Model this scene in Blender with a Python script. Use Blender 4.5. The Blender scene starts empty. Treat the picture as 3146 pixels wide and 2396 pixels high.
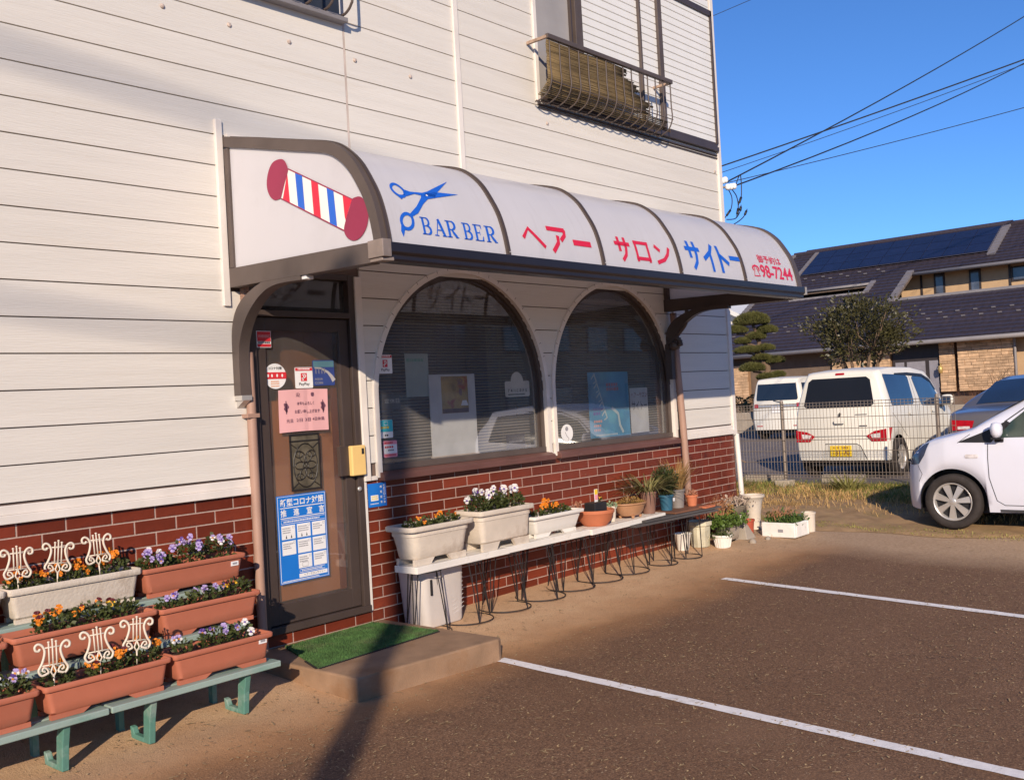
import bpy, bmesh, math, random
from mathutils import Vector, Matrix, Quaternion
sc = bpy.context.scene
COL = sc.collection
R = random.Random(7)

# ------------------------------------------------------------------ camera
cam = bpy.data.objects.new('camera', bpy.data.cameras.new('camera')); COL.objects.link(cam)
cam.data.sensor_width = 36.0
cam.data.lens = 3074.56 / 3146 * 36.0
cam.data.clip_start = 0.05
cam.data.clip_end = 2000
YAW, PIT, ROL = .8504, .0109, -.0556
_f = Vector((math.sin(YAW)*math.cos(PIT), math.cos(YAW)*math.cos(PIT), math.sin(PIT)))
_r = Vector((math.cos(YAW), -math.sin(YAW), 0)); _u = _r.cross(_f)
_r2 = _r*math.cos(ROL) + _u*math.sin(ROL); _u2 = _u*math.cos(ROL) - _r*math.sin(ROL)
_m = Matrix((_r2, _u2, -_f)).transposed().to_4x4(); _m.translation = (-4.80997, -5.42905, 1.53406)
cam.matrix_world = _m
sc.camera = cam

# ------------------------------------------------------------------ sky and sun
SUN = Vector((-1.18, -1.0, .61)).normalized()          # towards the sun
world = bpy.data.worlds.new('World'); sc.world = world; world.use_nodes = True
nt = world.node_tree; nt.nodes.clear()
sky = nt.nodes.new('ShaderNodeTexSky'); sky.sky_type = 'NISHITA'; sky.sun_disc = False
sky.sun_elevation = math.asin(SUN.z)
sky.sun_rotation = math.atan2(SUN.x, SUN.y)
sky.altitude = 0; sky.air_density = .75; sky.dust_density = 0.0; sky.ozone_density = 9.0
bg = nt.nodes.new('ShaderNodeBackground'); bg.inputs['Strength'].default_value = .136
wo = nt.nodes.new('ShaderNodeOutputWorld')
nt.links.new(sky.outputs[0], bg.inputs[0]); nt.links.new(bg.outputs[0], wo.inputs[0])
sl = bpy.data.lights.new('sun', 'SUN'); sl.energy = 4.6; sl.angle = math.radians(.53); sl.color = (1.0, .84, .66)
so = bpy.data.objects.new('sun', sl); COL.objects.link(so); so.location = (-20, -18, 12)
so.rotation_euler = (-SUN).to_track_quat('-Z', 'Y').to_euler()
vs = sc.view_settings; vs.view_transform = 'Standard'; vs.look = 'None'; vs.exposure = 0.24; vs.gamma = 1.0; vs.use_curve_mapping = False
sc.cycles.max_bounces = 8; sc.cycles.transparent_max_bounces = 12

# ------------------------------------------------------------------ materials
MATS = {}
def lk(nt, a, b): nt.links.new(a, b)
def pm(name, col, rough=.6, var=.12, scale=6., bump=0., bscale=80., metal=0., spec=.4, coat=0., rnd=0., stretch=(1, 1, 1),
       dirt=None, dscale=3., dthr=.55, dsoft=.2, transl=0.):
    """procedural surface: base colour with two scales of noise, optional dirt patches, bump, per-object variation"""
    if name in MATS: return MATS[name]
    m = bpy.data.materials.new(name); m.use_nodes = True; nt = m.node_tree; N = nt.nodes
    b = N['Principled BSDF']
    b.inputs['Roughness'].default_value = rough; b.inputs['Metallic'].default_value = metal
    b.inputs['Specular IOR Level'].default_value = spec
    if coat: b.inputs['Coat Weight'].default_value = coat; b.inputs['Coat Roughness'].default_value = .06
    tc = N.new('ShaderNodeTexCoord'); mp = N.new('ShaderNodeMapping'); mp.inputs['Scale'].default_value = stretch
    lk(nt, tc.outputs['Object'], mp.inputs[0])
    no = N.new('ShaderNodeTexNoise'); no.inputs['Scale'].default_value = scale; no.inputs['Detail'].default_value = 6
    lk(nt, mp.outputs[0], no.inputs[0])
    mr = N.new('ShaderNodeMapRange'); mr.inputs[1].default_value = .3; mr.inputs[2].default_value = .7
    mr.inputs[3].default_value = 1 - var; mr.inputs[4].default_value = 1 + var
    lk(nt, no.outputs['Fac'], mr.inputs[0])
    src = mr.outputs[0]
    if rnd:
        oi = N.new('ShaderNodeObjectInfo'); m2 = N.new('ShaderNodeMapRange')
        m2.inputs[3].default_value = 1 - rnd; m2.inputs[4].default_value = 1 + rnd
        lk(nt, oi.outputs['Random'], m2.inputs[0])
        mm = N.new('ShaderNodeMath'); mm.operation = 'MULTIPLY'; lk(nt, src, mm.inputs[0]); lk(nt, m2.outputs[0], mm.inputs[1]); src = mm.outputs[0]
    vm = N.new('ShaderNodeVectorMath'); vm.operation = 'SCALE'; vm.inputs[0].default_value = col[:3]; lk(nt, src, vm.inputs['Scale'])
    out = vm.outputs[0]
    if dirt:
        n2 = N.new('ShaderNodeTexNoise'); n2.inputs['Scale'].default_value = dscale; n2.inputs['Detail'].default_value = 8; n2.inputs['Roughness'].default_value = .65
        lk(nt, mp.outputs[0], n2.inputs[0])
        m3 = N.new('ShaderNodeMapRange'); m3.inputs[1].default_value = dthr; m3.inputs[2].default_value = dthr + dsoft
        lk(nt, n2.outputs['Fac'], m3.inputs[0])
        mx = N.new('ShaderNodeMix'); mx.data_type = 'RGBA'; lk(nt, m3.outputs[0], mx.inputs[0]); lk(nt, out, mx.inputs[6]); mx.inputs[7].default_value = (*dirt, 1)
        out = mx.outputs[2]
    lk(nt, out, b.inputs['Base Color'])
    if bump:
        n4 = N.new('ShaderNodeTexNoise'); n4.inputs['Scale'].default_value = bscale; n4.inputs['Detail'].default_value = 4; lk(nt, mp.outputs[0], n4.inputs[0])
        bp = N.new('ShaderNodeBump'); bp.inputs['Strength'].default_value = bump; bp.inputs['Distance'].default_value = .01
        lk(nt, n4.outputs['Fac'], bp.inputs['Height']); lk(nt, bp.outputs[0], b.inputs['Normal'])
    if transl:
        tr = N.new('ShaderNodeBsdfTranslucent'); lk(nt, out, tr.inputs[0]); ms = N.new('ShaderNodeMixShader'); ms.inputs[0].default_value = transl
        lk(nt, b.outputs[0], ms.inputs[1]); lk(nt, tr.outputs[0], ms.inputs[2]); lk(nt, ms.outputs[0], N['Material Output'].inputs[0])
    MATS[name] = m
    return m
def glass(name, tint, ior=1.5, extra=0.0, film=.05):
    m = bpy.data.materials.new(name); m.use_nodes = True; nt = m.node_tree; N = nt.nodes; N.remove(N['Principled BSDF'])
    t = N.new('ShaderNodeBsdfTransparent'); t.inputs[0].default_value = (*tint, 1)
    g = N.new('ShaderNodeBsdfGlossy'); g.inputs['Roughness'].default_value = .015; g.inputs[0].default_value = (.95, .95, .95, 1)
    lw = N.new('ShaderNodeLayerWeight'); lw.inputs[0].default_value = .5      # Schlick reflectance, the same from both sides
    pw = N.new('ShaderNodeMath'); pw.operation = 'POWER'; pw.inputs[1].default_value = 5.0; lk(nt, lw.outputs['Facing'], pw.inputs[0])
    f = N.new('ShaderNodeMath'); f.operation = 'MULTIPLY_ADD'; f.inputs[1].default_value = .94; f.inputs[2].default_value = .06; lk(nt, pw.outputs[0], f.inputs[0])
    a = N.new('ShaderNodeMath'); a.operation = 'ADD'; a.use_clamp = True; a.inputs[1].default_value = extra; lk(nt, f.outputs[0], a.inputs[0])
    mx = N.new('ShaderNodeMixShader'); lk(nt, a.outputs[0], mx.inputs[0]); lk(nt, t.outputs[0], mx.inputs[1]); lk(nt, g.outputs[0], mx.inputs[2])
    df = N.new('ShaderNodeBsdfDiffuse'); df.inputs[0].default_value = (.75, .72, .70, 1)      # thin pale film, added to imitate hazy reflections on the pane
    dn = N.new('ShaderNodeTexNoise'); dn.inputs['Scale'].default_value = 2.5; dn.inputs['Detail'].default_value = 6
    dr_ = N.new('ShaderNodeMapRange'); dr_.inputs[1].default_value = .3; dr_.inputs[2].default_value = .7; dr_.inputs[3].default_value = film*.6; dr_.inputs[4].default_value = film*1.4; lk(nt, dn.outputs['Fac'], dr_.inputs[0])
    m2 = N.new('ShaderNodeMixShader'); lk(nt, dr_.outputs[0], m2.inputs[0]); lk(nt, mx.outputs[0], m2.inputs[1]); lk(nt, df.outputs[0], m2.inputs[2])
    lk(nt, m2.outputs[0], N['Material Output'].inputs[0])
    MATS[name] = m
    return m

siding = pm('siding_paint', (.665, .625, .565), .55, .04, 3, .22, 26, stretch=(.35, 1, 6), dirt=(.61, .56, .485), dscale=2.2, dthr=.56, dsoft=.25, rnd=.02)
trimw = pm('cream_trim', (.72, .66, .60), .5, .06, 5, .1, 40, dirt=(.52, .45, .37), dscale=4, dthr=.62, dsoft=.2)
backing = pm('wall_backing', (.15, .105, .085), .9, .1)
white_metal = pm('white_shutter_metal', (.74, .73, .70), .4, .03, 4)
mortar = pm('brick_mortar', (.43, .31, .255), .9, .12, 20, .3, 120)
brickm = pm('glazed_brick', (.168, .031, .015), .36, .25, 5, .06, 40, rnd=.28, spec=.3, dirt=(.05, .016, .014), dscale=5.5, dthr=.55, dsoft=.16)
bronze = pm('bronze_aluminium', (.060, .043, .037), .38, .12, 4, spec=.5)
bronze_l = pm('faded_bronze_paint', (.090, .068, .059), .5, .15, 5, spec=.4)
pipebr = pm('brown_pipe_plastic', (.36, .22, .165), .5, .08, 6)
acryl = pm('white_acrylic_sheet', (.80, .785, .81), .22, .02, 2.5, spec=.5, dirt=(.73, .71, .73), dscale=5.0, dthr=.52, dsoft=.3, transl=.42, stretch=(3.5, .35, .35))
red_p = pm('sign_red', (.62, .018, .05), .35, .04)
blue_p = pm('sign_blue', (.014, .115, .56), .35, .04)
maroon_p = pm('sign_maroon', (.27, .022, .065), .4, .1, 3)
ivory_p = pm('sign_ivory', (.78, .76, .70), .35, .03)
black_p = pm('print_black', (.03, .025, .03), .6, .1)
grey_p = pm('print_grey', (.28, .27, .29), .6, .1)
white_p = pm('print_white', (.78, .77, .76), .5, .03)
red2_p = pm('print_red', (.62, .03, .04), .5, .05)
pink_p = pm('pink_paper', (.74, .40, .40), .7, .05, 4, .25, 6)
pblue_p = pm('poster_blue', (.012, .17, .58), .45, .05)
ink_p = pm('ink_purple', (.16, .07, .11), .6, .1)
yellow_p = pm('print_yellow', (.80, .55, .03), .5, .05)
teal_p = pm('print_teal', (.05, .48, .52), .5, .05)
lpink_p = pm('print_pink', (.80, .30, .36), .5, .05)
glass_w = glass('window_glass', (.82, .84, .86), 1.5, .09, .085)
glass_d = glass('tinted_door_glass', (.80, .70, .62), 1.5, .02)
glass_b = glass('tinted_upper_glass', (.25, .24, .25), 1.5, .03)
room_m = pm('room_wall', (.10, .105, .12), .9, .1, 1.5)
slat_m = pm('blind_slat', (.20, .175, .15), .5, .08, 5, rnd=.12)
wood_m = pm('brown_panel_wood', (.60, .36, .19), .55, .12, 2.5, dirt=(.30, .155, .08), dscale=1.3, dthr=.56, dsoft=.05)
iron = pm('black_wire_iron', (.022, .018, .017), .5, .15)
brass = pm('brass_plate', (.80, .54, .20), .4, .05, 4)
terra = pm('terracotta_plastic', (.42, .135, .078), .55, .10, 4, .08, 30, rnd=.10, dirt=(.36, .16, .105), dscale=4, dthr=.58, dsoft=.2)
terra2 = pm('terracotta_clay', (.50, .16, .075), .7, .1, 5, .15, 50)
oldwhite = pm('weathered_white_plastic', (.60, .52, .43), .7, .12, 4, .3, 60, rnd=.05, dirt=(.36, .27, .19), dscale=3.6, dthr=.53, dsoft=.22)
white_pl = pm('white_bench_paint', (.72, .68, .62), .5, .05, 5, dirt=(.50, .44, .37), dscale=6, dthr=.62, dsoft=.15)
soil = pm('potting_soil', (.055, .032, .022), .95, .35, 40, .8, 90)
greenm = pm('green_stand_paint', (.09, .22, .175), .6, .16, 7, .15, 50, dirt=(.26, .33, .29), dscale=5, dthr=.56, dsoft=.15)
greenbd = pm('pale_green_board', (.27, .35, .31), .7, .12, 5, .2, 50, stretch=(.3, 1, 1), dirt=(.13, .26, .21), dscale=4, dthr=.56, dsoft=.15)
leafm = pm('pansy_leaf', (.06, .075, .02), .55, .35, 30, rnd=.15, transl=.2)
leafd = pm('dark_leaf', (.045, .060, .018), .55, .4, 18, transl=.15)
drym = pm('dry_stalk', (.36, .22, .10), .8, .25, 12, transl=.2)
barkm = pm('bark', (.15, .10, .065), .9, .25, 10, .6, 40)
lyrem = pm('cream_lyre_plastic', (.64, .56, .45), .45, .04)
concm = pm('concrete', (.34, .29, .235), .9, .14, 6, .35, 90, dirt=(.24, .17, .11), dscale=3, dthr=.52, dsoft=.25)
stepm = pm('dusty_concrete_step', (.29, .18, .108), .9, .16, 7, .35, 120, dirt=(.23, .115, .05), dscale=2.4, dthr=.50, dsoft=.22)
paintl = pm('road_marking_paint', (.82, .78, .76), .8, .08, 20, .4, 140, dirt=(.42, .32, .26), dscale=18, dthr=.62, dsoft=.12)
carw = pm('pearl_white_paint', (.74, .71, .64), .4, .02, 2, coat=.15, spec=.25)
carv = pm('cool_white_paint', (.66, .67, .76), .3, .02, 2, coat=.45)
carg = pm('grey_car_paint', (.15, .145, .165), .3, .04, 2, coat=.6, metal=.3)
rubber = pm('tyre_rubber', (.030, .024, .022), .85, .2, 20, .2, 80)
darkp = pm('black_plastic', (.018, .017, .019), .5, .15)
carglass = pm('dark_car_glass', (.012, .014, .020), .06, .1, 2, spec=.7)
carglass2 = pm('blue_grey_car_glass', (.018, .035, .075), .08, .15, 1.2, spec=.8)
alloy = pm('silver_alloy', (.56, .53, .50), .35, .05, 6, metal=.55)
lampr = pm('red_tail_lamp', (.42, .008, .018), .15, .15, 20, coat=.6)
lampc = pm('clear_lamp', (.62, .58, .58), .15, .3, 25, coat=.6)
wirem = pm('galvanised_fence_wire', (.25, .205, .17), .5, .12, 8, metal=.3)
rooft = pm('dark_roof_tile', (.045, .036, .046), .42, .16, 3, rnd=.10, bump=.3, bscale=9, stretch=(1, 4, 1))
rooft2 = pm('grey_verge_tile', (.19, .175, .185), .6, .1, 5)
solarm = pm('solar_glass', (.012, .016, .045), .16, .15, 3, spec=.6, rnd=.08)
gutterm = pm('grey_gutter', (.22, .205, .21), .5, .08, 4)
beige = pm('beige_render', (.46, .315, .185), .85, .06, 4)
brownw = pm('brown_render', (.14, .10, .075), .85, .12, 4)
stonem = pm('split_stone', (.50, .335, .205), .85, .22, 6, .5, 30, rnd=.22)
greymat = pm('grey_metal_panel', (.33, .31, .30), .5, .12, 3)

# ------------------------------------------------------------------ mesh helpers
class MB:
    def __init__(s): s.v = []; s.f = []; s.mi = []
    def add(s, vs, fs, mi=0):
        o = len(s.v); s.v += [tuple(p) for p in vs]; s.f += [tuple(i+o for i in f) for f in fs]; s.mi += [mi]*len(fs); return s
    def box(s, x0, x1, y0, y1, z0, z1, mi=0):
        return s.add([(x0,y0,z0),(x1,y0,z0),(x1,y1,z0),(x0,y1,z0),(x0,y0,z1),(x1,y0,z1),(x1,y1,z1),(x0,y1,z1)],
                     [(0,3,2,1),(4,5,6,7),(0,1,5,4),(1,2,6,5),(2,3,7,6),(3,0,4,7)], mi)
    def prism(s, pts, ax, a0, a1, mi=0):
        n = len(pts)
        def p(q, a): return (q[0], a, q[1]) if ax == 'y' else ((a, q[0], q[1]) if ax == 'x' else (q[0], q[1], a))
        return s.add([p(q, a0) for q in pts]+[p(q, a1) for q in pts],
                     [tuple(range(n)), tuple(range(2*n-1, n-1, -1))]+[(i, i+n, (i+1) % n+n, (i+1) % n) for i in range(n)], mi)
    def tube(s, path, r, n=6, closed=False, mi=0, cap=True):
        P = [Vector(p) for p in path]; m = len(P); rr = r if isinstance(r, (list, tuple)) else [r]*m
        up = None; vs = []
        for i in range(m):
            if closed: t = P[(i+1) % m]-P[i-1]
            else: t = P[min(i+1, m-1)]-P[max(i-1, 0)]
            if t.length < 1e-9: t = Vector((0, 0, 1))
            t.normalize()
            if up is None:
                up = Vector((0, 0, 1)) if abs(t.z) < .9 else Vector((1, 0, 0))
            a = up-t*up.dot(t)
            if a.length < 1e-6: a = t.orthogonal()
            a.normalize(); up = a; b = t.cross(a)
            for k in range(n):
                an = 2*math.pi*k/n
                vs.append(P[i]+(a*math.cos(an)+b*math.sin(an))*rr[i])
        fs = []
        for i in range(m if closed else m-1):
            j = (i+1) % m
            for k in range(n): fs.append((i*n+k, i*n+(k+1) % n, j*n+(k+1) % n, j*n+k))
        if cap and not closed: fs += [tuple(range(n-1, -1, -1)), tuple((m-1)*n+k for k in range(n))]
        return s.add(vs, fs, mi)
    def lathe(s, prof, c=(0, 0, 0), n=20, sx=1., sy=1., mi=0, rot=0., close=True):
        vs = []; fs = []; m = len(prof)
        for r, z in prof:
            for k in range(n):
                a = 2*math.pi*k/n+rot; vs.append((c[0]+r*sx*math.cos(a), c[1]+r*sy*math.sin(a), c[2]+z))
        for i in range(m-1):
            for k in range(n): fs.append((i*n+k, i*n+(k+1) % n, (i+1)*n+(k+1) % n, (i+1)*n+k))
        if close: fs += [tuple(range(n-1, -1, -1)), tuple((m-1)*n+k for k in range(n))]
        return s.add(vs, fs, mi)
    def mesh(s, name, mats, smooth=False, off=None):
        me = bpy.data.meshes.new(name)
        vs = s.v if off is None else [(p[0]-off[0], p[1]-off[1], p[2]-off[2]) for p in s.v]
        me.from_pydata(vs, [], s.f)
        for m in (mats if isinstance(mats, (list, tuple)) else [mats]): me.materials.append(m)
        if any(s.mi): me.polygons.foreach_set('material_index', s.mi)
        if smooth: me.polygons.foreach_set('use_smooth', [True]*len(me.polygons))
        me.update(); return me
    def build(s, name, mats, parent=None, smooth=False, bevel=0., local=False, auto=0.):
        off = None
        if parent is not None and not local: off = worldloc(parent)
        me = s.mesh(name, mats, smooth or bool(auto), off)
        if auto: me.set_sharp_from_angle(angle=math.radians(auto))
        o = bpy.data.objects.new(name, me); COL.objects.link(o); o.parent = parent
        if bevel:
            b = o.modifiers.new('bevel', 'BEVEL'); b.width = bevel; b.segments = 2; b.limit_method = 'ANGLE'; b.angle_limit = math.radians(40)
        return o
def worldloc(o):
    p = Vector((0, 0, 0))
    while o is not None: p += Vector(o.location); o = o.parent
    return p
def tag(o, label, cat, group=None):
    o['label'] = label; o['category'] = cat
    if group: o['group'] = group
    return o
def thing(name, label, cat, base=(0, 0, 0), group=None, rz=0.):
    o = bpy.data.objects.new(name, None); COL.objects.link(o); o.location = base; o.rotation_euler = (0, 0, rz); o.empty_display_size = .1
    return tag(o, label, cat, group)
def struct(o): o['kind'] = 'structure'; return o
def stuff(o): o['kind'] = 'stuff'; return o
def inst(me, name, parent, loc=(0, 0, 0), rot=None, scale=None):
    o = bpy.data.objects.new(name, me); COL.objects.link(o); o.parent = parent; o.location = loc
    if rot: o.rotation_euler = rot
    if scale: o.scale = scale
    return o
def copy_tree(o, parent=None):
    c = o.copy(); COL.objects.link(c); c.parent = parent
    for ch in list(o.children): copy_tree(ch, c)
    return c
def catmull(pts, k=6):
    out = []; n = len(pts)
    for i in range(n-1):
        p0 = Vector(pts[max(i-1, 0)]); p1 = Vector(pts[i]); p2 = Vector(pts[i+1]); p3 = Vector(pts[min(i+2, n-1)])
        for j in range(k):
            t = j/k
            out.append(.5*((2*p1)+(p2-p0)*t+(2*p0-5*p1+4*p2-p3)*t*t+(3*p1-p0-3*p2+p3)*t**3))
    out.append(Vector(pts[-1])); return out
def interp(x, tab):
    if x <= tab[0][0]: return tab[0][1]
    for (a, p), (b, q) in zip(tab[:-1], tab[1:]):
        if x <= b: return p+(q-p)*(x-a)/(b-a)
    return tab[-1][1]
def sstep(t): t = min(max(t, 0), 1); return t*t*(3-2*t)
def gz(x, y):
    """height of the ground: the lot falls gently towards the street and rises to the neighbour's lot"""
    t = sstep((x-5.6)/3.0); y = max(min(y, 0), -9)
    lot = (-.022+.060*y if y > -1.1 else -.088+.024*(y+1.1))+.010*max(min(x, 6), 0)
    return lot*(1-t)+.10*t

# text -----------------------------------------------------------------
def text2d(body, bold=0., res=3):
    c = bpy.data.curves.new('lettering', 'FONT'); c.body = body; c.size = 1; c.offset = bold; c.resolution_u = res; c.fill_mode = 'FRONT'
    o = bpy.data.objects.new('lettering', c); me = bpy.data.meshes.new_from_object(o)
    vs = [(v.co.x, v.co.y) for v in me.vertices]; fs = [tuple(p.vertices) for p in me.polygons]
    bpy.data.objects.remove(o); bpy.data.curves.remove(c); bpy.data.meshes.remove(me)
    return vs, fs
def conform(verts2, faces, fmap, cuts_a=(), cuts_b=()):
    """2-D polygons cut along grid lines and mapped onto a surface by fmap(a, b)"""
    bm = bmesh.new(); V_ = [bm.verts.new((a, b, 0)) for a, b in verts2]
    for f in faces:
        try: bm.faces.new([V_[i] for i in f])
        except ValueError: pass
    for c in cuts_a: bmesh.ops.bisect_plane(bm, geom=bm.verts[:]+bm.edges[:]+bm.faces[:], plane_co=(c, 0, 0), plane_no=(1, 0, 0))
    for c in cuts_b: bmesh.ops.bisect_plane(bm, geom=bm.verts[:]+bm.edges[:]+bm.faces[:], plane_co=(0, c, 0), plane_no=(0, 1, 0))
    bm.verts.index_update()
    vs = [tuple(fmap(v.co.x, v.co.y)) for v in bm.verts]; fs = [tuple(v.index for v in f.verts) for f in bm.faces]
    bm.free(); return vs, fs
def fit_text(body, a0, b0, a1, b1, bold=0., keep=False):
    vs, fs = text2d(body, bold)
    xs = [v[0] for v in vs]; ys = [v[1] for v in vs]; x0, x1, y0, y1 = min(xs), max(xs), min(ys), max(ys)
    sx = (a1-a0)/max(x1-x0, 1e-6); sy = (b1-b0)/max(y1-y0, 1e-6)
    return [(a0+(x-x0)*sx, b0+(y-y0)*sy) for x, y in vs], fs
def print_text(body, a0, b0, a1, b1, fmap, mat, parent, name='lettering', bold=0., flip=False):
    vs, fs = fit_text(body, a0, b0, a1, b1, bold); V3 = [tuple(fmap(a, b)) for a, b in vs]
    return MB().add(V3, fs).build(name, mat, parent)
# ------------------------------------------------------------------ ground
def ground_mat():
    m = bpy.data.materials.new('asphalt_lot'); m.use_nodes = True; nt = m.node_tree; N = nt.nodes; b = N['Principled BSDF']
    b.inputs['Roughness'].default_value = .92; b.inputs['Specular IOR Level'].default_value = .2
    tc = N.new('ShaderNodeTexCoord'); P = tc.outputs['Object']
    def noise(s, d=5, r=.6, vec=None):
        n = N.new('ShaderNodeTexNoise'); n.inputs['Scale'].default_value = s; n.inputs['Detail'].default_value = d; n.inputs['Roughness'].default_value = r
        lk(nt, vec or P, n.inputs[0]); return n.outputs['Fac']
    def rng(x, a, b_, c=0., d=1.):
        r = N.new('ShaderNodeMapRange'); r.inputs[1].default_value = a; r.inputs[2].default_value = b_; r.inputs[3].default_value = c; r.inputs[4].default_value = d; lk(nt, x, r.inputs[0]); return r.outputs[0]
    def mixc(f, a, c):
        x = N.new('ShaderNodeMix'); x.data_type = 'RGBA'
        lk(nt, f, x.inputs[0])
        for s, v in ((6, a), (7, c)):
            if isinstance(v, tuple): x.inputs[s].default_value = (*v, 1)
            else: lk(nt, v, x.inputs[s])
        return x.outputs[2]
    def mth(op, a, c):
        x = N.new('ShaderNodeMath'); x.operation = op; x.use_clamp = op in ('MULTIPLY', 'ADD') and False
        for i, v in enumerate((a, c)):
            if isinstance(v, (int, float)): x.inputs[i].default_value = v
            else: lk(nt, v, x.inputs[i])
        return x.outputs[0]
    base = mixc(rng(noise(.9), .35, .65), (.225, .122, .068), (.285, .16, .092))
    base = mixc(rng(noise(85, 3, .7), .42, .60), mixc(rng(noise(30), .3, .7), (.115, .062, .038), (.155, .086, .05)), base)
    base = mixc(rng(noise(38, 4, .75), .52, .66, 0, .55), base, (.085, .048, .032))             # dark worn patches
    base = mixc(rng(noise(120, 2, .6), .60, .67, 0, .55), base, (.44, .29, .17))               # pale grit
    base = mixc(rng(noise(60, 2, .5), .665, .70, 0, .7), base, (.50, .36, .22))
    vr = N.new('ShaderNodeTexVoronoi'); vr.feature = 'DISTANCE_TO_EDGE'; vr.inputs['Scale'].default_value = .55
    wp = N.new('ShaderNodeVectorMath'); wp.operation = 'ADD'; wn = N.new('ShaderNodeTexNoise'); wn.inputs['Scale'].default_value = 2.2; wn.inputs['Detail'].default_value = 6; lk(nt, P, wn.inputs[0]); lk(nt, P, wp.inputs[0]); lk(nt, wn.outputs['Color'], wp.inputs[1]); lk(nt, wp.outputs[0], vr.inputs['Vector'])
    crack = mth('MULTIPLY', rng(vr.outputs['Distance'], .0, .004, .7, 0.), rng(noise(.8, 3), .52, .58))
    base = mixc(crack, base, (.045, .028, .02))
    base = mixc(rng(noise(.55, 6, .7), .56, .70, 0, .45), base, (.135, .076, .048))             # old stains
    base = mixc(rng(noise(.42, 5, .65), .30, .42, .45, 0), base, (.30, .175, .105))            # dust drifts
    # dusty apron along the wall
    sp = N.new('ShaderNodeSeparateXYZ'); lk(nt, P, sp.inputs[0])
    yy = mth('ADD', sp.outputs[1], mth('MULTIPLY', mth('SUBTRACT', noise(1.3), .5), .7))
    yy2 = mth('ADD', yy, mth('MULTIPLY', rng(sp.outputs[0], -1.2, 3.5), -.18))
    sand = mixc(rng(noise(5), .3, .7), (.60, .37, .21), (.68, .45, .265))
    sand = mixc(rng(noise(160, 3), .5, .62, 0, .35), sand, (.12, .07, .045))
    f = rng(yy, -1.25, -.60)
    orange = mixc(rng(noise(3), .3, .7), (.44, .225, .10), (.36, .195, .095))
    c1 = mixc(rng(yy, -1.55, -1.05), base, orange)
    c2 = mixc(f, c1, sand)
    # pale worn band at the far side of the lot
    xx = mth('ADD', sp.outputs[0], mth('MULTIPLY', mth('SUBTRACT', noise(.8), .5), 1.0))
    c3 = mixc(rng(xx, 3.9, 4.7), c2, mixc(rng(noise(40), .4, .6), (.40, .265, .165), (.48, .335, .215)))
    lk(nt, c3, b.inputs['Base Color'])
    h = mth('ADD', mth('MULTIPLY', noise(120, 3, .7), .7), mth('MULTIPLY', noise(18), .4))
    bp = N.new('ShaderNodeBump'); bp.inputs['Strength'].default_value = .75; bp.inputs['Distance'].default_value = .012; lk(nt, h, bp.inputs['Height']); lk(nt, bp.outputs[0], b.inputs['Normal'])
    return m
def sheet(name, xs, ys, mat, dz=0., zf=gz):
    vs = [(x, y, zf(x, y)+dz) for y in ys for x in xs]; n = len(xs)
    fs = [(j*n+i, j*n+i+1, (j+1)*n+i+1, (j+1)*n+i) for j in range(len(ys)-1) for i in range(n-1)]
    return MB().add(vs, fs).build(name, mat, None, smooth=True)
def lin(a, b, n): return [a+(b-a)*i/(n-1) for i in range(n)]
struct(sheet('ground', [-300, -120, -50, -25]+lin(-12, 13, 101)+[16, 20, 26, 35, 60, 120, 300], [-300, -120, -50, -25]+lin(-10, 6, 65)+[8, 12, 20, 35, 60, 120, 300], ground_mat()))
lotm = pm('grey_neighbour_asphalt', (.17, .14, .13), .9, .18, 3, .4, 60, dirt=(.16, .135, .12), dscale=1.2, dthr=.5, dsoft=.3)
struct(sheet('neighbour_lot', lin(8.75, 24, 30), lin(-14, 30, 45), lotm, .006))
dirtm = pm('bare_verge_soil', (.36, .225, .11), .95, .3, 5, .7, 40, dirt=(.20, .15, .05), dscale=2.5, dthr=.5, dsoft=.2)
def verge_z(x, y): return gz(x, y)
def verge():
    xs = lin(5.45, 8.9, 36); ys = lin(-9, 9, 120); vs = []; n = len(xs)
    for y in ys:
        for i, x in enumerate(xs):
            e = .16*math.sin(y*1.7)+.1*math.sin(y*4.3+1)
            xx = x+(e*(1-i/6.) if i < 6 else 0)
            vs.append((xx, y, gz(xx, y)+.008+(.02*R.random() if 0 < i < n-1 else -.004)))
    fs = [(j*n+i, j*n+i+1, (j+1)*n+i+1, (j+1)*n+i) for j in range(len(ys)-1) for i in range(n-1)]
    return struct(MB().add(vs, fs).build('grass_verge_soil', dirtm, None, smooth=True))
verge()
def marking(name, x0, y0, x1, y1, w):
    n = 60; vs = []; d = Vector((x1-x0, y1-y0)).normalized(); nn = Vector((-d.y, d.x))
    for i in range(n+1):
        t = i/n; x = x0+(x1-x0)*t; y = y0+(y1-y0)*t
        for s in (-1, 1):
            j = w/2+R.uniform(-.004, .004); px, py = x+nn.x*s*j, y+nn.y*s*j
            vs.append((px, py, gz(px, py)+.005))
    return struct(MB().add(vs, [(2*i, 2*i+1, 2*i+3, 2*i+2) for i in range(n)]).build(name, paintl))
marking('parking_line', -.17, -1.13, -.36, -7.2, .088)
marking('parking_line', 2.66, -1.12, 2.34, -7.0, .088)

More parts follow.
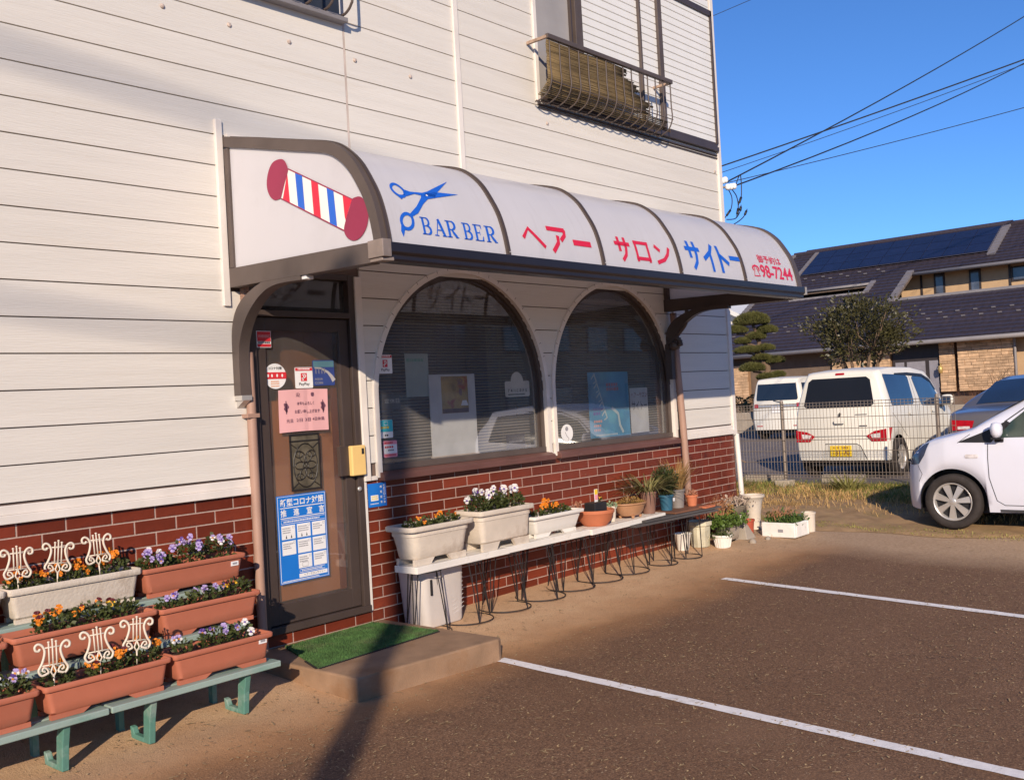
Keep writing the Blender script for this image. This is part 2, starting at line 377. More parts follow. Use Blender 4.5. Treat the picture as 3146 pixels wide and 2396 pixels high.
# straw bits and grit scattered on the asphalt
def litter():
    m = MB(); q = random.Random(3)
    for i in range(15000):
        x = q.uniform(-3.5, 5.2); y = q.uniform(-5.2, -1.0)
        if q.random() < .15: y = q.uniform(-1.0, -.1)
        cl = .5+.5*math.sin(x*2.1+1.3*math.sin(y*1.7))*math.sin(y*2.6+.8*x)
        if q.random() > .25+.75*cl: continue
        a = q.uniform(0, 6.3); l = q.uniform(.003, .011) if q.random() < .88 else q.uniform(.012, .028); w = q.uniform(.0016, .0042); z = gz(x, y)+.007
        dx, dy = math.cos(a)*l, math.sin(a)*l; ex, ey = -math.sin(a)*w, math.cos(a)*w
        m.add([(x-dx-ex, y-dy-ey, z), (x+dx-ex, y+dy-ey, z+.002), (x+dx+ex, y+dy+ey, z+.003), (x-dx+ex, y-dy+ey, z)], [(0, 1, 2, 3)])
    o = stuff(m.build('straw_litter', pm('pale_straw', (.36, .25, .13), .9, .35, 30)))
    tag(o, 'pale bits of straw and grit scattered over the brown asphalt lot', 'litter')
litter()

# ------------------------------------------------------------------ the barber shop
shop = thing('barber_shop', 'cream two storey barber shop with red brick base, arched windows and brown door', 'building')
SX0, SX1 = -4.6, 5.0
Z0S, DS = 3.6775, .1948
ARC = [(.845, 1.61), (2.85, 1.61)]; RIN, ROUT = .94, .98
core = MB()
core.box(SX0, -1.15, .004, .10, -.3, 7.2); core.box(-1.15, -.24, .004, .10, -.3, .13); core.box(-1.15, -.24, .004, .10, 2.44, 7.2)
core.box(-.24, -.097, .004, .10, -.3, 7.2); core.box(3.795, 4.98, .004, .10, -.3, 7.2); core.box(1.787, 1.908, .004, .10, -.3, 2.6)
core.box(-.097, 3.795, .004, .10, 2.6, 7.2); core.box(-.097, 3.795, .004, .10, -.3, 1.06)
for cx, cz in ARC:                                   # spandrels round the arched openings
    pts = [(cx-.94, 2.6), (cx+.94, 2.6)]
    pts += [(cx+.94*math.cos(a), cz+.94*math.sin(a)) for a in lin(0, math.pi, 33)]
    for k in range(32):
        a0, a1 = math.pi*k/32, math.pi*(k+1)/32
        p, q = (cx+.94*math.cos(a0), cz+.94*math.sin(a0)), (cx+.94*math.cos(a1), cz+.94*math.sin(a1))
        core.prism([p, (p[0], 2.6), (q[0], 2.6), q], 'y', .004, .10)
wall = core.build('wall', backing, shop)
side = MB(); side.box(4.88, 4.98, .1, 8, -.3, 7.2); side.box(SX0, 4.98, 7.9, 8, -.3, 7.2); side.box(SX0, SX0+.1, .1, 7.9, -.3, 7.2); side.box(SX0, 4.98, .1, 7.9, 7.1, 7.2)
side.build('outer_shell', siding, shop)
def board(x0, x1, z0, z1, cutl=None, cutr=None, zt=None):
    """one siding board, z0 = lower joint"""
    zb = z0+.0075; zt = z1 if zt is None else zt
    if x1-x0 < .01: return
    m = MB(); n = 7 if (cutl or cutr) else 2
    zs = lin(zb, zt, n)
    L = [(cutl(z) if cutl else x0, z) for z in zs]; Rr = [(cutr(z) if cutr else x1, z) for z in zs]
    pts = L+Rr[::-1]
    if min(r[0] for r in Rr)-max(l[0] for l in L) < .004 and not (cutl and cutr): pass
    m.prism(pts[::-1], 'y', -.013, .002)
    m.build('siding_board', siding, wall)
def arcx(c, sgn):
    def f(z):
        d = z-c[1]
        r = .955
        return c[0]+sgn*(r if d <= 0 else math.sqrt(max(r*r-d*d, 0)))
    return f
n = 13
UPW = (1.90, 4.95, 4.12)                             # upstairs window opening
for k in range(13, -18, -1):
    z0 = Z0S-DS*k; z1 = z0+DS
    zz0 = max(z0, 1.135)
    if z1 <= 1.14: continue
    if z1 > 7.1: break
    # left of the door / canopy
    if z0 < 3.30:
        board(SX0, -.235 if z0 > 3.2 else (-1.275 if 2.25 < z0+.1 else -1.145), z0, z1)
    else:
        board(SX0, -.235, z0, z1)
    if z0 > 3.05:
        if z0 < 3.2: board(-1.262, -.235, z0, z1)
        board(-.215, .885, z0, z1)
        xr = 4.96
        if z1 <= UPW[2]: board(.945, xr, z0, z1, zt=min(z1, UPW[2]-.005))
        elif z0 < UPW[2]: board(.945, UPW[0]-.02, z0, z1); board(UPW[0]-.02, xr, z0, z1, zt=UPW[2]-.005)
        else: board(.945, UPW[0]-.02, z0, z1)
    elif z0 < 2.62:
        zt = min(z1, 2.62)
        c1, c2 = ARC
        if z1 > c1[1]+RIN+.02:                       # above both arches
            board(-.20, 3.87, z0, z1, zt=zt)
        else:
            board(-.20, 0, z0, z1, cutr=arcx(c1, -1)); board(0, 0.1, z0, z1, cutl=arcx(c1, 1), cutr=arcx(c2, -1)); board(0, 3.87, z0, z1, cutl=arcx(c2, 1))
        board(3.91, 4.96, z0, z1)
# trims: joint strips, corner boards, base trim
tr = MB(); tr.box(.888, .942, -.030, .0, 3.30, 7.1); tr.build('joint_strip', trimw, shop, bevel=.004)
tr = MB(); tr.box(-.232, -.218, -.0125, .0, 3.1, 7.1); tr.build('joint_seal', pm('aged_sealant', (.52, .43, .38), .8, .15, 6), shop)
tr = MB(); tr.box(4.96, 5.03, -.034, .06, 1.03, 7.1); tr.build('corner_board', trimw, shop, bevel=.005)
tr = MB(); tr.box(-1.31, -1.262, -.032, .0, 2.22, 3.385); tr.build('canopy_side_trim', trimw, shop, bevel=.004)
for x0, x1 in ((SX0, -1.15), (3.93, 5.03)):
    tr = MB(); tr.box(x0, x1, -.036, .0, 1.042, 1.088); tr.box(x0, x1, -.024, .0, 1.088, 1.138); tr.build('base_trim', trimw, shop, bevel=.004)
# casings of the arched windows
def casing(cx, cz, zb, name='arch_casing'):
    m = MB(); A = lin(0, math.pi, 41)
    ring_i = [(cx+RIN, zb)]+[(cx+RIN*math.cos(a), cz+RIN*math.sin(a)) for a in A]+[(cx-RIN, zb)]
    ring_o = [(cx+ROUT, zb)]+[(cx+ROUT*math.cos(a), cz+ROUT*math.sin(a)) for a in A]+[(cx-ROUT, zb)]
    k = len(ring_i)
    for y0, (ri, ro) in ((-.030, (ring_i, ring_o)),):
        vs = [(p[0], y0, p[1]) for p in ri]+[(p[0], y0, p[1]) for p in ro]+[(p[0], .02, p[1]) for p in ri]+[(p[0], .0, p[1]) for p in ro]
        fs = []
        for i in range(k-1):
            fs += [(i, i+1, k+i+1, k+i), (i, 2*k+i, 2*k+i+1, i+1), (k+i, k+i+1, 3*k+i+1, 3*k+i)]
        fs += [(0, k, 3*k, 2*k), (k-1, 2*k-1+0, 4*k-1, 3*k-1)]
        m.add(vs, fs)
    return m.build(name, trimw, shop, auto=35)
casing(*ARC[0], 1.045); casing(*ARC[1], 1.045)
tr = MB(); tr.box(-.262, -.205, -.034, .0, 1.03, 2.46); tr.box(-.205, -.138, -.026, .0, 1.03, 1.06); tr.build('door_side_trim', trimw, shop, bevel=.004)
tr = MB(); tr.box(1.828, 1.867, -.026, .0, 1.045, 1.075); tr.build('mullion_cap', trimw, shop)
tr = MB(); tr.box(3.872, 3.908, -.03, .0, 2.32, 2.62); tr.build('joint_strip', trimw, shop)
# clip ticks round the casing (the strip's nail clips)
def ticks(cx, cz):
    m = MB()
    for a in lin(.3, math.pi-.3, 22):
        c, s = math.cos(a), math.sin(a)
        m.add([(cx+r*c-w*s, -.0305, cz+r*s+w*c) for r, w in ((.962, -.0022), (.985, -.0022), (.985, .0022), (.962, .0022))], [(0, 1, 2, 3)])
    m.build('casing_clips', backing, shop)
for a in ARC: ticks(*a)
# nail heads / drain stains on the siding
for x, z in [(-1.62, 4.01), (-1.16, 4.01), (-.70, 4.01), (-.135, 4.01), (.40, 4.005), (2.02, 3.93), (4.9, 3.90)]:
    m = MB(); m.lathe([(.016, -.014), (.013, -.021), (.004, -.022)], (0, 0, 0), 10)
    m.v = [(x+p[0], p[2], z+p[1]) for p in m.v]
    m.build('nail_cap', pm('stained_cap', (.50, .40, .34), .7, .3, 60), shop, smooth=True)

# bricks ---------------------------------------------------------------
TW, TH = .2607, .077
base = MB(); base.box(SX0, -1.15, -.003, .004, -.3, 1.045); base.box(-1.15, -.24, -.003, .004, -.3, .128); base.box(-.24, 4.995, -.003, .004, -.3, 1.05); base.box(4.985, 4.995, -.003, 8, -.3, 1.05)
base = base.build('brick_base', mortar, shop)
cells = []
def brick_rows(x_a, x_b, x_o, z_o, kmin, kmax, zmax, off0, zone):
    for k in range(kmin, kmax):
        zt = z_o-TH*k; zb = zt-TH
        if zb > zmax-.015 or zt < -.28: continue
        zt2 = min(zt-.0042, zmax-.002); zb2 = zb+.0042
        o = x_o+(TW/2 if (k+off0) % 2 else 0)
        j0 = math.floor((x_a-o)/TW); j1 = math.ceil((x_b-o)/TW)
        for j in range(j0, j1):
            a = max(o+j*TW+.0042, x_a+.004); b = min(o+(j+1)*TW-.0042, x_b-.004)
            if b-a > .012: cells.append((a, b, zb2, zt2, zone))
brick_rows(SX0, -1.15, -1.9585, .966, -2, 18, 1.042, 0, 'L')
brick_rows(-.24, 4.993, 0, .9735, -2, 18, 1.05, 0, 'R')
brick_rows(-1.15, -.24, 0, .9735-11*TH, 0, 2, .126, 1, 'D')
cache = {}
rest = MB(); cnt = 0
def vis(c):
    a, b, z0, z1, zone = c
    if z1 < -.06 or b < -3.05: return -1
    if zone == 'L': return (3 if z1 > .62 else .2)
    if zone == 'D': return 2
    return 2.5-.25*a if not (-.05 < a < 3 and .30 < z0 < .42) else 1.0
order = sorted(range(len(cells)), key=lambda i: -vis(cells[i]))
for r_, i in enumerate(order):
    a, b, z0, z1, zone = cells[i]; w, h = round(b-a, 3), round(z1-z0, 3)
    if r_ < 298 and vis(cells[i]) > 0:
        if (w, h) not in cache:
            m = MB(); e = .003
            m.add([(-w/2, .002, -h/2), (w/2, .002, -h/2), (w/2, .002, h/2), (-w/2, .002, h/2), (-w/2, -.0042, -h/2), (w/2, -.0042, -h/2), (w/2, -.0042, h/2), (-w/2, -.0042, h/2),
                   (-w/2+e, -.0058, -h/2+e), (w/2-e, -.0058, -h/2+e), (w/2-e, -.0058, h/2-e), (-w/2+e, -.0058, h/2-e)],
                  [(0, 1, 5, 4), (1, 2, 6, 5), (2, 3, 7, 6), (3, 0, 4, 7), (4, 5, 9, 8), (5, 6, 10, 9), (6, 7, 11, 10), (7, 4, 8, 11), (8, 9, 10, 11)])
            cache[(w, h)] = m.mesh('brick', brickm)
        t = R.uniform(-.006, .006)
        inst(cache[(w, h)], 'brick', base, ((a+b)/2, R.uniform(-.0006, .0004), (z0+z1)/2), (t*.3, 0, t*.12))
    else:
        rest.box(a, b, -.0055, .002, z0, z1)
stuff(rest.build('brick', brickm, base))

# sills, frames and panes of the arched windows -------------------------------
def arch_window(idx, c):
    cx, cz = c
    t = MB()
    # frame tube following the arch, set back in the reveal
    A = lin(0, math.pi, 41)
    def ring(r0, r1, y0, y1, zb, nm, mat):
        k = len(A)+2
        ri = [(cx+r0, zb)]+[(cx+r0*math.cos(a), cz+r0*math.sin(a)) for a in A]+[(cx-r0, zb)]
        ro = [(cx+r1, zb)]+[(cx+r1*math.cos(a), cz+r1*math.sin(a)) for a in A]+[(cx-r1, zb)]
        vs = [(p[0], y0, p[1]) for p in ri]+[(p[0], y0, p[1]) for p in ro]+[(p[0], y1, p[1]) for p in ri]
        fs = []
        for i in range(k-1): fs += [(i, i+1, k+i+1, k+i), (i, 2*k+i, 2*k+i+1, i+1)]
        return MB().add(vs, fs)
    w = ring(.912, .9385, .010, .06, 1.10, '', 0).build('arched_window', bronze_l, shop, auto=35)
    f2 = ring(.890, .9119, .030, .07, 1.12, '', 0).build('inner_frame', bronze, w, auto=35)
    b = MB(); b.box(cx-.935, cx+.935, .0, .07, 1.085, 1.130); b.build('bottom_rail', bronze_l, w, bevel=.003)
    s = MB(); s.prism([(-.075, 1.020), (-.075, 1.062), (-.02, 1.084), (.06, 1.084), (.06, 1.020)], 'x', cx-.965, cx+.965); s.build('sill', pm('brown_sill', (.13, .058, .048), .45, .12, 5), w, bevel=.004)
    g = [(cx-.893, 1.118)]+[(cx+.893*math.cos(a), cz+.893*math.sin(a)) for a in reversed(A)]+[(cx+.893, 1.118)]
    MB().add([(x, .048, z) for x, z in g], [tuple(range(len(g)))]).build('pane', glass_w, w)
    bl = MB(); bl.box(cx-.5, cx+.5, .10, .13, 2.40, 2.43); bl = bl.build('blind', slat_m, shop)
    sh = {}
    for i in range(60):
        z = 1.140+.0235*i
        hw = .85 if z < cz else math.sqrt(max(.85**2-(z-cz)**2, 0))
        if hw < .1: continue
        m = MB(); h = .0085
        m.add([(-hw, 0, 0), (hw, 0, 0), (hw, .010, h), (-hw, .010, h), (-hw, .019, h*1.3), (hw, .019, h*1.3)], [(0, 1, 2, 3), (3, 2, 5, 4)])
        o = m.build('slat', slat_m, bl, local=True); o.location = (cx, .098, z)
    for dx in (-.55, 0, .5):
        m = MB(); m.box(cx+dx, cx+dx+.003, .096, .0975, 1.14, 2.2); m.build('cord', slat_m, bl)
    return w
win1 = arch_window(0, ARC[0]); win2 = arch_window(1, ARC[1])
# dim room behind the panes
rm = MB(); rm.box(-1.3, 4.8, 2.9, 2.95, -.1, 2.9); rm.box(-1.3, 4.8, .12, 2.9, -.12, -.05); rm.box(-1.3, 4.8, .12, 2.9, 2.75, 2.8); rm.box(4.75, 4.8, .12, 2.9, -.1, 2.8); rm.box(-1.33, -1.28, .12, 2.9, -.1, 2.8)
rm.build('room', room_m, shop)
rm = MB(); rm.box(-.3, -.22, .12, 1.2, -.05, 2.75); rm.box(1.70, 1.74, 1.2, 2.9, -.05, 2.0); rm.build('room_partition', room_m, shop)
rm = MB(); rm.box(.1, 1.4, 1.5, 1.55, .9, 2.05); rm.build('wall_mirror', pm('mirror_blue_grey', (.20, .26, .33), .25, .2, 1.2, metal=.3), shop)
rm = MB(); rm.box(0, 1.75, .9, .96, 1.30, 1.335); rm.box(1.95, 3.7, .9, .96, 1.30, 1.335); rm.build('counter_rail', pm('pale_rail', (.45, .44, .40), .6), shop)
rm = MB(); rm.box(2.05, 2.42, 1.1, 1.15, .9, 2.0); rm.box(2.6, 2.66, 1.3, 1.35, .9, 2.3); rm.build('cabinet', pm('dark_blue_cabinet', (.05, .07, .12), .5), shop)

# door -----------------------------------------------------------------
door = MB(); door.box(-1.142, -1.085, -.020, .09, .13, 2.47); door.box(-.315, -.262, -.020, .09, .13, 2.47); door.box(-1.085, -.315, -.018, .09, 2.43, 2.47); door.box(-1.085, -.315, -.026, .09, 2.165, 2.205); door.box(-1.142, -.262, -.03, .09, .128, .175)
door = door.build('door_frame', bronze, shop, bevel=.003)
MB().box(-1.085, -.315, .030, .034, 2.205, 2.43).build('transom_pane', glass_b, door)
leaf = MB(); leaf.box(-1.08, -1.0, .005, .045, .18, 2.16); leaf.box(-.40, -.32, .005, .045, .18, 2.16); leaf.box(-1.0, -.40, .005, .045, 2.075, 2.16); leaf.box(-1.0, -.40, .005, .045, .18, .305)
leaf = leaf.build('door_leaf', bronze, door, bevel=.003)
MB().box(-1.0, -.40, .022, .027, .305, 2.075).build('door_pane', glass_d, door)
MB().box(-.262, -.238, -.016, .0, .13, 1.05).build('sealant_edge', trimw, door)
hd = MB(); hd.box(-.392, -.268, -.062, -.020, 1.080, 1.287); hd = hd.build('door_handle', brass, door, bevel=.008)
MB().box(-.470, -.392, -.030, .004, 1.085, 1.285).build('handle_plate', bronze, door, bevel=.003)
MB().box(-.305, -.285, -.0635, -.062, 1.225, 1.265).build('lock_cylinder', darkp, door)
lk_ = MB(); lk_.lathe([(.017, 0), (.017, .01), (.012, .014)], (0, 0, 0), 14); lk_.v = [(-.312+p[0], -.021-p[2], .985+p[1]) for p in lk_.v]; lk_.build('door_bolt', alloy, door, smooth=True)
# brown screen and wooden shelf seen behind the door glass
sc_ = MB(); sc_.box(-.985, -.46, .055, .065, .315, 1.62); sc_.build('inner_screen', wood_m, shop)
sc_ = MB(); sc_.box(-.455, -.405, .05, .09, .31, 1.80); sc_.build('inner_post', pm('red_wood_post', (.20, .06, .035), .6), shop)
sc_ = MB(); sc_.box(-1.05, -.35, .14, .19, .2, 2.3); sc_.build('inner_shade', pm('brown_inner_wall', (.30, .20, .14), .9), shop)
# leaded panel on the glass
lp = MB(); q = .008
lp.box(-.848, -.606, .010, .018, 1.02, 1.03); lp.box(-.848, -.606, .010, .018, 1.385, 1.395); lp.box(-.848, -.606, .010, .018, 1.345, 1.352); lp.box(-.848, -.840, .010, .018, 1.03, 1.385); lp.box(-.614, -.606, .010, .018, 1.03, 1.385)
def ringp(m, cx, cz, rx, rz, r, y=.014, n=20, rot=0):
    m.tube([(cx+rx*math.cos(a)*math.cos(rot)-rz*math.sin(a)*math.sin(rot), y, cz+rx*math.cos(a)*math.sin(rot)+rz*math.sin(a)*math.cos(rot)) for a in [2*math.pi*i/n for i in range(n)]], r, 4, closed=True)
ringp(lp, -.727, 1.185, .098, .145, .0035); ringp(lp, -.727, 1.185, .022, .024, .003)
for k in range(6):
    a = math.pi/3*k; ringp(lp, -.727+.045*math.cos(a), 1.185+.062*math.sin(a), .024, .040, .003, rot=a-math.pi/2)
for k in range(4):
    a = math.pi/4+math.pi/2*k; ringp(lp, -.727+.07*math.cos(a), 1.185+.105*math.sin(a), .03, .022, .0028)
for sx in (-1, 1):
    for sz in (-1, 1): lp.tube([(-.727+sx*.118, .014, 1.185+sz*.15), (-.727+sx*.06, .014, 1.185+sz*.11)], .003, 4)
pl = tag(lp.build('leaded_ornament', iron), 'black leaded ornament panel with oval flower pattern on the door glass', 'ornament')
MB().box(-.845, -.609, .0185, .0195, 1.025, 1.39).build('backing_glass', pm('smoky_ornament_glass', (.10, .085, .06), .3, .5, 14), pl)

# downpipes ------------------------------------------------------------
m = MB(); m.tube([(-1.166, -.045, 1.93), (-1.166, -.045, 1.6), (-1.168, -.045, .6), (-1.168, -.045, -.05)], .030, 12); m.box(-1.215, -1.13, -.08, .0, 1.52, 1.545); m.build('downpipe', pipebr, shop, auto=50)
m = MB(); m.tube([(3.80, -.07, 2.32), (3.82, -.075, 1.7), (3.85, -.08, 1.2), (3.87, -.08, .75), (3.875, -.085, .0)], .034, 12); m.build('downpipe', pipebr, shop, smooth=True)
m = MB(); m.tube([(5.03, -.02, 1.04), (5.045, -.03, .5), (5.06, -.04, .0)], .028, 10); m.build('corner_pipe', trimw, shop, smooth=True)
# corrugated flex pipe end above the left pipe
m = MB()
for k in range(14): m.tube([(-1.165+.024*math.cos(a), -.035+.024*math.sin(a), 2.19+.0115*k) for a in [2*math.pi*i/10 for i in range(10)]], .0055, 5, closed=True)
m.tube([(-1.165, -.035, 2.18), (-1.165, -.035, 2.36)], .020, 8); m.build('flexible_duct', pipebr, shop)

# upstairs window with shutters, railing and reed screen -----------------------
uw = MB(); uw.box(1.885, 1.93, -.032, .05, 4.10, 7.1); uw = uw.build('upper_window', trimw, shop, bevel=.004)
m = MB(); m.box(1.93, 2.47, -.004, .02, 4.16, 7.1); m.build('side_panel', greymat, uw)
m = MB(); m.box(2.47, 2.575, -.05, .0, 4.2, 7.1); m.build('frame_post', bronze_l, uw, bevel=.004)
m = MB(); m.box(2.42, 2.44, -.035, .0, 4.2, 7.1); m.build('rail_track', bronze, uw)
m = MB(); m.box(1.93, 4.955, -.055, .0, 4.118, 4.165); m.box(4.0, 4.955, -.04, .0, 4.165, 4.215); m.box(1.9, 4.955, -.028, .0, 4.075, 4.09); m.box(1.9, 4.955, -.028, .0, 4.045, 4.058); m.build('sill', bronze, uw, bevel=.003)
m = MB(); m.box(4.93, 4.958, -.05, .0, 4.2, 5.66); m.box(3.5, 4.958, -.05, .0, 5.60, 5.66); m.build('frame_edge', bronze, uw)
for x in (3.505, 3.845):
    m = MB(); m.box(x, x+(.03 if x < 3.6 else .075), -.060, .0, 4.2, 5.62); m.build('shutter_rail', bronze_l, uw, bevel=.003)
sl_m = MB(); h = .0745
sl_m.add([(2.575, -.030, 0), (4.93, -.030, 0), (4.93, -.030, h-.010), (2.575, -.030, h-.010), (2.575, -.006, h-.006), (4.93, -.006, h-.006), (2.575, -.006, -.004), (4.93, -.006, -.004)], [(0, 1, 2, 3), (3, 2, 5, 4), (0, 6, 7, 1)])
sl_me = sl_m.mesh('shutter_slat', white_metal)
z = 4.21
while z < 6.4:
    inst(sl_me, 'shutter_slat', uw, (-1.9+1.9, 0, z)); z += h
m = MB(); m.box(2.575, 4.93, -.008, .0, 4.2, 6.5); m.build('shutter_backing', pm('slat_gap', (.34, .32, .30), .7), uw)
RY = -.235
rl = MB(); rl.box(1.795, 3.745, RY-.018, RY+.018, 4.565, 4.605); rl = rl.build('railing', bronze_l, shop, bevel=.004)
def baluster(x):
    p = catmull([(x, RY, 4.57), (x, RY, 4.35), (x, RY-.004, 4.22), (x, RY+.045, 4.125), (x, RY+.13, 4.085), (x, -.05, 4.08)], 5)
    return MB().tube(p, .0065, 6)
for k in range(15): baluster(1.83+k*.135).build('baluster', bronze_l, rl, smooth=True)
m = MB(); m.tube([(1.82, RY+.0, 4.215), (3.74, RY+.0, 4.215)], .005, 5); m.tube([(1.82, -.07, 4.083), (3.74, -.07, 4.083)], .006, 5); m.build('cross_bar', bronze_l, rl)
for x in (1.80, 3.74):
    m = MB(); m.box(x-.012, x+.012, RY, -.02, 4.568, 4.592); m.build('rail_bracket', pm('rusty_bracket', (.36, .25, .18), .7, .3, 30), rl)
reedm = pm('weathered_reed', (.185, .13, .062), .85, .28, 14, .3, 60, stretch=(.2, 1, 1), rnd=.25)
q = random.Random(5)
for k in range(44):
    z = 4.125+.0100*k
    u_ = (z-4.125)/.44
    xr = 3.72-q.uniform(0, .03) if u_ < .16 else 3.42-.52*(u_-.16)/.84+.07*math.sin(u_*21)+q.uniform(-.05, .05)
    y = RY+.014 if z > 4.24 else RY+.014+.11*((4.24-z)/.115)**1.6
    m = MB(); pts = []
    for i in range(6):
        x = 1.80+(xr-1.80)*i/5; pts.append((x, y+q.uniform(-.004, .004)+.006*math.sin(x*9), z+.004*math.sin(x*5+1)))
    m.tube(pts, .0062, 5); m.build('reed', reedm, rl, smooth=True)
# upper left window basket
ub = MB(); ub.box(-1.25, -.235, -.085, .0, 4.235, 4.268); ub.box(-1.25, -.25, -.060, .0, 4.268, 4.29); ub = ub.build('window_basket', gutterm, shop, bevel=.005)
m = MB(); m.box(-1.24, -.26, -.02, .0, 4.292, 4.9); m.build('basket_window', pm('dark_pane', (.03, .035, .045), .15, .2), ub)
for k in range(7):
    x = -1.20+k*.155
    p = catmull([(x, -.03, 4.285), (x, -.10, 4.285), (x, -.165, 4.33), (x, -.18, 4.42), (x, -.18, 5.0)], 5)
    MB().tube(p, .0095, 7).build('grille_bar', bronze_l, ub, smooth=True)
m = MB(); m.tube([(-1.22, -.18, 4.75), (-.26, -.18, 4.75)], .008, 6); m.tube([(-1.22, -.18, 4.36), (-.26, -.18, 4.36)], .004, 6); m.build('grille_rail', bronze_l, ub)
# ------------------------------------------------------------------ canopy sign
CX0, CX1 = -1.24, 3.775
PROF = [(0, 3.27), (-.34, 3.19), (-.77, 3.085), (-1.02, 3.023), (-1.135, 2.97), (-1.24, 2.881), (-1.32, 2.767), (-1.37, 2.678), (-1.405, 2.577), (-1.427, 2.48), (-1.436, 2.42), (-1.44, 2.36)]
_P = [PROF[0], PROF[1], PROF[2]]+[(p.x, p.y) for p in catmull([(a, b, 0) for a, b in PROF[2:]], 4)][1:]
_S = [0]
for a, b in zip(_P[:-1], _P[1:]): _S.append(_S[-1]+math.hypot(b[0]-a[0], b[1]-a[1]))
def prof(s, off=0.):
    """point on the canopy profile at arc length s, pushed outwards by off"""
    s = min(max(s, 0), _S[-1]-1e-6)
    for i in range(len(_S)-1):
        if s <= _S[i+1]:
            t = (s-_S[i])/(_S[i+1]-_S[i]); a, b = _P[i], _P[i+1]
            d = Vector((b[0]-a[0], b[1]-a[1])).normalized()
            # smooth normal
            def nrm(k):
                k = min(max(k, 0), len(_P)-2); dd = Vector((_P[k+1][0]-_P[k][0], _P[k+1][1]-_P[k][1])).normalized(); return Vector((dd.y, -dd.x))
            nn = (nrm(i-1)*(1-t)*.5+nrm(i)+nrm(i+1)*t*.5).normalized()
            return a[0]+(b[0]-a[0])*t+nn.x*off, a[1]+(b[1]-a[1])*t+nn.y*off
can = thing('canopy_sign', 'white curved barber canopy sign with brown ribs over the door and windows', 'canopy', (1.28, -.7, 2.3))
SS = lin(0, _S[-1]-.055, 46)
RIBX = [-1.20, -.226, .757, 1.752, 2.757, 3.76]
for a, b in zip(RIBX[:-1], RIBX[1:]):
    m = MB(); n_ = len(SS)
    for x in (a, b):
        for off in (0, -.004):
            for s in SS:
                y, z = prof(s, off); m.v.append((x, y, z))
    for i in range(n_-1):
        m.f += [(i, i+1, 2*n_+i+1, 2*n_+i), (n_+i+1, n_+i, 3*n_+i, 3*n_+i+1)]; m.mi += [0, 0]
    m.build('sign_panel', acryl, can, smooth=True)
def rib(x0, x1, o0, o1, s0=0.):
    m = MB(); S2 = [s for s in SS if s >= s0]; n_ = len(S2)
    for s in S2:
        ya, za = prof(s, o0); yb, zb = prof(s, o1)
        m.v += [(x0, ya, za), (x1, ya, za), (x1, yb, zb), (x0, yb, zb)]
    for i in range(n_-1):
        for k in range(4): m.f.append((4*i+k, 4*i+(k+1) % 4, 4*i+4+(k+1) % 4, 4*i+4+k)); m.mi.append(0)
    m.f += [(0, 1, 2, 3), (4*n_-1, 4*n_-2, 4*n_-3, 4*n_-4)]; m.mi += [0, 0]
    return m
for x in RIBX[1:-1]:
    rib(x-.019, x+.019, -.01, .010).build('rib', bronze_l, can, auto=40)
    rib(x-.009, x+.009, .008, .017).build('rib_bead', bronze, can, auto=40)
    m = MB(); y, z = prof(_S[-1]-.075, .017); m.lathe([(.005, 0), (.005, .004), (.002, .006)], (0, 0, 0), 8); m.v = [(x+p[0], y-p[2], z+p[1]) for p in m.v]; m.build('screw', alloy, can)
rib(CX0-.02, CX0+.055, -.046, .018).build('end_frame', bronze_l, can, auto=40)
rib(CX0+.02, CX0+.035, .016, .026).build('rib_bead', bronze, can, auto=40)
rib(CX1-.055, CX1+.02, -.03, .014).build('end_frame', bronze_l, can, auto=40)
# end panels
for x, nm in ((CX0-.004, 'end_panel'), (CX1+.0, 'end_panel')):
    pts = [prof(s, -.03) for s in lin(0.0, _S[-1]-.02, 40)]+[(-1.40, 2.40), (-.01, 2.40)]
    m = MB(); m.prism(pts, 'x', x, x+.006); m.build(nm, acryl, can)
# end beams, wall posts, fascia gutter
m = MB(); m.prism([(-.01, 2.335), (-1.355, 2.312), (-1.355, 2.425), (-.01, 2.455)], 'x', CX0-.024, CX0+.05); m.build('side_beam', bronze_l, can, bevel=.004)
m = MB(); m.box(CX0-.022, CX0+.05, -.075, -.034, 2.455, 3.20); m.build('wall_post', bronze_l, can, bevel=.003)
m = MB(); m.prism([(-.01, 2.335), (-1.355, 2.312), (-1.355, 2.425), (-.01, 2.455)], 'x', CX1-.05, CX1+.022); m.build('side_beam', bronze, can, bevel=.004)
m = MB(); m.box(CX1-.05, CX1+.02, -.06, -.02, 2.44, 3.20); m.build('wall_post', bronze, can, bevel=.003)
m = MB(); m.prism([(-1.466, 2.418), (-1.352, 2.418), (-1.352, 2.318), (-1.438, 2.318), (-1.448, 2.330), (-1.448, 2.352), (-1.466, 2.366)], 'x', CX0+.03, CX1+.048); m.build('fascia_gutter', pm('semi_gloss_bronze', (.019, .016, .021), .3, .1, 4, spec=.6), can, bevel=.004)
m = MB(); m.box(CX0-.03, CX0+.032, -1.473, -1.35, 2.335, 2.43); m.prism([(-1.19, -1.47), (-1.19, -1.38), (-1.26, -1.35), (-1.26, -1.45)], 'z', 2.315, 2.335); m.build('gutter_corner', pm('aged_metal_corner', (.27, .215, .185), .5, .15, 12, metal=.3), can, bevel=.004)
m = MB(); m.box(CX1+.05, CX1+.07, -1.472, -1.352, 2.35, 2.42); m.build('gutter_end', pm('grey_cap', (.30, .29, .29), .5), can)
m = MB(); m.box(CX0, CX1, -.05, -.014, 3.225, 3.30); m.build('wall_flashing', trimw, can)
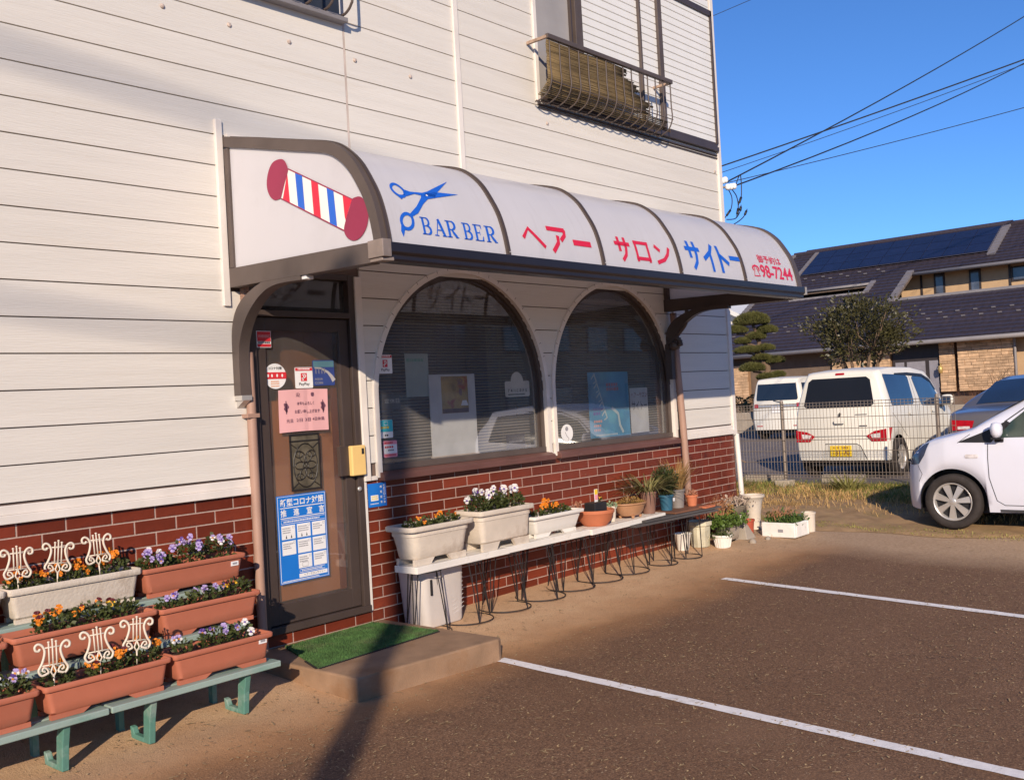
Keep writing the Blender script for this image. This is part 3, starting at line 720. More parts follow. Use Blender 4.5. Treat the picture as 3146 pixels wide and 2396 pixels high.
# curved brackets
def bracket(x, w, mat):
    out = catmull([(0, -.74, 2.335), (0, -.55, 2.345), (0, -.34, 2.325), (0, -.125, 2.236), (0, -.03, 2.10), (0, .0-.012, 1.88), (0, -.012, 1.66)], 6)
    inn = catmull([(0, -.74, 2.298), (0, -.50, 2.300), (0, -.345, 2.258), (0, -.20, 2.155), (0, -.115, 2.03), (0, -.085, 1.90), (0, -.085, 1.66)], 6)
    m = MB(); n_ = len(out)
    for xx in (x-w/2, x+w/2):
        for L_ in (out, inn): m.v += [(xx, p.y, p.z) for p in L_]
    for i in range(n_-1):
        m.f += [(i, i+1, n_+i+1, n_+i), (2*n_+i+1, 2*n_+i, 3*n_+i, 3*n_+i+1), (i+1, i, 2*n_+i, 2*n_+i+1), (n_+i, n_+i+1, 3*n_+i+1, 3*n_+i)]; m.mi += [0]*4
    m.f += [(0, n_, 3*n_, 2*n_), (n_-1, 3*n_-1, 4*n_-1, 2*n_-1)]; m.mi += [0, 0]
    return m.build('bracket', mat, can, auto=40)
b1 = bracket(-1.225, .075, bronze_l); b2 = bracket(3.73, .06, bronze)
m = MB(); m.box(-1.25, -1.195, -.78, -.735, 2.30, 2.335); m.build('bracket_tip', white_p, can, bevel=.004)
m = MB(); m.box(-1.262, -1.19, -.095, .0, 1.63, 1.66); m.prism([(-.095, 1.63), (.0, 1.63), (.0, 1.575)], 'x', -1.25, -1.2); m.build('bracket_foot', alloy, can)
m = MB(); m.tube(catmull([(3.73, -.27, 2.33), (3.73, -.25, 2.2), (3.73, -.13, 2.07), (3.73, -.09, 1.98)], 5), .02, 6); m.build('bracket_stay', bronze, can, smooth=True)
m = MB()
for k in range(7):
    a = k*.42; m.lathe([(.0, -.02), (.028, -.014), (.028, .014), (.0, .02)], (3.73-.0, -.12-.055*math.cos(a), 2.0+.07*math.sin(a)), 8)
m.lathe([(0, -.05), (.06, -.03), (.065, .02), (0, .05)], (3.73, -.10, 1.99), 10); m.build('bracket_scroll', bronze, can, smooth=True)

# lettering on the canopy, bent to the curve
def canpt(x, s, off=.0035):
    y, z = prof(s-.058, off); return (x*1.0126+.0685, y, z)
CUT = lin(1.3, 1.9, 31)
def can_text(body, x0, x1, s0, s1, mat, bold=0.):
    vs, fs = fit_text(body, x0, -s1, x1, -s0, bold)
    v3, f3 = conform(vs, fs, lambda a, b: canpt(a, -b), (), [-c for c in CUT])
    return MB().add(v3, f3).build('lettering', mat, can)
def can_poly(polys, mat, name):
    m = MB()
    for p in polys:
        v3, f3 = conform([(a, -b) for a, b in p], [tuple(range(len(p)))], lambda a, b: canpt(a, -b), (), [-c for c in CUT])
        m.add(v3, f3)
    return m.build(name, mat, can)
def stroke(pts, w):
    """thick poly-line as quads (2-D), width w or list"""
    out = []; n_ = len(pts); ww = w if isinstance(w, list) else [w]*n_
    L_, R_ = [], []
    for i in range(n_):
        a = Vector(pts[max(i-1, 0)]); b = Vector(pts[min(i+1, n_-1)]); d = (b-a).normalized(); nn = Vector((-d.y, d.x))*ww[i]/2; p = Vector(pts[i])
        L_.append(tuple(p+nn)); R_.append(tuple(p-nn))
    for i in range(n_-1): out.append([L_[i], L_[i+1], R_[i+1], R_[i]])
    return out
# katakana drawn as heavy strokes on a unit square (origin top left, y down)
KANA = {
 'he': [([(.02, .62), (.33, .18), (.98, .92)], .17)],
 'a': [([(.04, .10), (.93, .10)], .17), ([(.90, .08), (.86, .30), (.62, .52)], .16), ([(.50, .34), (.46, .62), (.14, .97)], .17)],
 'bar': [([(.03, .5), (.97, .5)], .19)],
 'sa': [([(.02, .30), (.98, .30)], .16), ([(.30, .02), (.30, .62)], .16), ([(.70, .02), (.70, .48), (.62, .74), (.36, .98)], .16)],
 'ro': [([(.14, .06), (.14, .98)], .15), ([(.86, .06), (.86, .98)], .15), ([(.06, .14), (.94, .14)], .15), ([(.06, .84), (.94, .84)], .15)],
 'n': [([(.08, .14), (.36, .36)], .17), ([(.08, .90), (.52, .74), (.78, .48), (.94, .16)], .17)],
 'i': [([(.92, .02), (.62, .32), (.05, .58)], .19), ([(.60, .34), (.60, .99)], .17)],
 'to': [([(.28, .02), (.28, .99)], .19), ([(.30, .36), (.90, .66)], .19)],
}
def kana(ch, x0, x1, s0, s1, mat):
    polys = []
    w0, h0 = x1-x0, s1-s0
    for pts, w in KANA[ch]:
        P2 = [(x0+a*w0, s0+b*h0) for a, b in pts]
        for p in stroke(P2, w*min(w0, h0) if ch != 'bar' else .040): polys.append(p)
        if len(P2) == 3 and ch in ('he', 'a', 'i', 'n', 'sa'):
            pass
    can_poly(polys, mat, 'katakana')
kana('he', -.12, .09, 1.655, 1.815, red_p); kana('a', .13, .34, 1.645, 1.83, red_p); kana('bar', .38, .585, 1.725, 1.76, red_p)
kana('sa', .86, 1.05, 1.645, 1.83, red_p); kana('ro', 1.09, 1.30, 1.65, 1.825, red_p); kana('n', 1.35, 1.575, 1.655, 1.83, red_p)
kana('sa', 1.80, 2.02, 1.585, 1.83, blue_p); kana('i', 2.05, 2.25, 1.59, 1.835, blue_p); kana('to', 2.255, 2.46, 1.59, 1.835, blue_p); kana('bar', 2.465, 2.66, 1.67, 1.715, blue_p)
can_text('御予約は', 2.97, 3.40, 1.59, 1.695, red_p, .012)
can_text('98-7244', 2.965, 3.555, 1.712, 1.832, red_p, .022)
# telephone mark
tx, ts = 2.825, 1.73
can_poly(stroke([(tx, ts+.03), (tx+.02, ts+.008), (tx+.06, ts), (tx+.10, ts+.008), (tx+.12, ts+.03)], .018)+stroke([(tx+.01, ts+.02), (tx+.01, ts+.045)], .018)+stroke([(tx+.11, ts+.02), (tx+.11, ts+.045)], .018)
         + stroke([(tx+.045, ts+.02), (tx+.01, ts+.092), (tx+.11, ts+.092), (tx+.075, ts+.02)], .013), red_p, 'telephone_mark')
# serif capitals B A R  B E R
def serif(ch):
    T, t = .17, .06           # thick and thin strokes on a unit box
    def arc(cx, cy, rx, ry, a0, a1, n_=8): return [(cx+rx*math.cos(a), cy+ry*math.sin(a)) for a in lin(a0, a1, n_)]
    out = []
    def bar(x0, y0, x1, y1): out.append([(x0, y0), (x1, y0), (x1, y1), (x0, y1)])
    if ch in 'BRE':
        bar(.12, 0, .12+T+.04, 1); bar(.0, 0, .42, t); bar(.0, 1-t, .42, 1)
    if ch == 'B':
        bar(.3, 0, .55, t); bar(.3, .47, .55, .47+t); bar(.3, 1-t, .55, 1)
        W_ = [.06, .12, .17, .21, .21, .17, .12, .06]
        out += stroke(arc(.52, .25, .26, .225, -math.pi/2, math.pi/2), [w*.9 for w in W_]); out += stroke(arc(.53, .735, .33, .235, -math.pi/2, math.pi/2), W_)
    if ch == 'R':
        bar(.3, 0, .55, t); bar(.3, .50, .56, .50+t)
        out += stroke(arc(.52, .265, .27, .24, -math.pi/2, math.pi/2), [.06, .12, .17, .21, .21, .17, .12, .06]); out += stroke([(.48, .53), (.62, .72), (.86, .96)], [.12, .19, .19]); bar(.74, 1-t, 1.02, 1)
    if ch == 'E':
        bar(.3, 0, .86, t); bar(.3, .47, .62, .47+t); bar(.3, 1-t, .90, 1)
        out.append([(.86, 0), (.86, .26), (.81, .26), (.72, t), (.72, 0)]); out.append([(.92, 1), (.94, .70), (.88, .70), (.74, 1-t), (.74, 1)]); bar(.58, .36, .63, .64)
    if ch == 'A':
        out += stroke([(.50, .02), (.20, .97)], .065); out += stroke([(.50, .0), (.84, .98)], .19); bar(.30, .62, .68, .62+t); bar(.04, 1-t, .38, 1); bar(.64, 1-t, 1.02, 1)
    return out
for ch, x0, x1 in (('B', -.985, -.905), ('A', -.895, -.795), ('R', -.79, -.70), ('B', -.655, -.575), ('E', -.562, -.48), ('R', -.465, -.37)):
    k = (x0+.985)/.615
    can_poly([[(x0+a*(x1-x0), 1.71+b*.104) for a, b in p] for p in serif(ch)], blue_p, 'serif_capital')
# scissors
SCI = [(-.608, 1.404), (-.754, 1.515), (-.575, 1.504), (-.814, 1.568), (-.865, 1.582), (-.921, 1.624), (-.977, 1.678), (-1.03, 1.716), (-.98, 1.645), (-.917, 1.579), (-.911, 1.558), (-.956, 1.558), (-1.035, 1.58), (-1.034, 1.538), (-.983, 1.546), (-.89, 1.54), (-.841, 1.523)]
def loop(pts, w):
    P2 = pts+[pts[0]]; return stroke(P2, w)
def sloop(pts, w): return loop([(v.x, v.y) for v in catmull([(a, b, 0) for a, b in pts[-1:]+pts+pts[:2]], 3)][3:-4], w)
polys = [[(-.608, 1.404), (-.754, 1.515), (-.80, 1.565), (-.865, 1.582), (-.905, 1.56), (-.89, 1.54), (-.841, 1.523)], [(-.575, 1.504), (-.814, 1.568), (-.90, 1.57), (-.84, 1.525), (-.754, 1.515)],
         [(-.865, 1.582), (-.921, 1.624), (-.985, 1.69), (-1.035, 1.715), (-1.05, 1.70), (-.98, 1.645), (-.917, 1.579), (-.905, 1.555)],
         [(-.905, 1.562), (-.956, 1.558), (-1.03, 1.585), (-1.045, 1.57), (-1.034, 1.535), (-.983, 1.546), (-.89, 1.54)]]
can_poly(polys, blue_p, 'scissors_mark')
can_poly(sloop([(-1.107, 1.517), (-1.075, 1.503), (-1.045, 1.520), (-1.030, 1.552), (-1.045, 1.585), (-1.078, 1.592), (-1.108, 1.575), (-1.121, 1.545)], .018)+[[(-1.03, 1.57), (-1.077, 1.613), (-1.108, 1.585), (-1.06, 1.58)]], blue_p, 'scissors_mark')
can_poly(sloop([(-1.108, 1.716), (-1.072, 1.702), (-1.042, 1.72), (-1.047, 1.765), (-1.08, 1.792), (-1.118, 1.788), (-1.130, 1.752)], .020)+[[(-1.07, 1.79), (-1.115, 1.802), (-1.135, 1.845), (-1.146, 1.81), (-1.135, 1.77), (-1.10, 1.785)]], blue_p, 'scissors_mark')
m = MB(); pv = [canpt(-.861+.008*math.cos(a), 1.556+.006*math.sin(a), .005) for a in [2*math.pi*i/12 for i in range(12)]]; m.add(pv, [tuple(range(12))]); m.build('scissors_pivot', white_p, can)
# barber pole picture on the end panel
XP = CX0-.0075
def flat(polys, mat, name, dx=0., smooth_=False):
    for p in polys:
        if smooth_: p = [(v.x, v.y) for v in catmull([(a, b, 0) for a, b in p[-1:]+p+p[:2]], 4)][4:-4]
        MB().add([(XP-dx, a, b) for a, b in p], [tuple(range(len(p)))]).build(name, mat, can)
flat([[(-.663, 2.956), (-1.22, 2.68), (-1.138, 2.524), (-.581, 2.799)]], ivory_p, 'pole_picture')
flat(stroke([(-.663, 2.956), (-1.22, 2.68)], .008)+stroke([(-.581, 2.797), (-1.138, 2.522)], .008), maroon_p, 'pole_picture', .001)
flat([[(-.653, 2.933), (-.664, 2.761), (-.598, 2.792)], [(-.87, 2.851), (-.932, 2.821), (-.942, 2.623), (-.88, 2.653)], [(-1.141, 2.717), (-1.218, 2.679), (-1.155, 2.576), (-1.149, 2.60)]], red_p, 'pole_picture', .0014)
flat([[(-.727, 2.919), (-.791, 2.892), (-.801, 2.693), (-.739, 2.725)], [(-1.006, 2.783), (-1.065, 2.754), (-1.08, 2.554), (-1.02, 2.581)]], blue_p, 'pole_picture', .0014)
flat([[(-.597, 3.027), (-.638, 3.005), (-.663, 2.956), (-.653, 2.925), (-.619, 2.871), (-.581, 2.804), (-.555, 2.797), (-.518, 2.799), (-.476, 2.827), (-.451, 2.875), (-.451, 2.928), (-.476, 2.985), (-.523, 3.024)],
      [(-1.22, 2.68), (-1.24, 2.687), (-1.283, 2.685), (-1.318, 2.662), (-1.344, 2.617), (-1.349, 2.573), (-1.33, 2.516), (-1.29, 2.474), (-1.245, 2.456), (-1.202, 2.458), (-1.16, 2.482), (-1.138, 2.522), (-1.155, 2.572), (-1.198, 2.642)]], maroon_p, 'pole_picture', .002, True)

# ------------------------------------------------------------------ notices on door and windows
def notice(name, label, cat, x0, x1, z0, z1, y, mat, round_=0., oval=False, thick=.0012):
    """a thin sheet of paper or vinyl facing the lot"""
    if oval:
        pts = [((x0+x1)/2+(x1-x0)/2*math.cos(a), (z0+z1)/2+(z1-z0)/2*math.sin(a)) for a in [2*math.pi*i/28 for i in range(28)]]
    elif round_:
        pts = []
        for cx, cz, a0 in ((x1-round_, z1-round_, 0), (x0+round_, z1-round_, 90), (x0+round_, z0+round_, 180), (x1-round_, z0+round_, 270)):
            pts += [(cx+round_*math.cos(math.radians(a0+t)), cz+round_*math.sin(math.radians(a0+t))) for t in (0, 30, 60, 90)]
    else: pts = [(x0, z0), (x1, z0), (x1, z1), (x0, z1)]
    m = MB(); m.prism([(p[0], p[1]) for p in pts][::-1], 'y', y-thick, y)
    o = m.build(name, mat); tag(o, label, cat); return o
def pr_box(o, x0, x1, z0, z1, y, mat, name='print'):
    return MB().add([(x0, y, z0), (x1, y, z0), (x1, y, z1), (x0, y, z1)], [(0, 1, 2, 3)]).build(name, mat, o)
def pr_poly(o, polys, y, mat, name='print'):
    m = MB()
    for p in polys: m.add([(a, y, b) for a, b in p], [tuple(range(len(p)))])
    return m.build(name, mat, o)
def pr_text(o, body, x0, x1, z0, z1, y, mat, bold=0.):
    return print_text(body, x0, z0, x1, z1, lambda a, b: (a, y, b), mat, o, 'lettering', bold)
def pr_lines(o, x0, x1, zs, h, y, mat, seed=1):
    """rows of print too small to read"""
    q = random.Random(seed); m = MB()
    for z in zs:
        x = x0; xe = x1-(x1-x0)*q.uniform(0, .3)
        while x < xe:
            w = q.uniform(.5, 1.1)*h*1.2; m.add([(x, y, z), (x+w, y, z), (x+w, y, z+h), (x, y, z+h)], [(0, 1, 2, 3)]); x += w+h*.35
    return m.build('print', mat, o)
DY = .020
def pink_sheet():
    o = MB(); n_ = 12; vs = []
    for j in range(n_+1):
        for i in range(n_+1):
            u, v = i/n_, j/n_
            x = -.916+.402*u-.006*(1-v); z = 1.408+.278*v+.004*math.sin(u*3)
            vs.append((x, DY-.004-.004*abs(math.sin(u*3.1+.4))+(.003 if abs(u-.55) < .05 else 0)-.006*(v-.5)**2, z))
    fs = [(j*(n_+1)+i, j*(n_+1)+i+1, (j+1)*(n_+1)+i+1, (j+1)*(n_+1)+i) for j in range(n_) for i in range(n_)]
    o.add(vs, fs); o = o.build('new_year_notice', pink_p); tag(o, 'creased pink new year closing notice taped to the door glass', 'notice'); return o
o = pink_sheet(); y = DY-.0105
for body, x0, x1, z0, z1 in (('迎', -.78, -.745, 1.640, 1.668), ('春', -.66, -.63, 1.640, 1.668), ('本年もよろしく', -.775, -.635, 1.584, 1.608), ('お願い申し上げます', -.795, -.590, 1.530, 1.555), ('元旦', -.865, -.81, 1.472, 1.495), ('2日', -.785, -.735, 1.474, 1.497), ('3日', -.715, -.67, 1.476, 1.499), ('4日休業', -.655, -.555, 1.478, 1.501)):
    pr_text(o, body, x0, x1, z0, z1, y, ink_p, .012)
for cx in (-.862, -.562):
    pr_poly(o, [[(cx+.018*math.cos(a)*(1+.3*math.cos(5*a)), 1.575+.03*math.sin(a)*(1+.25*math.sin(3*a))) for a in [2*math.pi*i/20 for i in range(20)]]], y, ink_p)
    pr_poly(o, stroke([(cx, 1.615), (cx, 1.53)], .007), y, ink_p)

o = notice('blue_poster', 'large blue white poster with check boxes low on the brown door glass', 'poster', -.972, -.575, .428, 1.000, DY, pblue_p); y = DY-.003
pr_poly(o, loop([(-.964, .436), (-.583, .436), (-.583, .992), (-.964, .992)], .004), y, white_p)
pr_text(o, '新型コロナ対策', -.945, -.592, .928, .978, y, white_p, .02); pr_box(o, -.947, -.590, .916, .921, y, white_p)
for ch, x in zip('推進宣言', (-.945, -.843, -.737, -.637)): pr_text(o, ch, x, x+.046, .862, .909, y, white_p, .02)
pr_box(o, -.947, -.590, .850, .855, y, white_p)
pr_poly(o, loop([(-.942, .815), (-.592, .815), (-.592, .842), (-.942, .842)], .003), y, white_p); pr_lines(o, -.925, -.61, [.824], .009, y, white_p, 3)
for i, (cx, cz) in enumerate([(-.945, .715), (-.822, .715), (-.700, .715), (-.945, .613), (-.822, .613), (-.700, .613), (-.822, .513), (-.700, .513)]):
    pr_box(o, cx, cx+.108, cz, cz+.090, y, white_p, 'panel'); pr_lines(o, cx+.008, cx+.085, [cz+.068, cz+.054, cz+.040], .007, y-.0006, grey_p, i); pr_poly(o, loop([(cx+.088, cz+.070), (cx+.101, cz+.070), (cx+.101, cz+.083), (cx+.088, cz+.083)], .002), y-.0006, grey_p)
    if i < 2: pr_poly(o, [[(cx+.03, cz+.006), (cx+.042, cz+.006), (cx+.036, cz+.03)], [(cx+.07, cz+.006), (cx+.082, cz+.006), (cx+.076, cz+.03)]], y-.0006, black_p)
    if i == 6: pr_poly(o, loop([(cx+.03, cz+.008), (cx+.075, cz+.008), (cx+.075, cz+.036), (cx+.03, cz+.036)], .003), y-.0006, grey_p)
pr_box(o, -.822, -.592, .453, .478, y, white_p, 'panel'); pr_text(o, 'ヘアーサロンサイトー', -.785, -.61, .458, .474, y-.0006, black_p)
pr_poly(o, loop([(-.815, .486), (-.61, .486), (-.61, .505), (-.815, .505)], .003), y, white_p); pr_lines(o, -.80, -.63, [.492], .007, y, white_p, 8); pr_lines(o, -.95, -.62, [.441], .006, y, white_p, 9)

o = notice('round_sticker', 'round white sticker with red band on the door glass', 'sticker', -1.012, -.842, 1.697, 1.863, DY, white_p, oval=True); y = DY-.003
pr_poly(o, [[(-1.011, 1.762), (-.843, 1.762), (-.842, 1.79), (-.845, 1.806), (-1.009, 1.806), (-1.012, 1.79)]], y, red2_p); pr_text(o, 'コロナ対策', -.985, -.875, 1.822, 1.842, y, black_p, .01)
pr_poly(o, [[(x+.007*math.cos(a), 1.784+.011*math.sin(a)) for a in [.785*i for i in range(8)]] for x in (-.985, -.955, -.915, -.875)], y-.0006, white_p); pr_lines(o, -.965, -.885, [1.742, 1.728, 1.712], .007, y, pm('print_orange', (.70, .28, .10), .6), 2)
def paypay(name, label, x0, x1, z0, z1, yy):
    o = notice(name, label, 'sticker', x0, x1, z0, z1, yy, white_p, round_=.008); y = yy-.003; w, h = x1-x0, z1-z0
    pr_box(o, x0+.003, x1-.003, z1-h*.17, z1-.004, y, red2_p); pr_lines(o, x0+w*.16, x1-w*.1, [z1-h*.12], h*.07, y-.0006, white_p, 4)
    pr_poly(o, [[(x0+w*.32, z0+h*.34), (x0+w*.66, z0+h*.34), (x0+w*.66, z0+h*.72), (x0+w*.32, z0+h*.72)]], y, red2_p)
    pr_poly(o, stroke([(x0+w*.42, z0+h*.36), (x0+w*.50, z0+h*.66)], w*.05)+stroke([(x0+w*.40, z0+h*.64), (x0+w*.56, z0+h*.65), (x0+w*.60, z0+h*.57), (x0+w*.52, z0+h*.50), (x0+w*.36, z0+h*.46)], w*.05), y-.0006, white_p)
    pr_text(o, 'PayPay', x0+w*.2, x0+w*.8, z0+h*.10, z0+h*.27, y, black_p, .01); return o
paypay('payment_sticker', 'white payment sticker with red square logo in the middle of the door glass', -.772, -.628, 1.696, 1.836, DY)
o = notice('blue_bridge_sticker', 'dark blue sticker with a bridge picture high on the door glass', 'sticker', -.625, -.442, 1.710, 1.882, DY, pm('navy_print', (.035, .06, .22), .5, .1), round_=.010); y = DY-.003
pr_box(o, -.62, -.447, 1.835, 1.876, y, pm('teal_grey_print', (.10, .22, .27), .5, .15)); pr_poly(o, stroke([(-.61, 1.83), (-.56, 1.828), (-.50, 1.80), (-.47, 1.77), (-.45, 1.74)], [.01, .012, .018, .026, .034]), y-.0006, pm('pale_bridge', (.40, .38, .38), .6))
pr_poly(o, [s_ for x in (-.60, -.575, -.55, -.528) for s_ in stroke([(x, 1.828), (x, 1.79)], .006)], y-.0006, grey_p); pr_text(o, 'AQUA', -.612, -.545, 1.745, 1.762, y, grey_p, .02); pr_text(o, 'COIN', -.612, -.545, 1.720, 1.737, y, grey_p, .02)
o = notice('warning_sticker', 'small red warning sticker at the top left of the door', 'sticker', -1.070, -.960, 1.965, 2.072, .001, white_p); y = -.0025
pr_box(o, -1.066, -.964, 2.005, 2.068, y, red2_p); pr_text(o, 'WARNING', -1.060, -.970, 2.028, 2.048, y-.0006, pm('pale_red_print', (.62, .30, .30), .5), .02); pr_lines(o, -1.06, -.97, [1.993], .009, y, black_p, 4); pr_box(o, -1.066, -.964, 1.969, 1.988, y, red2_p)
o = notice('brick_wall_sticker', 'small blue sticker on the bricks beside the door', 'sticker', -.228, -.058, .842, 1.008, -.0115, pblue_p); y = -.0145
pr_box(o, -.205, -.135, .885, .925, y, ivory_p); pr_lines(o, -.195, -.145, [.91, .895], .008, y-.0006, yellow_p, 3); pr_lines(o, -.21, -.13, [.862], .006, y, white_p, 3)
for i, ch in enumerate('新型コロナ対策'): pr_text(o, ch, -.088, -.068, .978-.0195*i, .994-.0195*i, y, white_p, .02)
for i, ch in enumerate('推進宣言'): pr_text(o, ch, -.118, -.098, .972-.036*i, .990-.036*i, y, white_p, .02)

# window notices (inside and outside of the panes)
WY = .046
paypay('payment_sticker', 'white payment sticker on the left edge of the first arched window', -.020, .115, 1.783, 1.921, WY)
o = notice('teal_sticker', 'teal and white sticker below the payment sticker on the first arched window', 'sticker', -.042, .088, 1.317, 1.448, WY, white_p, round_=.008); y = WY-.003
pr_box(o, -.040, .086, 1.362, 1.446, y, teal_p); pr_lines(o, -.028, .075, [1.385], .016, y-.0006, yellow_p, 2); pr_poly(o, loop([(.005, 1.41), (.04, 1.41), (.04, 1.435), (.005, 1.435)], .004), y-.0006, white_p); pr_lines(o, .008, .045, [1.33], .012, y, black_p, 11)
o = notice('pink_sticker', 'pink and white sticker at the lower left of the first arched window', 'sticker', -.014, .121, 1.176, 1.296, WY, lpink_p, round_=.010); y = WY-.003
pr_box(o, -.010, .117, 1.203, 1.268, y, white_p); pr_lines(o, .0, .105, [1.276], .010, y, red2_p, 2); pr_lines(o, .0, .105, [1.243], .014, y-.0006, red2_p, 5); pr_lines(o, .03, .105, [1.222], .009, y-.0006, black_p, 6); pr_lines(o, .0, .105, [1.186], .010, y, red2_p, 7)
o = notice('hanging_calendar_board', 'cream board with an arched top and calendar digits at the right of the first window', 'sign board', 1.362, 1.674, 1.567, 1.698, .066, pm('cream_board', (.66, .60, .50), .6), round_=.015)
m = MB(); m.prism([(1.518+.080*math.cos(a), 1.690+.085*math.sin(a)) for a in lin(0, math.pi, 14)], 'y', .0650, .0662); m.build('arched_top', MATS['cream_board'], o)
for i, d in enumerate(('7', '4', '11', '12', '18', '19', '25')): pr_text(o, d, 1.395+.037*i, 1.415+.037*i, 1.607, 1.632, .063, black_p, .02)
pr_lines(o, 1.395, 1.66, [1.582], .010, .063, black_p, 5)
o = notice('paper_sheet', 'plain pale green paper sheet hung inside the first arched window', 'paper', .275, .515, 1.605, 1.930, .082, pm('pale_green_paper', (.34, .40, .36), .7)); pr_lines(o, .29, .50, [1.87], .022, .079, pm('faint_green', (.16, .34, .26), .7), 2)
o = notice('white_board', 'tall white board standing inside the first arched window', 'board', .500, 1.005, 1.140, 1.768, .075, pm('white_board_face', (.62, .60, .57), .6), thick=.008)
m = MB(); m.box(.495, 1.01, .060, .082, 1.132, 1.142); m.build('board_ledge', pm('board_edge', (.50, .40, .32), .6), o)
o2 = notice('greeting_picture', 'small gold and red spring greeting picture on the white board', 'poster', .625, .918, 1.465, 1.752, .0655, pm('gold_print', (.40, .25, .06), .5, .45, 9, dirt=(.33, .05, .03), dscale=7, dthr=.56, dsoft=.08)); y = .063
pr_text(o2, '迎', .80, .87, 1.68, 1.735, y, ink_p, .01); pr_text(o2, '春', .81, .855, 1.60, 1.655, y, ink_p, .01); pr_poly(o2, [[(.83, 1.52), (.92-.005, 1.52), (.895, 1.56), (.85, 1.56)]], y, white_p); pr_box(o2, .627, .916, 1.467, 1.50, y, pm('dark_print', (.10, .05, .05), .6, .5, 30))
o = notice('closed_day_sign', 'small black closed day sign at the left inside the first window', 'sign', .005, .195, 1.515, 1.62, .068, black_p); pr_text(o, '定休日', .04, .185, 1.565, 1.60, .065, pm('pale_print', (.55, .50, .42), .6), .01)
o = notice('black_card', 'small black card at the lower right of the first arched window', 'card', 1.345, 1.58, 1.140, 1.256, .068, pm('black_violet_card', (.03, .025, .04), .4)); pr_lines(o, 1.38, 1.55, [1.19], .012, .065, grey_p, 3)
o = notice('blue_window_poster', 'blue poster with white brush letters in the second arched window', 'poster', 2.50, 3.14, 1.15, 1.755, .068, pm('aqua_print', (.04, .26, .42), .4, .25, 4, dirt=(.10, .42, .48), dscale=3, dthr=.5, dsoft=.2)); y = .065
pr_poly(o, [q_ for i in range(5) for q_ in stroke([(2.55+.035*i, 1.69-.085*i), (2.60+.035*i, 1.735-.085*i), (2.63+.035*i, 1.67-.085*i), (2.58+.035*i, 1.65-.085*i)], [.012, .03, .02, .01])], y, pm('pale_cyan_print', (.45, .52, .50), .5))
pr_lines(o, 2.78, 2.98, [1.62, 1.58], .03, y, pm('faded_red_print', (.42, .13, .16), .6), 3); pr_lines(o, 2.56, 2.70, [1.40, 1.36], .028, y, pm('violet_print', (.12, .10, .34), .6), 4); pr_lines(o, 2.56, 2.70, [1.29, 1.25, 1.21], .022, y, pm('salmon_print', (.60, .30, .26), .6), 5)
pr_poly(o, stroke([(2.85, 1.42), (2.95, 1.36), (2.97, 1.25), (3.02, 1.18)], .03), y, MATS['pale_cyan_print']); pr_lines(o, 2.58, 2.95, [1.165], .014, y, MATS['pale_cyan_print'], 7)
o = notice('hand_lettered_paper', 'white paper hand lettered in Japanese at the right of the second arched window', 'paper', 3.155, 3.46, 1.16, 1.592, .066, pm('grey_white_paper', (.52, .51, .49), .7)); pr_text(o, 'ヘアーサロン', 3.175, 3.445, 1.50, 1.55, .063, pm('red_black_ink', (.25, .06, .05), .7), .005); pr_text(o, 'サイトー', 3.18, 3.44, 1.38, 1.465, .063, black_p, .005)
o = notice('oval_sticker', 'oval white sticker at the lower left of the second arched window', 'sticker', 2.045, 2.214, 1.145, 1.302, WY, white_p, oval=True); pr_poly(o, [[(2.125+.022*math.cos(a), 1.262+.02*math.sin(a)) for a in [.63*i for i in range(10)]]]+stroke([(2.10, 1.235), (2.12, 1.20), (2.15, 1.175), (2.14, 1.16)], .006), WY-.003, grey_p)
# ------------------------------------------------------------------ door step, mat
st = MB()
def step_pts(n_=14): return lin(0, 1, n_)
st.prism([(-1.262, 0), (-1.262, -1.055), (-.195, -1.15), (-.150, -1.13), (-.150, 0)], 'z', -.16, .05)
o = st.build('door_step', stepm, None, bevel=.012); tag(o, 'low dusty concrete step in front of the brown door', 'step')
mat_t = thing('door_mat', 'green artificial turf mat lying on the concrete step', 'mat', (-.72, -.38, .05))
MQ = [Vector((-1.035, -.085)), Vector((-1.245, -.690)), Vector((-.235, -.655)), Vector((-.285, -.055))]
matg = pm('turf_green', (.062, .135, .036), .85, .35, 9, dirt=(.085, .10, .045), dscale=4, dthr=.5, dsoft=.2)
m = MB(); m.prism([tuple(p) for p in MQ], 'z', .0515, .060); m.build('mat_base', matg, mat_t)
def bil(u, v): return MQ[0]*(1-u)*(1-v)+MQ[1]*(1-u)*v+MQ[2]*u*v+MQ[3]*u*(1-v)
m = MB(); q = random.Random(11)
for i in range(15000):
    p = bil(q.random(), q.random()); a = q.uniform(0, 6.3); h = q.uniform(.007, .013); w = .0022; l = q.uniform(-.004, .004), q.uniform(-.004, .004)
    m.add([(p.x-w*math.cos(a), p.y-w*math.sin(a), .059), (p.x+w*math.cos(a), p.y+w*math.sin(a), .059), (p.x+l[0], p.y+l[1], .059+h)], [(0, 1, 2)])
stuff(m.build('turf_bristles', matg, mat_t))
m = MB()
for k in range(46):                                   # black joint teeth along the front and left edges
    p = MQ[1].lerp(MQ[2], (k+.3)/46); m.box(p.x, p.x+.013, p.y-.016, p.y+.006, .0508, .056)
for k in range(9):
    p = MQ[1].lerp(MQ[0], (k+.3)/26); m.box(p.x-.012, p.x+.006, p.y, p.y+.012, .0508, .056)
m.build('edge_teeth', darkp, mat_t)

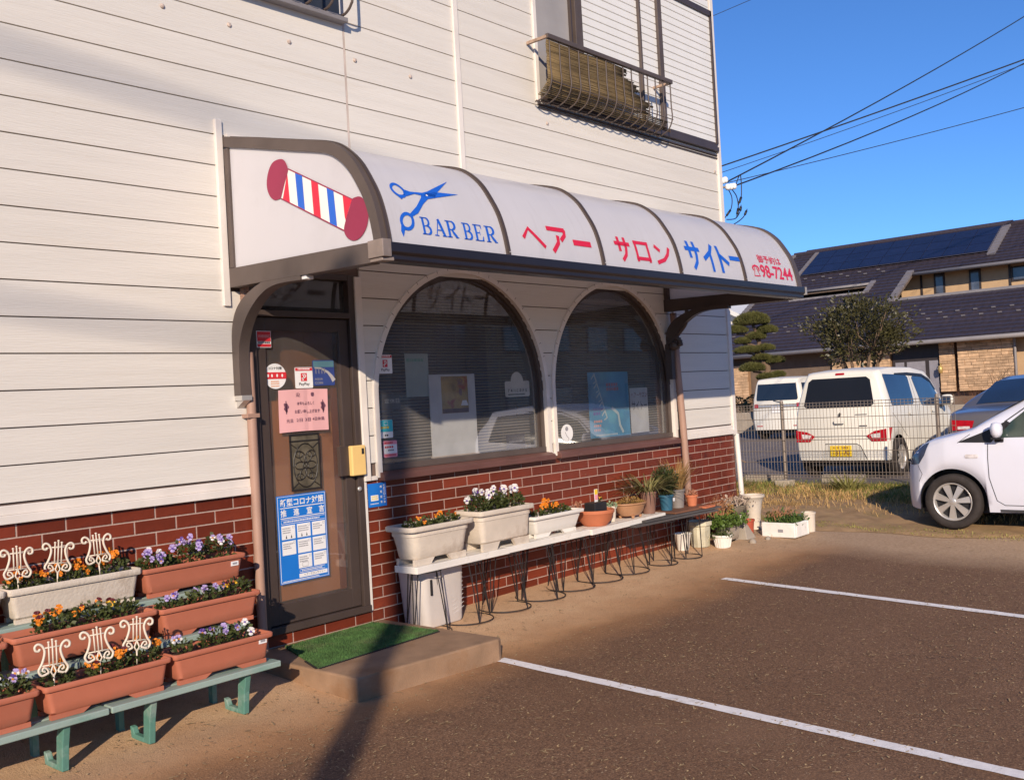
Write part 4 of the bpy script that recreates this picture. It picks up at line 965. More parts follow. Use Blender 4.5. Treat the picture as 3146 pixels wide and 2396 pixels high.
# ------------------------------------------------------------------ plant pieces
def leaf_cloud(n_, fn, size=(.02, .04), q=R, wid=.5, up=.4, droop=.3):
    """n_ leaves placed by fn() -> point, normal-ish direction"""
    m = MB()
    for _ in range(n_):
        p, d = fn(); p = Vector(p); d = (Vector(d)+Vector((q.uniform(-.6, .6), q.uniform(-.6, .6), q.uniform(-.3, .6)+up*.3))).normalized()
        s = d.cross(Vector((q.uniform(-1, 1), q.uniform(-1, 1), q.uniform(-1, 1)))); 
        if s.length < .05: continue
        s.normalize(); L_ = q.uniform(*size); w = L_*wid*.5; md = p+d*L_*.5+Vector((0, 0, L_*.06)); e = p+d*L_-Vector((0, 0, L_*droop*.5))
        m.add([p, md-s*w, md+s*w, e, p+d*L_*.22-s*w*.75, p+d*L_*.22+s*w*.75], [(0, 4, 5), (4, 1, 2, 5), (1, 3, 2)])
    return m
def flower_mesh(name, cols, size=.024):
    """pansy: two upper, two side and one lower petal, dark blotch"""
    m = MB()
    def petal(a, r, l, mi, dz):
        c, s = math.cos(a), math.sin(a); pts = [(0, 0, dz)]
        for t in lin(-1, 1, 7):
            rr = l*(1-.18*abs(t)**3); an = a+t*r
            pts.append((rr*math.cos(an), rr*math.sin(an), dz+.12*l*(1-t*t)-.25*l*.5*abs(t)))
        m.add([(p[1]*0+p[0], -p[2], p[1]) for p in pts], [(0, i+1, i+2) for i in range(6)], mi)
    S = size
    petal(math.radians(115), .55, S*1.05, 0, -.10*S); petal(math.radians(65), .55, S*1.05, 0, -.06*S)
    petal(math.radians(182), .55, S*.95, 1, .04*S); petal(math.radians(-2), .55, S*.95, 1, .06*S); petal(math.radians(270), .75, S*1.05, 1, .10*S)
    m.add([(S*.30*math.cos(a), -.26*S, S*.30*math.sin(a)-.08*S) for a in [2*math.pi*i/8 for i in range(8)]], [tuple(range(8))], 2)
    m.tube([(0, .02*S, 0), (0, .5*S, -.5*S), (0, .55*S, -2.0*S)], .0016, 4, mi=3)
    return m.mesh(name, cols)
fo = pm('petal_orange', (.80, .235, .012), .6, .12, 40, transl=.25); fm = pm('petal_maroon', (.10, .010, .016), .6, .15, 40, transl=.15); fy = pm('petal_yellow', (.85, .50, .03), .6, .1, 40, transl=.25)
fl = pm('petal_lilac', (.44, .34, .62), .6, .15, 40, transl=.25); fv = pm('petal_violet', (.10, .045, .25), .6, .2, 40, transl=.2); fw = pm('petal_white', (.76, .73, .72), .6, .06, 40, transl=.25); fc = pm('flower_eye', (.45, .18, .02), .6)
stemm = pm('flower_stem', (.10, .14, .035), .6)
FL = {'orange': flower_mesh('flower', [fo, fo, fc, stemm]), 'bicolour': flower_mesh('flower', [fm, fo, fc, stemm]), 'lilac': flower_mesh('flower', [fl, fl, fv, stemm]), 'lilacwhite': flower_mesh('flower', [fl, fw, fc, stemm]),
      'violet': flower_mesh('flower', [fv, fl, fc, stemm]), 'white': flower_mesh('flower', [fw, fw, fv, stemm]), 'whiteviolet': flower_mesh('flower', [fw, fv, fw, stemm]), 'yellow': flower_mesh('flower', [fm, fy, fc, stemm]), 'bigorange': flower_mesh('flower', [fo, fo, fc, stemm])}
def pansy(parent, cx, cy, z, rx, ry, h, kinds, nf, nl, seed, size=1., lean=0.):
    """one clump of pansies: a leafy part carrying its flowers"""
    q = random.Random(seed)
    def fn():
        a = q.uniform(0, 6.283); r = math.sqrt(q.random()); t = q.random()**.8
        x, y = cx+rx*r*math.cos(a), cy+ry*r*math.sin(a); zz = z+h*t*(1-.45*r*r)
        return (x, y, zz), (math.cos(a)*.8, math.sin(a)*.8, .4)
    o = leaf_cloud(nl, fn, (.018, .036), q, .62).build('pansy_plant', leafm, parent)
    pw = worldloc(parent)
    for i in range(nf):
        a = q.uniform(0, 6.283); r = math.sqrt(q.uniform(.05, 1)); x, y = cx+rx*1.02*r*math.cos(a), cy+ry*r*math.sin(a)-.01; zz = z+h*(1.02-.4*r*r)+q.uniform(-.012, .028)
        if q.random() < .18: continue
        f = inst(FL[q.choice(kinds)], 'flower', o, Vector((x, y, zz))-pw, (q.uniform(-.35, .25), q.uniform(-.25, .25), q.uniform(-1.1, .25)))
        s = size*q.uniform(.55, .95); f.scale = (s, s, s)
    return o
def trough(name, label, x0, x1, yf, depth, z0, z1, mat, group=None, taper=.055, feet=.018, lip=.020, sticker=None, rim_h=.022, round_=.02, band=False):
    """rectangular planter with rolled rim, tapered body, arched feet, soil inside"""
    t = thing(name, label, 'planter', ((x0+x1)/2, yf+depth/2, z0), group)
    cx, cy = (x0+x1)/2, yf+depth/2; hx, hy = (x1-x0)/2, depth/2
    def rr(hx_, hy_, r, z, n_=5):
        r = min(r, hx_*.9, hy_*.9); out = []
        for sx, sy, a0 in ((1, 1, 0), (-1, 1, 90), (-1, -1, 180), (1, -1, 270)):
            for k in range(n_):
                a = math.radians(a0+90*k/(n_-1)); out.append((cx+sx*(hx_-r)+r*math.cos(a), cy+sy*(hy_-r)+r*math.sin(a), z))
        return out
    def loft(levels, cap0=False, cap1=False, mi=0):
        m = MB(); n_ = len(levels[0])
        for L_ in levels: m.v += L_
        for i in range(len(levels)-1):
            for k in range(n_): m.f.append((i*n_+k, i*n_+(k+1) % n_, (i+1)*n_+(k+1) % n_, (i+1)*n_+k)); m.mi.append(mi)
        if cap0: m.f.append(tuple(range(n_-1, -1, -1))); m.mi.append(mi)
        if cap1: m.f.append(tuple((len(levels)-1)*n_+k for k in range(n_))); m.mi.append(mi)
        return m
    zb = z0+feet; zt = z1-rim_h; bx, by = hx-lip, hy-lip; tx_, ty_ = bx-taper, by-taper*.5
    lv = [rr(tx_-.012, ty_-.012, round_, zb), rr(tx_, ty_, round_*1.2, zb+.012)]
    for t_ in (.35, .7, 1.): lv.append(rr(tx_+(bx-tx_)*t_, ty_+(by-ty_)*t_, round_*1.3, zb+.012+(zt-zb-.012)*t_))
    if band: lv.insert(-1, rr(tx_+(bx-tx_)*.80-.0, ty_+(by-ty_)*.8, round_*1.3, zb+(zt-zb)*.80)); lv.insert(-1, rr(tx_+(bx-tx_)*.80+.006, ty_+(by-ty_)*.8+.006, round_*1.3, zb+(zt-zb)*.805))
    loft(lv, cap0=True).build('body', mat, t, auto=40)
    rim = [rr(bx-.001, by-.001, round_, zt-.002), rr(hx-.003, hy-.003, round_, zt-.003), rr(hx, hy, round_, zt+.004), rr(hx, hy, round_, z1-.005), rr(hx-.004, hy-.004, round_, z1), rr(hx-lip+.002, hy-lip+.002, round_*.8, z1), rr(hx-lip-.006, hy-lip-.006, round_*.8, z1-.012), rr(bx-.012, by-.012, round_*.7, z1-.06)]
    loft(rim).build('rim', mat, t, auto=40)
    loft([rr(bx-.008, by-.008, round_*.7, z1-.030)], cap1=True).build('soil', soil, t)
    for sx in (-1, 1):
        for sy in (-1, 1):
            a, b = cx+sx*(tx_-.004), cx+sx*(tx_-.19)
            MB().prism([(a, z0), (a-sx*.15, z0), (b, zb+.001), (a, zb+.001)], 'y', cy+sy*(ty_-.008), cy+sy*(ty_-.035)).build('foot', mat, t)
    if sticker:
        MB().box(sticker[0], sticker[0]+.05, yf+lip+.001, yf+lip+.0045, sticker[1], sticker[1]+.026).build('price_label', white_p, t)
        MB().box(sticker[0]+.010, sticker[0]+.04, yf+lip-.0005, yf+lip+.0008, sticker[1]+.008, sticker[1]+.019).build('price_print', grey_p, t)
    return t

# ------------------------------------------------------------------ green stepped plant stands with planters
def plant_stand(label, x0, x1):
    t = thing('plant_stand', label, 'plant stand', ((x0+x1)/2, -.45, gz((x0+x1)/2, -.5)), 'green stepped plant stands')
    for (yf, z) in ((-.80, .190), (-.525, .372), (-.275, .556)):
        for k, (a, b) in enumerate(((0, .085), (.105, .19))):
            m = MB(); m.box(x0, x1, yf+a, yf+b, z-.032, z); m.build('board', greenbd, t, bevel=.005)
    for x in (x0+.22, x1-.20):
        g = gz(x, -.7)
        m = MB(); m.prism([(-.775, .158), (-.715, .158), (-.69, .09), (-.675, g+.002), (-.735, g+.002), (-.75, .06)], 'x', x-.008, x+.026); m.build('leg', greenm, t, bevel=.004)
        m = MB(); m.prism([(-.68, g+.003), (-.56, g+.003), (-.55, g+.065), (-.575, g+.06), (-.59, g+.03), (-.68, g+.028)], 'x', x-.010, x+.020); m.build('foot', greenm, t, bevel=.004)
        m = MB(); m.prism([(-.70, .158), (-.66, .158), (-.40, .34), (-.15, .524), (-.19, .524), (-.44, .34)], 'x', x-.008, x+.016); m.build('stringer', greenm, t)
        m = MB(); m.prism([(-.16, .52), (-.11, .52), (-.11, g+.002), (-.16, g+.002)], 'x', x-.010, x+.018); m.build('leg', greenm, t)
        m = MB(); m.box(x-.010, x+.018, -.44, -.40, g+.002, .34); m.build('leg', greenm, t)
plant_stand('green stepped plant stand nearest the brown door', -2.535, -1.572)
plant_stand('green stepped plant stand at the left edge of the picture', -3.52, -2.548)
ORG = ['orange', 'orange', 'bicolour']; BIC = ['bicolour', 'bicolour', 'orange']; LIL = ['lilac', 'lilacwhite', 'violet', 'lilac']
def row(name, label, x0, x1, yf, z0, z1, mat, clumps, sticker=None, seed=0, **k):
    k['taper'] = k.get('taper', .05)*.45
    t = trough(name, label, x0, x1, yf, .205, z0, z1, mat, 'planters on the green stands', sticker=sticker, lip=.014, feet=.022, **k)
    for i, (cx, rx, h, kinds, nf, nl) in enumerate(clumps): pansy(t, cx, yf+.105, z1-.03, rx, .068, h, kinds, nf, nl, seed*10+i)
    return t
row('planter', 'terracotta planter with few pansies and a price label on the lowest shelf nearest the door', -2.195, -1.60, -.79, .191, .352, terra, [(-2.09, .045, .085, ['violet', 'lilacwhite'], 3, 70), (-1.90, .085, .10, ['violet', 'lilac', 'lilacwhite'], 5, 150), (-1.74, .05, .10, ['violet', 'white'], 3, 90)], (-1.69, .300), 1, taper=.045)
row('planter', 'terracotta planter with orange pansies and lyre stakes on the lowest shelf', -2.84, -2.205, -.79, .191, .352, terra, [(-2.73, .07, .09, ORG+['yellow'], 7, 150), (-2.49, .10, .10, BIC, 10, 200), (-2.30, .085, .11, BIC, 7, 170)], None, 2, taper=.045)
row('planter', 'terracotta planter with dark violet pansies cut off by the left edge, lowest shelf', -3.48, -2.855, -.79, .191, .352, terra, [(-3.18, .10, .10, ['violet'], 7, 160), (-2.955, .085, .11, ['violet', 'lilacwhite'], 9, 160)], None, 3, taper=.045)
row('planter', 'terracotta planter with lilac pansies on the middle shelf near the door', -2.105, -1.48, -.515, .373, .536, terra, [(-1.99, .085, .075, LIL, 7, 150), (-1.79, .09, .095, ['lilac', 'lilacwhite'], 9, 160), (-1.585, .08, .11, ['violet', 'yellow'], 4, 190)], None, 4, taper=.05)
row('planter', 'dusty terracotta planter with maroon and orange pansies on the middle shelf', -2.86, -2.115, -.515, .373, .545, terra, [(-2.62, .10, .11, BIC, 11, 200), (-2.43, .09, .12, BIC, 6, 200), (-2.27, .08, .11, BIC+['yellow'], 4, 190)], None, 5, taper=.06)
row('planter', 'terracotta planter with sparse pansies at the left edge of the middle shelf', -3.52, -2.875, -.515, .373, .536, terra, [(-3.2, .09, .08, ['lilac'], 4, 120), (-2.96, .06, .07, ['lilac'], 3, 100)], None, 6, taper=.05)
row('planter', 'terracotta planter full of lilac pansies on the top shelf beside the downpipe', -2.055, -1.40, -.265, .557, .722, terra, [(-1.93, .10, .10, LIL+['white'], 11, 200), (-1.74, .10, .14, LIL+['lilacwhite'], 12, 200), (-1.53, .085, .15, LIL, 11, 190)], (-1.50, .655), 7, taper=.05)
row('planter', 'weathered white planter with orange pansies and lyre stakes on the top shelf', -2.765, -2.06, -.265, .557, .738, oldwhite, [(-2.64, .10, .085, ORG, 13, 200), (-2.42, .10, .10, ['orange'], 14, 200), (-2.20, .10, .12, ['orange'], 15, 210)], None, 8, taper=.045, rim_h=.03)
row('planter', 'weathered white planter cut off by the left edge on the top shelf', -3.45, -2.775, -.265, .557, .738, oldwhite, [(-3.1, .1, .09, ORG, 8, 150)], None, 9, taper=.045, rim_h=.03)

# cream lyre stakes
def lyre(label, x, y, zb, tilt=0., rz=0.):
    """lyre-shaped ornament: two scrolled arms, three strings, a bar and a spike"""
    m = MB()
    for s in (-1, 1):
        arm = [(s*.020, .010), (s*.052, .000), (s*.066, .025), (s*.052, .052), (s*.040, .085), (s*.036, .115), (s*.046, .140), (s*.064, .150), (s*.078, .140), (s*.076, .122), (s*.062, .118), (s*.056, .128)]
        P2 = catmull([(a, 0, b) for a, b in arm], 5); n_ = len(P2); m.tube(P2, [.0062]*n_, 6)
        P2 = catmull([(s*.020, 0, .010), (s*.030, 0, .030), (s*.044, 0, .036), (s*.048, 0, .022), (s*.036, 0, .016)], 5); m.tube(P2, .0045, 6)
    for a, h in ((-.017, .150), (0, .160), (.017, .150)):
        m.tube([(a, 0, .040), (a, 0, h)], .0040, 6); m.lathe([(0, 0), (.0065, .003), (.0065, .008), (0, .011)], (a, 0, h-.002), 7)
    m.tube([(-.044, 0, .128), (.044, 0, .128)], .0036, 5); m.tube([(-.050, 0, .045), (.050, 0, .045)], .0036, 5)
    m.tube([(0, 0, .045), (-.012, 0, .012), (0, 0, -.012)], .0045, 5); m.tube([(0, 0, .045), (.012, 0, .012), (0, 0, -.012)], .0045, 5); m.tube([(0, 0, .0), (0, 0, -.075)], [.006, .002], 5)
    m.v = [(p[0]*.96, p[1], p[2]*.96) for p in m.v]
    me = m.mesh('lyre_stake', lyrem, True)
    o = bpy.data.objects.new('lyre_stake', me); COL.objects.link(o); o.location = (x, y, zb); o.rotation_euler = (-.08, tilt, rz)
    tag(o, label, 'plant stake', 'lyre shaped plant stakes'); return o
lyre('leftmost cream lyre stake in the weathered white planter', -2.695, -.205, .785, .03, -.1)
lyre('middle cream lyre stake in the weathered white planter', -2.495, -.205, .785, .10, -.15)
lyre('bright cream lyre stake at the right end of the weathered white planter', -2.275, -.205, .795, -.02, -.1)
lyre('leftmost lyre stake in the lowest terracotta planter', -2.765, -.72, .392, .02, -.2)
lyre('middle lyre stake in the lowest terracotta planter', -2.545, -.72, .405, -.03, -.3)
lyre('right lyre stake in the lowest terracotta planter, shaded by the planter above', -2.355, -.72, .415, .06, -.3)

# ------------------------------------------------------------------ white benches on wire stands
def bench(label, x0, x1, zt, yb=-.185, yf=-.405, rz=0.):
    t = thing('bench_board', label, 'bench', ((x0+x1)/2, (yb+yf)/2, zt-.045), 'white bench boards along the wall')
    n_ = 3; w = (yb-yf)/n_
    for k in range(n_):
        m = MB(); m.box(x0, x1, yf+k*w+.003, yf+(k+1)*w-.003, zt-.020, zt); m.build('slat', white_pl, t, bevel=.003)
    m = MB(); m.box(x0-.004, x1+.004, yf-.006, yf+.004, zt-.046, zt+.001); m.build('front_edge', white_pl, t, bevel=.003)
    m = MB(); m.box(x0-.006, x0+.006, yf+.004, yb, zt-.046, zt+.001); m.box(x1-.006, x1+.006, yf+.004, yb, zt-.046, zt+.001); m.build('end_edge', white_pl, t, bevel=.003)
    if rz: t.rotation_euler = (0, 0, rz)
    return t
bench('white bench board under the two big weathered planters', -.165, .775, .440)
bench('white bench board under the small white planter', .785, 1.775, .442, rz=-.012)
bench('white bench board under the terracotta bowl and tan bonsai pot', 1.79, 2.95, .438, rz=.03)
def wire_stand(label, x, y, top, r0=.20, seed=0, r1=.135):
    t = thing('wire_stand', label, 'plant stand', (x, y, gz(x, y)), 'black wire plant stands under the benches')
    g = gz(x, y); q = random.Random(seed); m = MB(); m.tube([(x+r0*math.cos(a), y+r0*math.sin(a), g+.006) for a in [2*math.pi*i/28 for i in range(28)]], .0042, 6, closed=True); m.build('foot_ring', iron, t, smooth=True)
    m = MB(); m.tube([(x+r1*math.cos(a), y+r1*math.sin(a), top-.006) for a in [2*math.pi*i/24 for i in range(24)]], .0042, 6, closed=True); m.build('top_ring', iron, t, smooth=True)
    o_ = q.uniform(0, 1.5)
    for k in range(4):
        a = o_+k*math.pi/2; c, s = math.cos(a), math.sin(a); m = MB()
        for d in (-.20, .20):
            m.tube([(x+r0*c, y+r0*s, g+.004), (x+r1*math.cos(a+d), y+r1*math.sin(a+d), top-.004)], .0042, 5)
        m.build('hairpin_leg', iron, t)
NM = ['first black wire stand, beside the white bin', 'second black wire stand under the joint of two benches', 'third black wire stand under the small white planter', 'fourth black wire stand from the white bin', 'fifth black wire stand below the terracotta bowl', 'sixth black wire stand below the tan bonsai pot', 'seventh black wire stand under the dark planks', 'eighth black wire stand next to the white wash basin']
for i, (x, y) in enumerate([(.40, -.29), (.83, -.285), (1.255, -.285), (1.655, -.28), (2.04, -.29), (2.43, -.30), (2.88, -.38), (3.27, -.40)]): wire_stand(NM[i], x, y, .395 if i < 6 else .375, .20 if i < 6 else .14, i)
wire_stand('black wire stand in front of the white bin at the left end of the benches', .0, -.30, .395, .17, 21, .12)
# tall white bin under the first bench
t = thing('white_bin', 'tall tapered off white plastic bin under the left end of the bench', 'bin', (.19, -.16, gz(.2, -.2)))
m = MB(); g = gz(.2, -.2)
def rbox(cx, cy, hx, hy, r, z, n_=5):
    out = []
    for sx, sy, a0 in ((1, 1, 0), (-1, 1, 90), (-1, -1, 180), (1, -1, 270)):
        for k in range(n_):
            a = math.radians(a0+90*k/(n_-1)); out.append((cx+sx*(hx-r)+r*math.cos(a), cy+sy*(hy-r)+r*math.sin(a), z))
    return out
def loftm(levels, mi=0, cap0=True, cap1=True):
    m = MB(); n_ = len(levels[0])
    for L_ in levels: m.v += L_
    for i in range(len(levels)-1):
        for k in range(n_): m.f.append((i*n_+k, i*n_+(k+1) % n_, (i+1)*n_+(k+1) % n_, (i+1)*n_+k)); m.mi.append(mi)
    if cap0: m.f.append(tuple(range(n_-1, -1, -1))); m.mi.append(mi)
    if cap1: m.f.append(tuple((len(levels)-1)*n_+k for k in range(n_))); m.mi.append(mi)
    return m
binm = pm('off_white_bin_plastic', (.55, .50, .46), .6, .06, 5, .1, 40, dirt=(.45, .37, .30), dscale=4, dthr=.6)
loftm([rbox(.21, -.15, .185, .125, .05, g+.002), rbox(.21, -.15, .19, .13, .05, g+.02), rbox(.20, -.15, .215, .14, .05, .385), rbox(.20, -.15, .222, .146, .05, .39), rbox(.20, -.15, .222, .146, .05, .40)]).build('body', binm, t, auto=40)
m = MB(); m.box(.06, .075, -.297, -.287, .20, .31); m.build('handle_slot', darkp, t)
ph = MB()
for k in range(9): ph.tube([(.28+.0*k, -.283, g+.06+.03*k), (.395, -.278, g+.10+.03*k)], .0022, 4)
ph.build('moulded_lines', binm, t)

t = trough('big_planter', 'big weathered white planter with withered pansies at the left end of the benches', -.215, .425, -.425, .30, .441, .712, oldwhite, 'weathered white planters on the benches', taper=.04, feet=.042, lip=.026, rim_h=.03, round_=.055, band=True)
pansy(t, -.03, -.28, .675, .10, .08, .075, ['bicolour'], 2, 130, 31); pansy(t, .12, -.27, .675, .09, .08, .08, ['bicolour'], 1, 140, 32); pansy(t, .28, -.26, .675, .09, .08, .085, ['orange'], 2, 170, 33)
t = trough('big_planter', 'big square weathered planter with large white pansies on the bench', .47, 1.085, -.43, .29, .441, .740, oldwhite, 'weathered white planters on the benches', taper=.022, feet=.055, lip=.024, rim_h=.032, round_=.03, band=True)
for i, x in enumerate((.60, .78, .96)): pansy(t, x, -.28, .70, .11, .10, .16, ['white', 'white', 'whiteviolet', 'white'], 8, 330, 40+i, 1.45)
t = trough('small_planter', 'small white planter with orange pansies on the bench', 1.12, 1.765, -.385, .20, .443, .620, white_pl, None, taper=.045, feet=.03, lip=.02, rim_h=.024)
pansy(t, 1.27, -.285, .59, .09, .06, .07, ['white'], 0, 90, 51); pansy(t, 1.39, -.30, .59, .07, .06, .12, ['bigorange'], 9, 90, 52, 1.25); pansy(t, 1.56, -.285, .59, .10, .06, .08, ['orange'], 0, 190, 53)

def pot(name, label, x, y, z, prof_, mat, n_=24, sx=1., sy=1., rot=0., group=None, soil_r=None, soil_z=None, cat='pot'):
    t = thing(name, label, cat, (x, y, z), group)
    MB().lathe(prof_, (x, y, z), n_, sx, sy, rot=rot, close=False).build('pot_body', mat, t, auto=35)
    if soil_r:
        m = MB(); m.add([(x+soil_r*sx*math.cos(2*math.pi*i/n_+rot), y+soil_r*sy*math.sin(2*math.pi*i/n_+rot), z+soil_z) for i in range(n_)], [tuple(range(n_))]); m.build('soil', soil, t)
    return t
def std(r0, r1, h, lip=.008, wall=.006, rim=.02): return [(0, 0), (r0, 0), (r1-lip, h-rim), (r1, h-rim), (r1, h), (r1-wall-.002, h), (r1-wall-lip, h-.03)]
t = pot('terracotta_bowl', 'round terracotta bowl holding a black nursery pot on the bench', 2.03, -.285, .441, [(0, 0), (.10, 0), (.14, .045), (.160, .10), (.168, .108), (.170, .128), (.164, .134), (.152, .128), (.148, .11)], terra2, soil_r=.148, soil_z=.112)
t2 = thing('nursery_pot', 'square black nursery pot with a flower label in the terracotta bowl', 'pot', (2.03, -.30, .555))
MB().box(1.945, 2.115, -.355, -.24, .555, .635).build('pot_body', darkp, t2, bevel=.006); MB().box(1.95, 2.11, -.35, -.245, .635, .637).build('soil', soil, t2)
m = MB(); m.box(2.02, 2.065, -.300, -.297, .63, .745); m.build('plant_label', white_p, t2); m = MB(); m.box(2.023, 2.062, -.3015, -.3003, .70, .742); m.build('label_print', yellow_p, t2); m = MB(); m.box(2.023, 2.062, -.3015, -.3003, .655, .698); m.build('label_print', lpink_p, t2)
pansy(t2, 2.08, -.29, .635, .03, .03, .03, ['yellow'], 3, 30, 61, .6)
q = random.Random(77)
o = leaf_cloud(60, lambda: ((1.87+q.uniform(-.04, .04), -.22+q.uniform(-.03, .03), .56+q.uniform(0, .08)), (0, 0, 1)), (.02, .04), q, .7).build('withered_leaves', pm('brown_dead_leaf', (.30, .13, .075), .8, .3, 20), t)
t = pot('cactus_pot', 'small white pot with a grey green succulent on the bench', 2.27, -.29, .441, std(.028, .046, .135), oldwhite, 18, soil_r=.038, soil_z=.11)
q = random.Random(78); leaf_cloud(70, lambda: ((2.27+q.gauss(0, .022), -.29+q.gauss(0, .022), .565+abs(q.gauss(0, .018))), (q.uniform(-1, 1), q.uniform(-1, 1), .6)), (.02, .035), q, .55).build('succulent', pm('succulent_green', (.20, .26, .15), .6, .2, 20), t)
t = pot('bonsai_pot', 'tan oval footed bonsai pot with mossy top on the bench', 2.56, -.28, .441, [(0, .022), (.11, .022), (.148, .058), (.172, .115), (.192, .124), (.192, .136), (.176, .136), (.168, .12)], pm('tan_glaze', (.42, .22, .115), .4, .12, 5), 26, 1.0, .70, soil_r=.166, soil_z=.126)
for a in (.6, 2.4, 4.2, 5.4): MB().lathe([(.010, 0), (.018, .022)], (2.56+.11*math.cos(a), -.28+.075*math.sin(a), .441), 8).build('foot', MATS['tan_glaze'], t)
q = random.Random(79)
def moss():
    a = q.uniform(0, 6.283); r = math.sqrt(q.random()); return (2.56+.158*r*math.cos(a), -.28+.11*r*math.sin(a), .565+.06*(1-r*r)*q.random()), (math.cos(a), math.sin(a), 1)
leaf_cloud(700, moss, (.010, .022), q, .3).build('moss', pm('rusty_moss', (.26, .15, .04), .9, .3, 20), t)
m = MB()
for k in range(9): x = 2.56+q.uniform(-.07, .07); m.tube([(x, -.29, .57), (x+q.uniform(-.03, .03), -.30, .60), (x+q.uniform(-.06, .06), -.30+q.uniform(-.02, .02), .64+q.uniform(-.02, .03))], [.003, .0025, .001], 4)
m.build('dry_sprigs', drym, t)
def blades(n_, cx, cy, z, len_, q, w=.006, spread=.9, up=.5, r0=.03, seg=5, grav=1.3):
    m = MB()
    for _ in range(n_):
        a = q.uniform(0, 6.283); L_ = q.uniform(*len_); e = q.uniform(.35, 1.35)*up; p = Vector((cx+r0*math.cos(a)*q.random(), cy+r0*math.sin(a)*q.random(), z)); d = Vector((math.cos(a)*spread, math.sin(a)*spread, e+.35)).normalized(); s = Vector((-math.sin(a), math.cos(a), 0)); vs = []
        for i in range(seg+1):
            ww = w*(1-(i/seg)**2*.9)/2; vs += [p-s*ww, p+s*ww]; p = p+d*(L_/seg); d = (d+Vector((0, 0, -grav/seg*.55))).normalized()
        m.add(vs, [(2*i, 2*i+1, 2*i+3, 2*i+2) for i in range(seg)])
    return m
t = pot('brown_pot', 'tall brown pot with an arching spider plant on the bench end', 2.86, -.28, .441, std(.055, .082, .20), pm('dull_brown_plastic', (.20, .105, .075), .6, .1), 20, soil_r=.07, soil_z=.17)
q = random.Random(80); blades(130, 2.86, -.28, .61, (.26, .48), q, .014, .95, .75, .05, 7, 2.6).build('spider_plant_leaves', pm('spider_leaf', (.21, .19, .075), .6, .35, 9, transl=.2), t)
# dark planks on stands at the right end
t = thing('dark_planks', 'stack of dark weathered planks laid on wire stands right of the benches', 'planks', (3.1, -.4, .38))
plk = pm('grey_black_plank', (.075, .068, .066), .7, .25, 5, .3, 40, stretch=(.3, 1, 1)); plr = pm('brown_plank', (.17, .075, .042), .7, .2, 6)
for i, (x0, x1, y0, y1, z0, z1, mm, rz) in enumerate([(2.36, 3.62, -.53, -.42, .380, .398, plk, 0), (2.40, 3.70, -.41, -.29, .380, .398, plk, 0), (2.98, 3.78, -.28, -.16, .380, .400, plk, 0), (2.55, 3.72, -.50, -.34, .400, .416, plk, 0), (3.02, 3.66, -.47, -.20, .418, .434, plr, 0)]):
    m = MB(); m.box(x0, x1, y0, y1, z0, z1); m.build('plank', mm, t, bevel=.003)
t.rotation_euler = (0, 0, -.07)
t = pot('blue_pot', 'blue plastic pot with a dark green bush on the planks', 3.14, -.29, .436, std(.052, .072, .145), pm('blue_plastic', (.028, .105, .165), .5, .1), 20, soil_r=.06, soil_z=.12)
MB().box(3.145, 3.175, -.362, -.360, .52, .55).build('pot_label', white_p, t)
q = random.Random(81)
def bush():
    v = Vector((q.gauss(0, 1), q.gauss(0, 1), q.gauss(0, 1))).normalized()*q.random()**.4; return (3.17+.13*v.x, -.26+.10*v.y, .70+.13*v.z), v
leaf_cloud(900, bush, (.03, .07), q, .16).build('bush', leafd, t)
t = pot('grey_pot', 'grey plastic pot with dry ornamental grass against the downpipe', 3.35, -.28, .436, std(.058, .078, .175), pm('grey_plastic_pot', (.21, .185, .17), .6, .12), 20, soil_r=.065, soil_z=.15)
q = random.Random(82); blades(200, 3.37, -.27, .60, (.18, .38), q, .009, .7, 1.2, .06, 5, 1.2).build('dry_grass', pm('dry_ornamental_grass', (.33, .20, .075), .8, .3, 9, transl=.2), t)
t = pot('orange_pot', 'small orange terracotta pot at the right end of the planks', 3.51, -.34, .436, std(.042, .062, .105), terra2, 18, soil_r=.05, soil_z=.09)
q = random.Random(83); leaf_cloud(40, lambda: ((3.51+q.uniform(-.05, .05), -.34+q.uniform(-.04, .04), .53+q.uniform(0, .04)), (q.uniform(-1, 1), q.uniform(-1, 1), .2)), (.03, .06), q, .3).build('withered_leaves', MATS['brown_dead_leaf'], t)
o = MB(); o.box(3.44, 3.62, -.53, -.45, .420, .438); o = o.build('orange_tray', terra2, None, bevel=.004); tag(o, 'flat orange tray lying on the dark planks', 'tray')

# ------------------------------------------------------------------ pots on the ground by the corner
def gp(x, y): return gz(x, y)
t = pot('wash_basin', 'small white wash basin on the ground under the planks', 3.53, -.20, gp(3.53, -.2), [(0, 0), (.055, 0), (.082, .15), (.090, .158), (.086, .162), (.070, .12)], white_pl, 20)
t = pot('octagonal_pot', 'mossy white octagonal pot beside the wash basin', 3.79, -.235, gp(3.79, -.23), [(0, 0), (.095, 0), (.108, .20), (.125, .21), (.125, .25), (.112, .25), (.10, .22)], pm('mossy_white', (.50, .46, .34), .8, .25, 9, .5, 25, dirt=(.24, .22, .12), dscale=6, dthr=.52, dsoft=.15), 8, rot=.3, soil_r=.10, soil_z=.215)
t = pot('ribbed_pot', 'small ribbed white pot with seedlings in front of the corner', 3.87, -.44, gp(3.87, -.44), std(.068, .098, .125), white_pl, 20, soil_r=.085, soil_z=.10)
m = MB()
for k in range(20):
    a = 2*math.pi*k/20; m.tube([(3.87+.071*math.cos(a), -.44+.071*math.sin(a), gp(3.87, -.44)+.006), (3.87+.089*math.cos(a), -.44+.089*math.sin(a), gp(3.87, -.44)+.10)], .004, 4)
m.build('ribs', white_pl, t)
